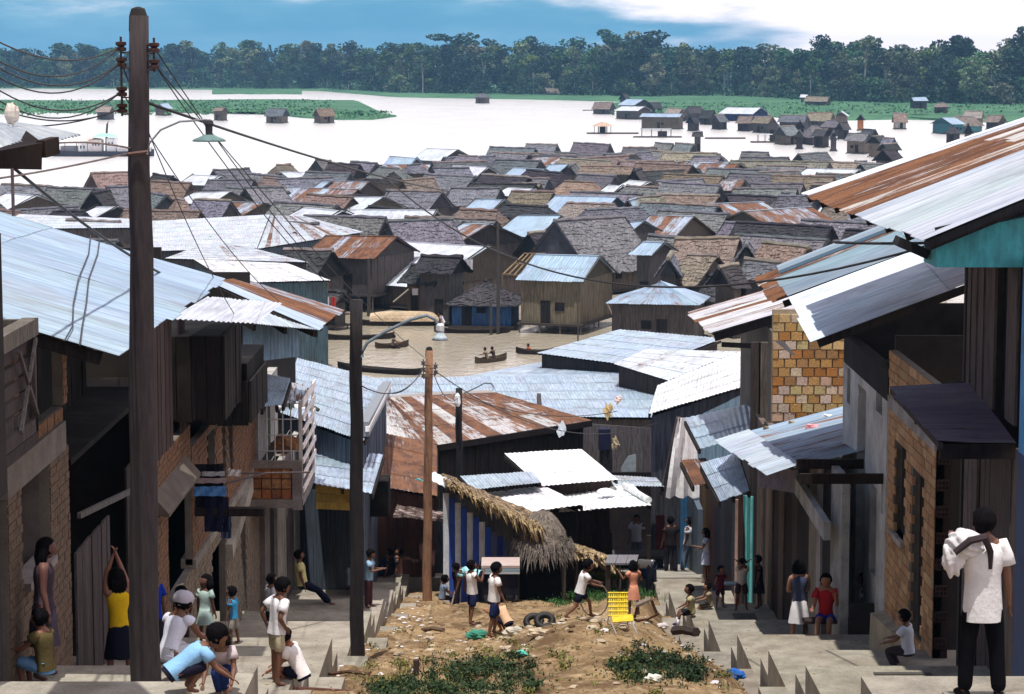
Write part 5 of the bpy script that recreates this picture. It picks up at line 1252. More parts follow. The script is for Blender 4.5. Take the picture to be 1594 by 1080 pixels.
# white slatted side running away from us
y0_, y1_ = yb0, yb1
for k in range(7):
    z = lerp(zA+.3, zB+1.35, k/6); mb = MB(); mb.beam((xb_+.02, y0_, z), (xb_+.02, y1_, z), .03, .11 if k < 6 else .16); mb.build('slat', M['paint'], t, jit((.82, .77, .76), .05))
for k in range(3):
    y = lerp(y0_+.03, y1_-.05, k/2); mb = MB(); mb.box(xb_-.06, xb_-.0, y-.04, y+.04, zA, zB+1.4); mb.build('baluster', M['paint'], t, (.6, .56, .54))
# wire grid railing facing us
for k in range(6):
    x = lerp(XF+.15, xb_-.06, k/5); mb = MB(); mb.tube([(x, y0_, zB+.1), (x, y0_, zB+1.35)], .013, 4); mb.build('railing_bar', M['paint'], t, (.5, .5, .52))
for k in range(4):
    z = lerp(zB+.35, zB+1.35, k/3); mb = MB(); mb.tube([(XF+.15, y0_, z), (xb_-.05, y0_, z)], .013, 4); mb.build('railing_rail', M['paint'], t, (.5, .5, .52))
courses(t, DY(404), DY(440, py=850)+6, 5.4, zA, XF-.02, 1)
for (a_, b_, c_) in ((404, 412, (.20, .17, .16)), (424, 438, (.42, .40, .37)), (440, 450, (.16, .13, .14)), (452, 462, (.44, .42, .40)), (466, 474, (.18, .15, .15)), (478, 486, (.40, .39, .39))):
    wallpiece(t, 'column', DY(a_, py=860), DY(b_, py=860), 5.6, zA, XF-.15, XF+.12, 'plaster', c_)
for (a_, b_) in ((412, 424), (474, 478)):
    wallpiece(t, 'door', DY(a_, py=860), DY(b_, py=860), 5.6, zA-.2, XF-.05, XF+.04, 'wood', (.05, .04, .04))
for (a_, b_, c_) in ((396, 410, (.40, .39, .40)), (414, 426, (.42, .40, .38))):
    wallpiece(t, 'upper_column', DY(a_, py=680), DY(b_, py=680), zB, W(410, 632, 48).z, XF-.1, XF+.1, 'plaster', c_)
house_body(t, yB, 62, 5.5, W(410, 632, 50).z, XF-.2, -9)
mb = MB(); q = W(446, 690, 51); mb.ell((q.x, q.y, q.z), (.3, .2, .2), 8, 6, fn=lambda v: 1+.2*math.sin(5*v.x+4*v.z)); tag(mb.build('basket', M['thatch'], None, (.30, .14, .06)), 'brown basket on the white balcony', 'basket')
# L4: yellow trimmed facade further down
t = thing('row_house', 'narrow house front with yellow posts and grey doors left of the black pole', 'house', (-6, 66, 5.4))
wallpiece(t, 'wall', 60.5, 78, 3.2, Z(500, 765), XF-.4, XF-.05, 'plaster', (.16, .15, .19))
for (a_, b_, c_) in ((488, 496, (.40, .30, .12)), (503, 508, (.09, .08, .12)), (510, 514, (.44, .33, .13)), (524, 530, (.20, .15, .16)), (534, 541, (.36, .29, .24)), (544, 548, (.12, .11, .16))):
    wallpiece(t, 'post', DY(a_, py=850), DY(b_, py=850), 3.2, Z(500, 790), XF-.06, XF+.06, 'paint', c_)
mb = MB(); mb.box(-9, -5.8, 60.5, 60.6, 3.0, 8.5); mb.build('party_wall', M['plaster'], t, (.2, .19, .2))
mb = MB(); a, b = W(563, 830, 74), W(606, 830, 74); mb.box(a.x, b.x, 74, 74.1, 3.5, 7.6); tag(mb.build('grey_wall', M['wood'], None, (.22, .22, .27)), 'blue grey plank wall closing the lane behind the black pole', 'wall')

# ================================================================== RIGHT ROW OF HOUSES
XG = 6.3
def RY(px, x=XG, py=700): return Wx(px, py, x).y
def RZ(px, py, x=XG): return Wx(px, py, x).z
# R1 big roof top right
e_n = Wx(1441, 372, 5.0); e_f = Wx(1250, 301, 5.0)
t = thing('turquoise_gabled_house', 'near house with rusty and white iron roof and a turquoise gable box, right edge', 'house', (7.5, 36, 11.5))
tn, tf = Vector((10.3, e_n.y, e_n.z+5.3*.42)), Vector((10.3, e_f.y, e_f.z+5.3*.34))
ym = lerp(0, 1, .47)
def rp(u, v): return lerp(lerp(e_n, e_f, u), lerp(tn, tf, u), v)
sheets(t, rp(0, 0), rp(.47, 0), rp(.47, 1), rp(0, 1), (.44, .48, .54), .2, sl=5.6, sw=.85, waves=9, streaky=.15, seed=21)
sheets(t, rp(.475, 0), rp(.93, 0), rp(.93, .52), rp(.475, .52), (.60, .56, .55), 1.0, sl=5.6, sw=.62, waves=7, streaky=.5, seed=24)
sheets(t, rp(.475, .51), rp(.93, .51), rp(.93, 1), rp(.475, 1), (.60, .57, .56), .72, sl=5.6, sw=.62, waves=7, streaky=1.2, seed=29)
sheets(t, rp(.935, 0), rp(1, 0), rp(1, 1), rp(.905, 1), (.54, .58, .64), .2, sl=5.6, sw=.7, waves=8, streaky=.2, seed=22)
for k in range(8):
    u = .01+.97*k/7; a, b = rp(u, .01)-Vector((0, 0, .1)), rp(u, .95)-Vector((0, 0, .1)); mb = MB(); mb.beam(a, b, .08, .14); mb.build('rafter', M['wood'], t, (.05, .042, .045))
mb = MB(); a, b = rp(0, .0)-Vector((0, -.05, .08)), rp(0, 1)-Vector((0, -.05, .08)); mb.beam(a, b, .05, .09); mb.build('verge_board', M['wood'], t, (.05, .05, .06))
# turquoise box
x0_, x1_ = W(1458, 380, e_n.y+.4).x, W(1582, 380, e_n.y+.4).x; yq = e_n.y+.4
zt0, zb0 = W(1500, 352, yq).z, W(1500, 416, yq).z
mb = MB(); mb.quadbox([(x0_, yq, zb0), (x1_+1.5, yq, zb0), (x1_+1.5, yq+.9, zb0), (x0_, yq+.9, zb0)], [(x0_, yq, zt0-.12), (x1_+1.5, yq, zt0+.42), (x1_+1.5, yq+.9, zt0+.42), (x0_, yq+.9, zt0-.12)])
mb.build('gable_box', M['paint'], t, (.06, .34, .38))
mb = MB(); mb.beam((x0_-.02, yq-.03, zt0-.06), (x1_+1.5, yq-.03, zt0+.5), .06, .09); mb.build('trim', M['wood'], t, (.03, .035, .04))
mb = MB(); mb.beam((x0_-.40, yq+.6, zt0-.22), (x0_-.02, yq+.6, zb0+.12), .4, .12); mb.build('eave_bracket', M['wood'], t, (.035, .035, .045))
# upper plank wall
zwt, zwb = RZ(1510, 418), RZ(1510, 600)
ye, ys_ = RY(1506, py=550), RY(1584, py=550)
n = 14
for k in range(n):
    a, b = lerp(ys_, ye, k/n), lerp(ys_, ye, (k+.96)/n)
    if 3 <= k <= 5: continue
    o = R.uniform(0, .03); mb = MB(); mb.box(XG-o, XG-o+.035, a, b, zwb-.1, e_n.z+.2); mb.build('plank', M['wood'], t, jit((.24, .185, .175), .13))
mb = MB(); mb.box(XG+.1, XG+.14, lerp(ys_, ye, 3/n), lerp(ys_, ye, 6/n), zwb-.1, e_n.z+.2); mb.build('dark_window', M['wood'], t, (.012, .010, .014))
# porch roof: dark corrugated canopy over the brick shop door
pn, pf = RY(1582, py=690), RY(1510, py=596)
zpn, zpf = RZ(1582, 690), RZ(1510, 596)
cN, cF = Wx(1462, 686, 5.32), Wx(1386, 602, 5.32)
sheets(t, cN, cF, Vector((XG, pf, zpf)), Vector((XG, pn, zpn)), (.13, .10, .14), .16, sl=2, sw=.8, waves=8, streaky=.2, seed=31)
mb = MB(); mb.beam(cN-Vector((-.02, 0, .06)), cF-Vector((-.02, 0, .06)), .05, .08); mb.build('porch_beam', M['wood'], t, (.10, .085, .09))
mb = MB(); a = cN; mb.box(5.35, XG, cN.y+.05, cN.y+.15, cN.z-.24, cN.z-.05); mb.build('porch_fascia', M['wood'], t, (.035, .028, .03))
for k in range(3):
    y = lerp(cN.y+.2, cF.y-.2, k/2); mb = MB(); mb.beam((5.34, y, lerp(cN.z, cF.z, k/2)-.1), (XG, y, lerp(zpn, zpf, k/2)-.1), .08, .12); mb.build('porch_joist', M['wood'], t, (.07, .06, .06))
# ground floor planks and door under the porch
yd0, yd1 = RY(1582, py=850), RY(1500, py=850)
n = 12
for k in range(n):
    a, b = lerp(yd0, yd1, k/n), lerp(yd0, yd1, (k+.96)/n)
    if k in (8, ): continue
    o = R.uniform(0, .03); mb = MB(); mb.box(XG-o, XG-o+.035, a, b, 10.8, cN.z-.1); mb.build('plank', M['wood'], t, jit((.27, .22, .235) if k > 8 else (.19, .145, .15), .12))
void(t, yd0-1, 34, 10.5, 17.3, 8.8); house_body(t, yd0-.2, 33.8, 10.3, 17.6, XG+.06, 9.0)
# brick corner beside the door (hollow block ends facing us), with brick front running away
yb_c = RY(1455, py=850); x_c = XG
rz0 = 10.4
yfar = RY(1381, py=800)
hol = [(RY(1437, py=850), RY(1419, py=850), RZ(1428, 1000), RZ(1428, 735)), (RY(1409, py=780), RY(1392, py=780), RZ(1400, 835), RZ(1400, 690))]
t2 = thing('brick_shop', 'orange brick shop front with tall dark openings below the dark porch', 'house', (7, 38, 10.6))
ztopb = RZ(1455, 640)+.4
courses(t2, yb_c, yfar, rz0, ztopb, XG, -1, holes=[(min(h[0], h[1]), max(h[0], h[1]), h[2], h[3]) for h in hol], bl=.31, bh=.155, cols=((.62, .36, .18), (.70, .44, .24), (.52, .29, .14)), single=300)
for h in hol:
    a, b = min(h[0], h[1]), max(h[0], h[1]); mb = MB(); mb.box(XG+.22, XG+.26, a, b, h[2], h[3]); mb.build('door', M['wood'], t2, (.05, .025, .025))
mb = MB(); z = RZ(1455, 700); mb.box(XG-.03, XG+.1, yb_c, yfar, z, z+.22); mb.build('lintel', M['concrete'], t2, (.34, .32, .32))
mb = MB(); h = hol[1]; mb.box(XG-.07, XG+.1, min(h[0], h[1])-.05, max(h[0], h[1])+.05, h[2]-.1, h[2]); mb.build('window_sill', M['concrete'], t2, (.4, .37, .34))
for k in range(26):      # hollow block ends on the return facing the camera
    z = rz0 + .2*k
    if z > ztopb-.2: break
    if k % 2 == 0:
        mb = MB(); mb.box(XG+.02, XG+.20, yb_c-.02, yb_c+.1, z+.01, z+.18)
        ob_ = mb.build('block', M['brick'], t2, jit((.13, .06, .045), .2))
        for i in range(3):
            for j in range(2):
                mb = MB(); mb.box(XG+.035+i*.055, XG+.075+i*.055, yb_c-.026, yb_c-.015, z+.03+j*.075, z+.085+j*.075); mb.build('hole', M['iron'], ob_, (.008, .006, .006))
mb = MB(); mb.box(XG+.0, XG+.22, yb_c, yb_c+.12, rz0, ztopb); mb.build('return_wall', M['plaster'], t2, (.05, .03, .028))
mb = MB(); mb.box(XG-.55, XG+.02, RY(1440, py=1000)+.2, yfar, rz0-1.2, rz0+.55); mb.build('plinth', M['concrete'], t2, (.36, .32, .25)) if False else None
mb = MB()
ya_, yb_ = RY(1440, py=990), yfar
mb.quadbox([(XG-.30, ya_, 9.6), (XG, ya_, 9.6), (XG, yb_, 9.0), (XG-.30, yb_, 9.0)], [(XG-.06, ya_, 10.9), (XG, ya_, 10.95), (XG, yb_, 10.75), (XG-.25, yb_, 10.7)]); mb.build('plinth', M['concrete'], t2, (.40, .35, .26))
# blue wall at the right edge
t3 = thing('blue_wall', 'blue painted wall cut off by the right edge', 'wall', (6.6, 28, 12.5))
yb_e = RY(1583, XG-.05, 800)
mb = MB(); z_s = RZ(1590, 700); mb.box(XG-.05, XG+.3, 24, yb_e, z_s, 17.6); mb.build('upper_wall', M['paint'], t3, (.05, .22, .50))
mb = MB(); mb.box(XG-.06, XG+.3, 24, yb_e, 11, z_s); mb.build('lower_wall', M['paint'], t3, (.022, .045, .13))
# R3 plaster house
t = thing('grey_plaster_house', 'narrow grey plastered house front with slit windows under a pale iron roof', 'house', (7.5, 43, 9.6))
e_n = Wx(1266, 531, 4.95); e_f = Wx(1211, 432, 4.95)
tn = Vector((9.6, e_n.y, e_n.z+1.75)); tf = Vector((9.6, e_f.y, e_f.z+1.75))
def rp3(u, v): return lerp(lerp(e_n, e_f, u), lerp(tn, tf, u), v)
sheets(t, rp3(0, 0), rp3(.66, 0), rp3(.66, 1), rp3(0, 1), (.66, .74, .83), .03, sl=2.3, sw=.8, waves=9, streaky=.25, seed=41)
sheets(t, rp3(.665, 0)+Vector((0, 0, .03)), rp3(1, 0), rp3(1, 1)+Vector((0, 0, .1)), rp3(.665, 1), (.22, .30, .38), .12, sl=2.3, sw=.8, waves=8, streaky=.3, seed=42)
mb = MB(); mb.tube([rp3(1.0, 0)+Vector((0, 0, .14)), rp3(1.0, .5)+Vector((0, 0, .18)), rp3(1.0, 1)+Vector((0, 0, .2))], .09, 8); mb.build('ridge_roll', M['metal'], t, (.30, .38, .46, .05))
for k in range(6):
    u = .02+.95*k/5; mb = MB(); mb.beam(rp3(u, .02)-Vector((0, 0, .1)), rp3(u, .95)-Vector((0, 0, .1)), .07, .13); mb.build('rafter', M['wood'], t, (.045, .04, .045))
mb = MB(); a = W(1215, 560, 41); yq = 41.2
sheet_mesh(mb, W(1228, 548, 41.6), W(1240, 556, 40.5), W(1222, 532, 41.0), W(1205, 530, 42), 3, .01); mb.build('eave_sheet', M['metal'], t, (.4, .42, .5, .1))
y0, y1 = RY(1380, py=800), RY(1311, py=800)
zz0, zz1 = 8.2, RZ(1345, 590)
PC = (.56, .57, .58)
opn = [(1368, 1361, 560, 690, 'slit_window'), (1358, 1350, 585, 950, 'doorway'), (1332, 1326, 560, 640, 'slit_window'), (1346, 1342, 640, 720, 'slit_window')]
holes = []
for a_, b_, p0, p1, nm in ((1376, 1373, 740, 800, 's'), (1366, 1356, 755, 895, 'w'), (1347, 1334, 600, 970, 'd'), (1329, 1321, 740, 840, 'w'), (1372, 1362, 560, 640, 'w'), (1322, 1317, 570, 625, 'w')):
    holes.append((RY(a_, py=800), RY(b_, py=800), RZ((a_+b_)/2, p1), RZ((a_+b_)/2, p0)))
ysx = sorted({y0, y1, *[h[0] for h in holes], *[h[1] for h in holes]})
mb = MB()
for a, b in zip(ysx, ysx[1:]):
    m_ = (a+b)/2; cuts = sorted([(h[2], h[3]) for h in holes if h[0] <= m_ <= h[1]]); z = zz0
    for c0, c1 in cuts + [(zz1, zz1)]:
        if c0 > z: mb.box(XG-.02, XG+.22, a, b, z, min(c0, zz1))
        z = max(z, c1)
mb.build('wall', M['plaster'], t, PC)
for hi_, h in enumerate(holes): mb = MB(); dp = .75 if hi_ == 2 else .16; mb.box(XG+dp, XG+dp+.04, h[0], h[1], h[2], h[3]); mb.build('shutter', M['wood'], t, (.07, .06, .075))
house_body(t, y0+.05, y1, 8, 15.4, XG+.1, 9.2)
mb = MB(); mb.box(XG-.02, XG+.2, y0, y1, zz1, zz1+.5); mb.build('eave_wall', M['wood'], t, (.03, .028, .032))
for (py_, lab) in ((722, 'joist'), (745, 'joist')):
    q0, q1 = Wx(1372 if py_ > 730 else 1340, py_, XG-.05), None
    y_ = q0.y; mb = MB(); xl = W(1245 if py_ > 730 else 1240, py_, y_).x; mb.box(xl, XG, y_-.04, y_+.05, q0.z-.085, q0.z+.085); mb.build('joist', M['wood'], t, (.055, .035, .03))
# R4: lower patched roof and dark fronts
XH = 5.75
t = thing('patched_roof_house', 'low house with a patched blue grey iron roof littered with scraps', 'house', (6.6, 52, 7.8))
e_n = Wx(1195, 738, 4.65); e_f = Wx(1117, 684, 4.5)
tn = Vector((7.6, e_n.y, W(1313, 703, e_n.y).z + (7.6-W(1313, 703, e_n.y).x)*.2)); tf = Vector((7.9, e_f.y, W(1313, 620, e_f.y).z))
def rp4(u, v): return lerp(lerp(e_n, e_f, u), lerp(tn, tf, u), v)
sheets(t, rp4(0, .18), rp4(1, .18), rp4(1, 1), rp4(0, 1), (.30, .385, .50), .34, sl=3, sw=.8, waves=8, streaky=.9, seed=51)
sheets(t, rp4(0, 0)-Vector((0, 0, .02)), rp4(1, 0), rp4(1, .2)+Vector((0, 0, .04)), rp4(0, .2)+Vector((0, 0, .04)), (.52, .59, .68), .2, sl=1, sw=.9, waves=8, streaky=.8, seed=52)
roofed('awning', 'lowest pale iron sheets hanging over the pavement below the patched roof', (1121, 780, 49), (1167, 764, 47), (1150, 706, 52), (1091, 722, 55), (.46, .55, .66), .06, walls=False, cat='awning', streaky=.3, sw=.8)
corr_wall('corrugated_wall', 'dark corrugated side sheets closing the end of the patched roof', W(1180, 760, 46.5), W(1240, 758, 45.8), W(1190, 738, 46).z, W(1236, 728, 46).z, W(1200, 765, 46).z, (.20, .20, .27), .1)
for (px, py, c_, lab, s_) in ((1265, 668, (.75, .3, .32), 'pink rag lying on the patched roof', .16), (1232, 662, (.3, .22, .12), 'brown stone weighting the patched roof', .07), (1288, 652, (.8, .8, .82), 'white paper scrap on the patched roof', .12), (1192, 670, (.2, .16, .1), 'small dark brick lying on the patched roof', .06), (1272, 352, (.5, .36, .1), 'straw hat shaped leaf on the rusty roof sheets', .0)):
    if s_ == 0: continue
    q = W(px, py, 50); u = (q.x-4.6)/3.1; z = lerp(e_n.z, tn.z, u) if False else None
    # drop it on the roof plane
    n_ = (rp4(1, 0)-rp4(0, 0)).cross(rp4(0, 1)-rp4(0, 0)).normalized(); d = ray(px, py); k_ = (rp4(0, 0)-O).dot(n_)/d.dot(n_); q = O + d*k_
    mb = MB(); mb.ell((q.x, q.y, q.z+.05), (s_*1.3, s_, .05), 9, 5, fn=lambda v: 1+.3*math.sin(5*v.x+7*v.y)); tag(mb.build('roof_scrap', M['cloth'], None, c_), lab, 'scrap')
# its street front
fr = [(1313, 1296, 'plaster', (.37, .375, .37), 2), (1296, 1280, 'wood', (.05, .045, .06), 0), (1280, 1274, 'plaster', (.40, .40, .42), 1), (1274, 1262, 'plaster', (.26, .24, .2), 0), (1262, 1240, 'wood', (.06, .05, .055), 0), (1240, 1232, 'wood', (.16, .12, .11), 0), (1232, 1222, 'wood', (.05, .04, .05), 0),
      (1222, 1214, 'wood', (.26, .20, .17), 0), (1214, 1204, 'wood', (.10, .065, .06), 0), (1204, 1194, 'wood', (.30, .23, .19), 0), (1194, 1187, 'wood', (.09, .07, .07), 0), (1187, 1180, 'wood', (.28, .22, .18), 0), (1180, 1172, 'wood', (.05, .04, .045), 0)]
for a_, b_, m_, c_, fl in fr:
    y0_, y1_ = RY(a_, XH, 860), RY(b_, XH, 860); zt = lerp(rp4((y0_-e_n.y)/(e_f.y-e_n.y), 0).z, rp4((y0_-e_n.y)/(e_f.y-e_n.y), 1).z, .36) - .75
    o = .04 if fl or c_[0] > .2 else 0
    n = max(1, round((y1_-y0_)/.24)) if m_ == 'wood' else 1
    for k in range(n):
        mb = MB(); a, b = lerp(y0_, y1_, k/n), lerp(y0_, y1_, (k+.95)/n if n > 1 else 1); mb.box(XH-o, XH+.1, a, b, 5.2, zt+.6); mb.build('plank' if m_ == 'wood' else 'pilaster', M[m_], t, jit(c_, .1))
mb = MB(); mb.beam((XH-.25, RY(1312, XH), RZ(1312, 830, XH)), (XH-.25, RY(1240, XH, 750), RZ(1240, 722, XH)), .12, .32); mb.build('stair_beam', M['plaster'], t, (.42, .43, .44))
house_body(t, RY(1313, XH, 860)-.1, RY(1172, XH, 860), 5, 10.6, XH+.1, 9)
# turquoise door and pink wall
t = thing('turquoise_door_house', 'small house front with a turquoise boarded door leaf and pink wall', 'house', (6.2, 63, 6.0))
q0, q1 = W(1152, 800, 57.5), W(1176, 800, 57.2)
zt_, zb2 = W(1160, 778, 57.4).z, gz(5.5, 57.4)
for k in range(6):
    a, b = lerp(q0, q1, k/6), lerp(q0, q1, (k+.93)/6); mb = MB(); mb.box(a.x, b.x, a.y, a.y+.05, zb2+.05, zt_+.1); mb.build('plank', M['paint'], t, (.22, .62, .62) if k % 2 == 0 else (.06, .30, .32))
mb = MB(); mb.box(q0.x-.12, q0.x+.02, 57.4, 57.5, zb2-.6, zt_); mb.build('pink_jamb', M['plaster'], t, (.62, .40, .34))
for a_, b_, c_ in ((1150, 1146, (.15, .07, .06)), (1146, 1128, (.09, .10, .14)), (1128, 1120, (.14, .15, .2)), (1120, 1112, (.10, .11, .16)), (1112, 1106, (.25, .12, .10)), (1106, 1100, (.30, .17, .08)), (1100, 1092, (.34, .20, .09)), (1092, 1088, (.2, .12, .08))):
    x_ = 5.45; y0_, y1_ = RY(a_, x_, 840), RY(b_, x_, 840); n = max(1, round((y1_-y0_)/.35))
    for k in range(n): mb = MB(); mb.box(x_, x_+.1, lerp(y0_, y1_, k/n), lerp(y0_, y1_, (k+.96)/n), 3.0, RZ(a_, 768, x_) if a_ > 1112 else RZ(1100, 745, x_)); mb.build('plank', M['wood'], t, jit(c_, .1))
mb = MB(); mb.box(5.5, 9, 57.9, 58.1, 3, 9.2); mb.build('party_wall', M['wood'], t, (.08, .07, .08))
mb = MB(); mb.box(5.3, 8, 68, 80, 2, 7.2); tag(mb.build('blue_shop', M['paint'], None, (.09, .12, .16)), 'blue grey shop wall at the end of the right hand pavement', 'shop')
for k, px in enumerate((1062, 1068, 1074)):
    q = W(px, 815, 72); mb = MB(); mb.box(q.x-.05, q.x+.05, q.y, q.y+.05, 4.5, 6.9); mb.build('post', M['paint'], t, (.03, .14, .30))
# R5: yellow brick gable wall and its roofs
t = thing('yellow_brick_house', 'house with a sunlit wall of mixed yellow and orange hollow bricks', 'house', (8, 60, 6.5))
Dw = 57.5; p0 = W(1202, 560, Dw); p1 = W(1314, 560, Dw); bw_ = (p1.x-p0.x)/6; zt_, zb2 = W(1250, 488, Dw).z, W(1250, 642, Dw).z; nr = 11; bh_ = (zt_-zb2)/nr
mb = MB(); mb.box(p0.x, p1.x+1.4, Dw, Dw+.15, 6, zt_+.1); mb.build('mortar_wall', M['plaster'], t, (.42, .35, .26))
q = MB(); q.box(-.5, .5, -.5, .5, -.5, .5)
base = None; YC = [(.68, .48, .22), (.72, .52, .36), (.75, .60, .42), (.50, .22, .06), (.58, .34, .12), (.74, .56, .46), (.42, .24, .10), (.62, .50, .24)]
bb = q; 
mbx = MB(); e_ = .1
mbx.quadbox([(-.5+e_*.3, 0, -.5+e_*.3), (.5-e_*.3, 0, -.5+e_*.3), (.5, .5, -.5), (-.5, .5, -.5)], [(-.5+e_*.3, 0, .5-e_*.3), (.5-e_*.3, 0, .5-e_*.3), (.5, .5, .5), (-.5, .5, .5)])
rb = random.Random(4)
for j in range(nr+1):
    for i in range(8):
        x = p0.x + (i + (.5 if j % 2 else 0))*bw_; xa, xb2 = x, x+bw_
        if j % 2 and i == 0:
            # half brick at the corner
            xs_ = [(p0.x, p0.x+bw_/2), (xa, xb2)]
        else: xs_ = [(xa, xb2)]
        for (u0, u1) in xs_:
            if u1 > p1.x + 1.2: continue
            if base is None: base = mbx.build('brick', M['brick'], t, YC[0], keep=(0, 0, 0)); ob_ = base
            else: ob_ = base.copy(); COL.objects.link(ob_)
            ob_.location = Vector(((u0+u1)/2, Dw-.045-rb.uniform(0, .02), zb2+(j-.5)*bh_)) - wloc(t); ob_.scale = (u1-u0-.018, .14, bh_-.016); ob_.color = (*jit(rb.choice(YC), .12, rb), 1)
            ob_.rotation_euler = (rb.uniform(-.03, .03), rb.uniform(-.035, .035), rb.uniform(-.03, .03))
for k, px in enumerate((1176, 1188)):
    q = W(px, 600, Dw-.1); mb = MB(); mb.box(q.x-.11, q.x+.11, q.y-.05, q.y+.1, 8.0, W(px, 532, Dw).z); mb.build('door_post', M['wood'], t, (.10, .085, .08) if k == 0 else (.24, .21, .18))
e_n, e_f = Wx(1106, 518, 4.85), Wx(1072, 486, 4.85)
sheets(t, e_n, e_f, Vector((9.5, e_f.y, e_f.z+1.35)), Vector((9.5, e_n.y, e_n.z+1.35)), (.60, .59, .62), .62, sl=2.5, sw=.7, waves=8, streaky=1.1, seed=61)
mb = MB(); mb.beam(e_n-Vector((-.1, -.1, .12)), Vector((9.4, e_n.y+.1, e_n.z+1.22)), .08, .2); mb.build('verge_board', M['wood'], t, (.05, .045, .045))
mb = MB(); mb.beam(e_n-Vector((-.3, -.3, .32)), W(1204, 540, e_n.y+.3), .08, .12); mb.build('tie_beam', M['wood'], t, (.09, .08, .085))
mb = MB(); mb.box(p0.x+.05, 9.3, Dw+.1, 66, 5.5, zt_-.5); mb.build('wall', M['plaster'], t, (.12, .10, .09))
e_n, e_f = Wx(1207, 470, 4.9), Wx(1178, 432, 4.9)
roofed('iron_roof', 'rust striped iron roof between the yellow bricks and the big white roof', e_n, e_f, Vector((10.0, e_f.y, e_f.z+1.9)), Vector((10.0, e_n.y, e_n.z+1.9)), (.58, .55, .54), .85, walls=False, cat='roof', streaky=.9, seed=66, sl=3, sw=.6)
# ================================================================== PEOPLE
TMP = bpy.data.scenes.new('build_scratch')
def skinned(verts, edges, radii, roots, levels=1):
    me = bpy.data.meshes.new('s'); me.from_pydata([tuple(v) for v in verts], edges, []); ob = bpy.data.objects.new('s', me); TMP.collection.objects.link(ob)
    sk = ob.modifiers.new('k', 'SKIN'); sk.use_smooth_shade = True
    if not me.skin_vertices: me.skin_vertices.new(name='')
    d = me.skin_vertices[0].data
    for i, r_ in enumerate(radii): d[i].radius = r_ if isinstance(r_, tuple) else (r_, r_); d[i].use_root = i in roots
    sb = ob.modifiers.new('b', 'SUBSURF'); sb.levels = levels; sb.render_levels = levels
    vl = TMP.view_layers[0]; vl.update(); dg = vl.depsgraph
    ev = ob.evaluated_get(dg); m2 = ev.to_mesh(); vs = [v.co.copy() for v in m2.vertices]; fs = [tuple(p.vertices) for p in m2.polygons]; ev.to_mesh_clear()
    TMP.collection.objects.unlink(ob); bpy.data.objects.remove(ob); bpy.data.meshes.remove(me)
    return vs, fs
class Sk:
    def __init__(s): s.v = []; s.e = []; s.r = []; s.roots = []
    def add(s, p, r_, par=None):
        s.v.append(Vector(p)); s.r.append(r_); i = len(s.v)-1
        if par is None: s.roots.append(i)
        else: s.e.append((par, i))
        return i
    def chain(s, pts, rs, par=None):
        for p, r_ in zip(pts, rs): par = s.add(p, r_, par)
        return par
def dirv(f, s_, up=0):   # f degrees forward from hanging down, s_ degrees sideways (outwards +x)
    f, s_ = rad(f), rad(s_); return Vector((math.sin(s_)*math.cos(f), math.sin(f), -math.cos(f)*math.cos(s_))).normalized()
STAND = dict(lean=2, legs=((4, 4, 6), (-5, 4, 4)), arms=((4, 9, 12, 0), (-2, 9, 14, 0)))
HAIRC = (.006, .005, .006)
SKINC = (.155, .070, .042)
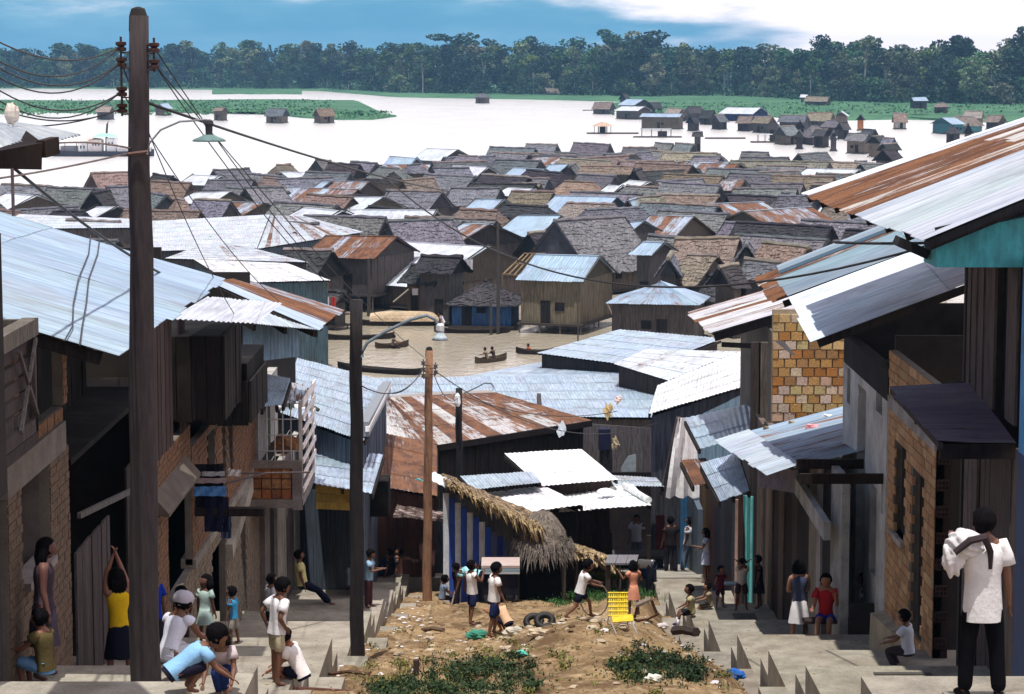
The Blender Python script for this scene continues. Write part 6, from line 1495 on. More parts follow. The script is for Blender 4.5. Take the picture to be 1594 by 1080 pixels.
def person(label, p, facing, h=1.5, lean=2, legs=((4, 4, 6), (-5, 4, 4)), arms=((4, 9, 12, 0), (-2, 9, 14, 0)), seat=None, shirt=(.7, .7, .7), sleeves=.5, bottom='trousers', bc=(.03, .03, .04), blen=1.0, hair='short',
           skin=SKINC, nod=0, turn=0, twist=0, female=False, group=None, extra=None, cap=None, socks=None, shoes=None, name='person', shirt_len=0.0):
    hd = .145 if h > 1.45 else (.165 if h > 1.15 else .19)      # head height as a share of body height
    k = h; S = Sk()
    # proportions (share of height)
    neck = .035; head_h = hd; torso = .30; leg = 1 - head_h - neck - torso - .0; th = leg*.49; sh = leg*.46; ank = leg*.05+.0
    lx = .052*k; Lr = rad(lean)
    up = Vector((0, math.sin(Lr), math.cos(Lr))); rt = Vector((math.cos(rad(twist)), math.sin(rad(twist)), 0)); fw = up.cross(rt)*-1
    pel = Vector((0, 0, 0)); waist = pel+up*(.10*k); chest = pel+up*(.205*k); nb = pel+up*((torso-.01)*k); nk = nb + (up*.6+Vector((0, 0, .4))).normalized()*(neck*k)
    iP = S.add(pel, (.066*k, .060*k)); iW = S.add(waist, (.060*k, .050*k) if not female else (.052*k, .045*k), iP); iC = S.add(chest, (.072*k, .056*k), iW); iN = S.add(nb, .038*k, iC); iK = S.add(nk+up*.02*k, .028*k, iN)
    J = {}
    shw = .098*k if h > 1.3 else .09*k
    for sd_, (f, s_, el, inn) in zip((-1, 1), arms):
        so_ = nb - up*(.025*k) + rt*(sd_*shw); d1 = dirv(f, s_); d1 = Vector((d1.x*sd_, d1.y, d1.z)); e = so_ + d1*(.165*k)
        # forearm: bend by el in the plane forward of the upper arm, then inward
        ax = Vector((1, 0, 0)); d2 = Matrix.Rotation(rad(el), 3, ax) @ d1; d2 = (d2 + Vector((-sd_*inn, 0, 0))).normalized(); wr = e + d2*(.135*k); hn = wr + d2*(.045*k)
        a = S.add(lerp(nb, so_, .55)-up*.01*k, .040*k, iN); b = S.add(so_, .036*k, a); c = S.add(lerp(so_, e, .5), .029*k, b); d_ = S.add(e, .024*k, c); e_ = S.add(lerp(e, wr, .4), .023*k, d_); f_ = S.add(wr, .0155*k, e_); g_ = S.add(hn, (.020*k, .012*k), f_)
        J['sh', sd_] = so_; J['el', sd_] = e; J['wr', sd_] = wr; J['hand', sd_] = hn + d2*.03*k
        # fingers and thumb, each its own short chain rooted in the palm
        pr = d2.cross(Vector((0, 0, 1)));  pr = pr.normalized() if pr.length > .2 else Vector((0, 1, 0)); crl = d2.cross(pr).normalized()
        for q in range(4):
            o_ = pr*((q-1.5)*.0085*k); l_ = (.030, .036, .034, .026)[q]*k; r0 = .0052*k
            S.chain([hn+o_*.9, hn+o_+d2*(.022*k), hn+o_*1.1+d2*(.022*k+l_*.55)+crl*.005*k, hn+o_*1.1+d2*(.022*k+l_*.8)+crl*.014*k], [r0, r0, r0*.9, r0*.7])
        S.chain([wr+d2*.015*k, wr+d2*.03*k+pr*.022*k, wr+d2*.052*k+pr*.030*k], [.007*k, .0062*k, .005*k])
    feet = []
    for sd_, (f, s_, kn) in zip((-1, 1), legs):
        hp = pel + Vector((sd_*lx, 0, -.02*k)); d1 = dirv(f, s_); d1 = Vector((d1.x*sd_, d1.y, d1.z)); kq = hp + d1*(th*k); d2 = Matrix.Rotation(rad(-kn), 3, Vector((1, 0, 0))) @ d1; d2 = d2.normalized()
        if d2.z < -.2: d2 = (d2 + Vector((-d1.x*.5, 0, 0))).normalized()
        aq = kq + d2*(sh*k); tilt = max(-.4, min(.5, d2.y)); ft = Vector((sd_*.25, 1, -.25 if d2.z < -.6 else -.55)).normalized()
        if d2.z > -.3: ft = (d2 + Vector((0, .2, -.5))).normalized()
        toe = aq + ft*(.085*k)
        a = S.add(hp, (.052*k, .05*k), iP); b = S.add(lerp(hp, kq, .45), .043*k, a); c = S.add(kq, .031*k, b); d_ = S.add(lerp(kq, aq, .35), .031*k, c); e_ = S.add(aq, .0185*k, d_)
        S.add(aq - ft*.02*k - Vector((0, 0, .012*k)), .02*k, e_); f_ = S.add(lerp(aq, toe, .55)-Vector((0, 0, .008*k)), (.022*k, .018*k), e_); S.add(toe, (.020*k, .011*k), f_)
        J['hip', sd_] = hp; J['knee', sd_] = kq; J['ank', sd_] = aq; J['toe', sd_] = toe; feet.append(min(aq.z-.034*k, toe.z-.012*k))
    vs, fs = skinned(S.v, S.e, S.r, S.roots, 1)
    # the head: skull with brow, nose, mouth, chin and ears
    hr = head_h*k/2; hc = nk + up*(hr*.80) + Vector((0, .02*k, 0))*math.cos(rad(nod)); Rm = Matrix.Rotation(rad(turn), 3, 'Z') @ Matrix.Rotation(rad(-nod-lean*.35), 3, 'X')
    mb = MB()
    def face(q):
        v = 1.0
        if q.y > .3:
            if -.25 < q.z < .12 and abs(q.x) < .2: v += .16*(1-abs(q.x)/.2)*(.5+.5*(.12-q.z)/.37)
            if .12 < q.z < .3 and .12 < abs(q.x) < .5: v -= .05
            if -.62 < q.z < -.45 and abs(q.x) < .35: v += .03
            if -.52 < q.z < -.44: v -= .02
        if q.z < -.3: v -= .10*abs(q.x)
        return v
    mb.ell(hc, (hr*.74, hr*.88, hr*1.0), 16, 14, rot=Rm, fn=face)
    for sx in (-1, 1):
        mb.ell(hc + Rm @ Vector((sx*hr*.76, -.05*hr, -.08*hr)), (hr*.10, hr*.17, hr*.26), 6, 5, rot=Rm)
    n0 = len(vs); vs = vs + [Vector(v) for v in mb.v]; fs = fs + [tuple(i+n0 for i in f_) for f_ in mb.f]; ms = [0]*len(fs)
    mb = MB()
    for sx in (-1, 1):
        mb.ell(hc + Rm @ Vector((sx*hr*.28, hr*.80, hr*.10)), (hr*.13, hr*.05, hr*.07), 6, 4, rot=Rm)
    mb.ell(hc + Rm @ Vector((0, hr*.80, -hr*.46)), (hr*.24, hr*.05, hr*.045), 6, 4, rot=Rm)
    n0 = len(vs); vs = vs + [Vector(v) for v in mb.v]; fs = fs + [tuple(i+n0 for i in f_) for f_ in mb.f]; ms += [1]*len(mb.f)
    z0 = min(feet) if seat is None else -seat - .03*k
    off = Vector((0, 0, -z0))
    base = Vector(p); Rz = Matrix.Rotation(rad(facing), 3, 'Z')
    def w_(q): return base + Rz @ (Vector(q) + off)
    root = thing(name, label, 'person', tuple(base), group)
    B = MB(); B.v = [tuple(w_(q)) for q in vs]; B.f = [list(f_) for f_ in fs]; B.mi = ms
    B.build('body', [M['skin'], M['iron']], root, skin, smooth=True)
    def part(name_, verts, faces, mat, col_, smooth=True):
        Q = MB(); Q.v = [tuple(w_(q)) for q in verts]; Q.f = [list(f_) for f_ in faces]; Q.mi = [0]*len(faces); return Q.build(name_, mat, root, col_, smooth=smooth)
    # hair
    mb = MB()
    def hf(q):
        v = 1.0
        if q.y > .35 and q.z < .52: v = .80
        if q.z < -.35: v = .86
        return v + .03*math.sin(9*q.x+7*q.z)*math.cos(8*q.y)
    mb.ell(hc + Rm @ Vector((0, -hr*.10, hr*.09)), (hr*.95, hr*1.04, hr*1.08), 14, 11, rot=Rm, fn=hf)
    if hair == 'long':
        for t_ in range(7):
            a = rad(200 + t_*23.3); mb.tube([hc + Rm @ Vector((hr*.72*math.cos(a), hr*.72*math.sin(a), hr*.2)), hc + Rm @ Vector((hr*.82*math.cos(a), hr*.9*math.sin(a), -hr*.8)), hc + Vector((hr*.85*math.cos(a), hr*.9*math.sin(a), -hr*2.0))], [hr*.34, hr*.36, hr*.16], 7)
    elif hair == 'bob':
        for t_ in range(8):
            a = rad(180 + t_*25.7); mb.tube([hc + Rm @ Vector((hr*.68*math.cos(a), hr*.7*math.sin(a), hr*.3)), hc + Rm @ Vector((hr*.82*math.cos(a), hr*.85*math.sin(a), -hr*.5)), hc + Rm @ Vector((hr*.8*math.cos(a), hr*.8*math.sin(a), -hr*1.05))], [hr*.36, hr*.38, hr*.2], 7)
    part('hair', mb.v, mb.f, M['fur'], HAIRC)
    if cap:
        mb = MB(); mb.ell(hc + Rm @ Vector((0, -hr*.16, hr*.30)), (hr*.99, hr*1.05, hr*.85), 14, 8, rot=Rm); mb.ell(hc + Rm @ Vector((0, hr*.75, hr*.35)), (hr*.6, hr*.55, hr*.07), 10, 5, rot=Rm); part('cap', mb.v, mb.f, M['cloth'], cap)
    # shirt
    def loft(mb, rings, n=18):
        ids = []
        for t_, rx, ry, wob in rings:
            c_ = pel + up*(t_*k); ids.append([mb.vert(c_ + rt*(rx*k*math.cos(a)*(1+wob*math.sin(5*a+t_*30))) + fw*(ry*k*math.sin(a)*(1+wob*math.sin(4*a+t_*20)))) for a in [2*math.pi*j/n for j in range(n)]])
        for A_, B_ in zip(ids, ids[1:]):
            for j in range(n): mb.f.append([A_[j], A_[(j+1) % n], B_[(j+1) % n], B_[j]]); mb.mi.append(0)
    if shirt:
        mb = MB(); fx = 1.0 if not female else .93; bg_ = 1.20 if h > 1.6 and not female else (1.10 if not female else 1.02); hem = -.045 - shirt_len if bottom != 'dress' else .0
        T_ = torso
        loft(mb, [(t0_, a0_*bg_, b0_*bg_, w0_) for t0_, a0_, b0_, w0_ in [(hem, .088*fx, .074*fx, .05), (hem*.4, .086*fx, .073*fx, .04), (.06, .080*fx, .068*fx, .035), (.115, .080*fx, .068*fx, .03), (.17, .088, .072, .03), (.215, .094, .073, .02), (T_-.062, .095, .068, .015), (T_-.038, .086, .058, .01), (T_-.022, .062, .046, 0), (T_-.010, .038, .034, 0), (T_+.004, .032, .030, 0)]])
        if sleeves > 0:
            for sd_ in (-1, 1):
                so_, e = J['sh', sd_], J['el', sd_]; mb.tube([lerp(nb, so_, .45)-up*.030*k, so_-up*.004*k, lerp(so_, e, sleeves*.5), lerp(so_, e, sleeves)], [.036*k*bg_, .042*k*bg_, .044*k*bg_, .048*k*bg_], 12, cap=True)
        part('shirt', mb.v, mb.f, M['cloth'], shirt)
    if bottom in ('trousers', 'shorts'):
        T = Sk(); i0 = T.add(pel + up*.03*k, (.070*k, .064*k)); i1 = T.add(pel - Vector((0, 0, .005*k)), (.074*k, .068*k), i0)
        for sd_ in (-1, 1):
            hp, kq, aq = J['hip', sd_], J['knee', sd_], J['ank', sd_]; a = T.add(hp, (.060*k, .058*k), i1)
            if bottom == 'shorts': b = T.add(lerp(hp, kq, blen*.5), .060*k, a); T.add(lerp(hp, kq, blen+.1), .058*k, b)
            else: b = T.add(lerp(hp, kq, .5), .060*k, a); c = T.add(kq, .048*k, b); d_ = T.add(lerp(kq, aq, .5), .046*k, c); T.add(lerp(kq, aq, 1.02), .044*k, d_)
        v_, f_ = skinned(T.v, T.e, T.r, T.roots, 1); mb = MB(); loft(mb, [(-.075, .076, .068, .02), (-.03, .083, .071, .02), (.01, .080, .068, .01), (.05, .072, .062, 0)]); n0 = len(v_); part(bottom, list(v_)+[Vector(q) for q in mb.v], [list(q) for q in f_]+[[i+n0 for i in q] for q in mb.f], M['cloth'], bc)
    elif bottom in ('skirt', 'dress'):
        kn = (J['knee', -1]+J['knee', 1])/2; hem = pel + (kn-pel)*blen; mb = MB(); rings = []
        prof = [(0, .066, .058), (.12, .085, .078), (.5, .105, .098), (1, .128, .115)]
        if bottom == 'dress': prof = [(-.35, .066, .060)] + prof
        for t_, rx, ry in prof:
            c_ = lerp(pel+up*.02*k, hem, max(0, t_)) + (up*(.10*k) if t_ < 0 else Vector((0, 0, 0))); rings.append([c_ + Vector((rx*k*math.cos(a)*(1+.06*t_*math.sin(6*a)), ry*k*math.sin(a)*(1+.06*t_*math.sin(6*a+1)), .004*k*math.sin(5*a))) for a in [2*math.pi*j/20 for j in range(20)]])
        ids = [[mb.vert(q) for q in r_] for r_ in rings]
        for A_, B_ in zip(ids, ids[1:]):
            for j in range(20): mb.f.append([A_[j], A_[(j+1) % 20], B_[(j+1) % 20], B_[j]]); mb.mi.append(0)
        part('skirt' if bottom == 'skirt' else 'dress_skirt', mb.v, mb.f, M['cloth'], bc)
    for sd_ in (-1, 1):
        if socks:
            mb = MB(); mb.tube([lerp(J['knee', sd_], J['ank', sd_], .45), J['ank', sd_]-Vector((0, 0, .005*k))], [.036*k, .027*k], 8); part('sock', mb.v, mb.f, M['cloth'], socks)
        if shoes:
            a, t_ = J['ank', sd_], J['toe', sd_]; mb = MB(); mb.tube([a-(t_-a)*.35-Vector((0, 0, .014*k)), a-Vector((0, 0, .012*k)), lerp(a, t_, .6)-Vector((0, 0, .004*k)), t_+(t_-a)*.12], [.018*k, .027*k, .027*k, .014*k], 8); part('shoe', mb.v, mb.f, M['cloth'], shoes)
    J['_w'] = w_; J['head'] = hc
    return root, J
WH = (.74, .72, .74)
def P_(px, py): return hit(px, py)
def at_(px, D): x = (px-797)/F*(D+1.2); return Vector((x, D, gz(x, D)))
crouch = ((100, 12, 135), (92, 14, 128))
def foot(px, py, h_px, h):        # the point under someone whose height in the photograph is h_px
    D = h*F/h_px; p = W(px, py, D); return p
# 1 the man with the bundle
pm = W(1533, 1094, 21.0); pm.z = min(pm.z, gz(5, 21)+.25)
per, J = person('man in a white shirt seen from behind, carrying a white bundle on his shoulder', (pm.x, 21.2, pm.z), 6, 1.70, lean=1, legs=((3, 5, 4), (-4, 5, 3)), arms=((28, 12, 118, .25), (-4, 10, 12, .05)), shirt=(.66, .65, .66), sleeves=.62, bc=(.004, .004, .006), shoes=(.01, .01, .01), nod=6, turn=14, shirt_len=.085)
sh_ = J['_w'](J['sh', -1]); mb = MB()
mb.ell(sh_ + Vector((-.01, -.04, .03)), (.165, .14, .13), 40, 28, fn=lambda v: 1+.10*math.sin(7*v.x+9*v.z+2*math.sin(4*v.y))+.05*math.sin(19*v.y+11*v.x)); mb.ell(sh_+Vector((-.12, -.05, -.10)), (.10, .09, .16), 36, 24, fn=lambda v: 1+.12*math.sin(9*v.x+3*v.z)+.05*math.sin(17*v.z+8*v.y))
tb = thing('bundle', 'bulky white cloth bundle with a dark strap on the shoulder of the man at right', 'bundle', tuple(sh_)); mb.build('cloth', M['cloth'], tb, (.60, .58, .60), smooth=True)
mb = MB(); mb.tube([sh_+Vector((-.13, -.19, -.02)), sh_+Vector((.0, -.20, .09)), sh_+Vector((.13, -.19, .12)), sh_+Vector((.20, -.12, -.03)), sh_+Vector((.20, -.12, -.18))], [.03, .035, .04, .03, .02], 7); mb.build('strap', M['cloth'], tb, (.04, .03, .035))
# right pavement
q = hit(1243, 1020); q.y = 42.0; q.x = W(1243, 1020, 42).x; q.z = gz(q.x, 42)
person('woman in a blue grey sleeveless top and white skirt, seen from behind', q, 8, 1.56, legs=((2, 4, 3), (-2, 5, 3)), arms=((14, 8, 60, .5), (14, 8, 62, .5)), shirt=(.055, .065, .12), sleeves=0, bottom='skirt', bc=(.70, .68, .70), blen=.92, hair='bob', female=True, skin=(.30, .16, .10))
q2 = Vector((W(1285, 1000, 41.7).x, 41.72, gz(5, 41.72)))
person('seated woman in a red blouse and blue shorts resting one bare leg across', q2, 168, 1.64, seat=.60, lean=4, legs=((84, 8, 84), (86, 42, 62)), arms=((35, 14, 110, .3), (28, 8, 60, .1)), shirt=(.42, .02, .025), sleeves=.5, bottom='shorts', bc=(.015, .03, .28), blen=.42, hair='short', female=True, skin=(.30, .14, .08))
t = thing('bench', 'dark wooden bench under the woman in red', 'bench', q2)
mb = MB(); mb.box(q2.x-.40, q2.x+.42, q2.y-.16, q2.y+.18, q2.z+.52, q2.z+.57); mb.build('seat', M['wood'], t, (.07, .045, .04))
for sx in (-.36, .38):
    for sy in (-.12, .14): mb = MB(); mb.box(q2.x+sx-.02, q2.x+sx+.02, q2.y+sy-.02, q2.y+sy+.02, q2.z, q2.z+.52); mb.build('leg', M['wood'], t, (.05, .03, .03))
q = Vector((6.12, RY(1343, 6.1, 900)+.1, gz(6, 44))); person('person in a loose white smock half hidden behind the grey pilaster', (6.36, 42.65, gz(5, 43.4)+.45), 70, 1.35, shirt=(.72, .73, .78), bottom='dress', bc=(.72, .73, .78), blen=.55, sleeves=.6, skin=(.25, .1, .06))
q = W(1413, 1030, 35.0); q.z = gz(q.x, 35.0); person('boy in a white shirt squatting with his back against the brick shop', (q.x, 35.0, q.z), 62, 1.25, seat=.20, lean=6, legs=((88, 10, 118), (84, 12, 112)), arms=((30, 8, 40, .2), (34, 8, 42, .2)), shirt=(.62, .66, .76), bottom='trousers', bc=(.05, .04, .045), sleeves=.55, nod=10)
q = foot(1101, 908, 86, 1.45); q = hit(1100, 906); person('girl in a white and pale blue dress standing sideways on the far pavement', q, 80, 1.5, shirt=(.60, .66, .80), bottom='dress', bc=(.60, .66, .80), blen=.75, sleeves=.45, hair='long', female=True, arms=((20, 6, 80, .1), (12, 8, 50, .1)))
q = hit(1071, 890); person('man in a white shirt and faded jeans leaning back by the blue posts', q, 60, 1.66, lean=-6, legs=((10, 4, 4), (18, 4, 6)), shirt=(.55, .57, .66), bc=(.20, .25, .36), sleeves=.55, arms=((-5, 8, 30, .1), (5, 8, 40, .2)))
q = hit(1044, 891); person('dark clothed man standing with his back turned at the market passage', q, 10, 1.66, shirt=(.02, .015, .018), bc=(.02, .018, .03))
q = hit(1057, 884); person('man in dark clothes wearing a white cap in the market passage', q + Vector((0, 1.5, -.1)), 190, 1.66, shirt=(.03, .025, .03), bc=(.02, .02, .03), cap=(.62, .62, .62))
q = hit(1036, 885); person('man with a white shirt and white cap at the left of the market passage', q + Vector((0, 2.5, -.2)), 150, 1.66, shirt=(.55, .52, .55), bc=(.04, .03, .04), cap=(.6, .58, .56))
q = hit(1076, 962); person('small boy in a striped shirt and white socks sitting on the kerb', (q.x, q.y, q.z), 95, 1.15, seat=.12, lean=4, legs=((80, 8, 70), (84, 8, 78)), arms=((30, 14, 30, 0), (20, 10, 40, .1)), shirt=(.42, .38, .22), bottom='shorts', bc=(.015, .015, .02), blen=.8, socks=(.7, .7, .78), shoes=(.05, .05, .12))
q = hit(1105, 948); person('small child sitting on the pavement beside the striped boy', q, 100, .95, seat=.10, lean=8, legs=((80, 12, 70), (84, 12, 60)), arms=((40, 10, 40, .1), (40, 10, 40, .1)), shirt=(.30, .24, .16), bottom='shorts', bc=(.05, .04, .03), skin=(.26, .13, .07))
q = hit(1121, 946); person('toddler in a dark red dress with one arm out', q, -150, .95, shirt=(.14, .02, .045), bottom='shorts', bc=(.06, .02, .03), blen=.8, arms=((30, 20, 120, .1), (40, 60, 10, 0)), skin=(.24, .1, .06), sleeves=.4)
q = hit(1154, 948); person('boy in a white shirt bowing with both hands on his head', q, 178, 1.22, lean=24, legs=((4, 6, 2), (8, 7, 2)), arms=((125, 40, 70, .9), (125, 40, 70, .9)), shirt=(.62, .60, .58), bottom='shorts', bc=(.05, .03, .035), blen=.85, nod=38)
q = hit(1181, 946); person('person in dark clothes standing in the shade of the house fronts', q, 90, 1.18, shirt=(.02, .015, .018), bottom='dress', bc=(.02, .015, .018), blen=.9, skin=(.12, .06, .04))
q = hit(1138, 944); t = thing('stool', 'small red legged metal stool between the toddler and the bowing boy', 'stool', q)
mb = MB(); mb.box(q.x-.16, q.x+.16, q.y+.1, q.y+.42, q.z+.44, q.z+.47); mb.build('seat', M['paint'], t, (.2, .25, .3))
for sx in (-.14, .14):
    for sy in (.13, .39): mb = MB(); mb.tube([(q.x+sx*1.3, q.y+sy, q.z), (q.x+sx, q.y+sy, q.z+.44)], .014, 6); mb.build('leg', M['paint'], t, (.5, .08, .04))
# the lane
person('boy in a white vest and dark blue shorts with a hand to his face', hit(735, 972), -62, 1.38, lean=-3, legs=((2, 3, 4), (-6, 3, 6)), arms=((55, 6, 118, .3), (45, 10, 112, .4)), shirt=WH, sleeves=.06, bottom='shorts', bc=(.015, .02, .075), blen=.85)
person('boy in a white T shirt and dark shorts walking to the right on the lane', hit(769, 990), -72, 1.42, lean=3, legs=((14, 3, 24), (-10, 3, 4)), arms=((-12, 6, 14, 0), (10, 6, 16, 0)), shirt=WH, bottom='shorts', bc=(.012, .02, .075), blen=.95, nod=14)
person('child in an orange and white top crouching behind the walking boy', hit(790, 990), 40, 1.2, lean=46, legs=crouch, arms=((60, 12, 40, .1), (60, 12, 40, .1)), shirt=(.62, .40, .26), bottom='shorts', bc=(.02, .02, .05), nod=20, skin=(.28, .12, .06))
person('running boy in a white T shirt rolling a hoop', hit(903, 962), -78, 1.0, lean=16, legs=((44, 4, 36), (-22, 4, 28)), arms=((38, 8, 40, .1), (30, 8, 46, .1)), shirt=WH, bottom='shorts', bc=(.012, .014, .03), blen=.7, nod=12)
person('little girl in a salmon pink dress beside the yellow frame', hit(986, 958), 30, 1.22, shirt=(.62, .27, .18), bottom='dress', bc=(.62, .27, .18), blen=.85, sleeves=.4, arms=((30, 30, 110, .2), (10, 40, 50, .2)), hair='bob', female=True)
person('man in a white shirt bent double behind the table', at_(1014, 65.5), 60, 1.6, lean=92, legs=((4, 5, 4), (-4, 5, 4)), arms=((4, 6, 6, 0), (0, 6, 10, 0)), shirt=(.78, .74, .72), bc=(.06, .07, .11), nod=20)
person('stooping woman in a mauve shirt at the left of the lane end', at_(712, 59.2), -75, 1.5, lean=82, legs=((4, 5, 4), (-4, 5, 4)), arms=((10, 6, 6, 0), (0, 6, 10, 0)), shirt=(.26, .18, .19), bc=(.02, .015, .03), nod=10)
person('stooping person in a pale turquoise shirt at the left of the lane end', at_(744, 58.9), 70, 1.5, lean=80, legs=((4, 5, 4), (-4, 5, 4)), arms=((10, 6, 6, 0), (0, 6, 10, 0)), shirt=(.30, .60, .66), bc=(.015, .015, .03), nod=10)
person('small child in a grey blue shirt sitting beside the brown pole', at_(688, 59.4), -70, 1.1, seat=.2, lean=10, legs=((80, 8, 70), (84, 8, 78)), arms=((30, 14, 30, 0), (20, 10, 40, .1)), shirt=(.20, .26, .36), bottom='shorts', bc=(.03, .03, .05))
person('person in a white shirt glimpsed behind the haystack hood', W(879, 880, 66.5)+Vector((0, 0, -.6)), 30, 1.6, shirt=WH, bc=(.05, .04, .05))
person('shopkeeper in a pale shirt standing deep in the market shade', Vector((W(991, 860, 74).x, 74, zc(74))), 170, 1.65, shirt=(.45, .47, .58), bc=(.12, .12, .2))
# left pavement
person('boy in a light blue shirt standing beside the black pole', hit(574, 945), -100, 1.28, lean=4, legs=((2, 3, 2), (-2, 3, 2)), arms=((20, 8, 80, .3), (24, 8, 80, .3)), shirt=(.25, .40, .55), bottom='trousers', bc=(.07, .03, .035), nod=22)
q = hit(548, 930); person('boy with bare red brown arms sitting behind the black pole', q, -20, 1.2, seat=.3, lean=10, legs=((80, 8, 80), (80, 8, 80)), shirt=(.2, .30, .40), sleeves=.3, bottom='shorts', bc=(.1, .02, .02), skin=(.30, .08, .05))
for lab, px, c_ in (('person in dark blue reclining at the far end of the left pavement', 592, (.02, .03, .09)), ('second person in black reclining at the far end of the left pavement', 607, (.02, .02, .04))):
    person(lab, hit(px, 897), 95, 1.5, seat=.12, lean=-30, legs=((84, 6, 14), (86, 6, 20)), shirt=c_, bc=(.02, .02, .04))
person('man in a yellow shirt and dark trousers sitting on a doorstep', (W(470, 925, 52).x, 52.0, gz(-4.6, 52)+.05), -78, 1.55, seat=.42, lean=-8, legs=((62, 6, 24), (66, 6, 26)), arms=((-4, 8, 14, .1), (4, 8, 14, .1)), shirt=(.66, .60, .28), bc=(.012, .014, .035), sleeves=.55)
person('boy in a pale shirt leaning on the pillars behind the khaki shorts boy', (W(421, 960, 45).x, 45.0, gz(-4.6, 45)), -60, 1.35, shirt=(.52, .55, .60), bc=(.03, .03, .04))
q = hit(432, 1066); person('boy in a white shirt and khaki shorts standing with his hands behind him', q, -55, 1.38, lean=7, legs=((2, 4, 2), (-5, 4, 2)), arms=((-38, 30, 60, .5), (-30, 20, 70, .6)), shirt=(.76, .75, .80), sleeves=.6, bottom='shorts', bc=(.42, .37, .26), blen=.75, nod=30)
q = hit(470, 1079); person('boy in a white T shirt crouching in front of the khaki shorts boy', q, 75, 1.32, lean=26, legs=((104, 12, 136), (96, 16, 134)), arms=((24, 10, 34, .2), (26, 10, 40, .2)), shirt=(.80, .76, .76), bottom='shorts', bc=(.012, .012, .03), blen=.7, nod=22, skin=(.26, .10, .055))
person('toddler in a bright blue shirt standing near the doorways', hit(364, 1004), 70, .92, shirt=(.05, .26, .48), bottom='shorts', bc=(.30, .27, .24), blen=.9, nod=6)
person('girl in a pale green dress standing with her arm lowered', hit(320, 1006), -20, 1.12, turn=150, shirt=(.33, .44, .42), bottom='dress', bc=(.33, .44, .42), blen=.75, hair='bob', female=True, skin=(.12, .055, .04))
q = hit(272, 1080); person('boy in a sky blue T shirt crouching low over a game', q, -68, 1.12, lean=56, legs=((108, 12, 140), (102, 14, 136)), arms=((34, 12, 20, .2), (30, 12, 24, .2)), shirt=(.22, .42, .66), bottom='shorts', bc=(.015, .015, .03), nod=26)
q = hit(352, 1076); person('child in a white print top and blue jeans squatting over the game', q, 175, 1.25, lean=40, legs=((106, 22, 138), (100, 18, 134)), arms=((24, 12, 24, .2), (26, 12, 24, .2)), shirt=(.45, .38, .40), bottom='trousers', bc=(.015, .03, .12), nod=40, hair='bob')
q = hit(262, 1062); person('woman in a white blouse with a pale head scarf squatting beside the children', q, -30, 1.45, lean=30, legs=((96, 14, 130), (92, 16, 128)), arms=((30, 14, 20, 0), (36, 10, 30, .1)), shirt=(.66, .68, .80), sleeves=.12, bottom='trousers', bc=(.5, .5, .56), cap=(.42, .40, .47), female=True)
person('person in a royal blue shirt half hidden by the tall pole', (W(240, 1060, 31.5).x, 31.5, gz(-4, 31.5)), 30, 1.30, shirt=(.01, .03, .28), bc=(.02, .02, .03), skin=(.12, .06, .04))
person('child in the dark doorway between the brick piers', (W(279, 960, 37.6).x, 37.8, gz(-5, 37.8)+.1), 200, 1.15, shirt=(.05, .03, .04), bc=(.04, .03, .04), skin=(.22, .09, .06), arms=((40, 8, 80, .2), (45, 8, 80, .2)))
q = W(186, 1038, 30.0); q.z = gz(q.x, 30); person('woman in a bright yellow top and black skirt, arm raised, by the plank gate', (q.x, 30.0, q.z), 30, 1.58, shirt=(.62, .40, .015), sleeves=.0, bottom='skirt', bc=(.008, .009, .018), blen=.95, arms=((150, 14, 30, .2), (160, 12, 10, .1)), female=True, hair='long', skin=(.20, .09, .06), shoes=(.62, .36, .34))
person('woman in a dark dress with a white edge standing at the left arcade', (-5.12, 25.9, gz(-5, 25.9)), -80, 1.55, shirt=(.05, .035, .05), sleeves=.0, bottom='dress', bc=(.045, .035, .055), blen=1.1, female=True, hair='long', skin=(.12, .05, .04))
q = W(72, 1082, 25.6); q.z = gz(q.x, 25.6); pk, J = person('child in olive top and blue shorts sitting with a blue racket, left corner', (q.x, 25.6, q.z), 60, 1.28, seat=.18, lean=6, legs=((96, 10, 104), (92, 12, 100)), arms=((44, 10, 30, .1), (50, 10, 30, .1)), shirt=(.09, .07, .03), sleeves=.3, bottom='shorts', bc=(.16, .32, .55), nod=8, skin=(.20, .08, .05))
hnd = J['_w'](J['hand', -1]); t = thing('racket', 'blue faced racket with a red rim held by the sitting child', 'racket', tuple(hnd))
c_ = hnd + Vector((-.16, -.05, .13)); mb = MB(); ringp = [c_ + Vector((.16*math.cos(a)*.8-.10*math.sin(a)*.8, .02, .12*math.sin(a)+.12*-math.cos(a)*.8)) for a in [2*math.pi*j/16 for j in range(17)]]
mb.tube(ringp, .012, 5, cap=False); mb.build('rim', M['paint'], t, (.35, .07, .05)); mb = MB(); mb.face([r_ for r_ in ringp[:-1]]); mb.build('face', M['cloth'], t, (.03, .05, .22))
mb = MB(); mb.tube([hnd, lerp(hnd, c_, .45)], .014, 6); mb.build('handle', M['wood'], t, (.3, .1, .06))
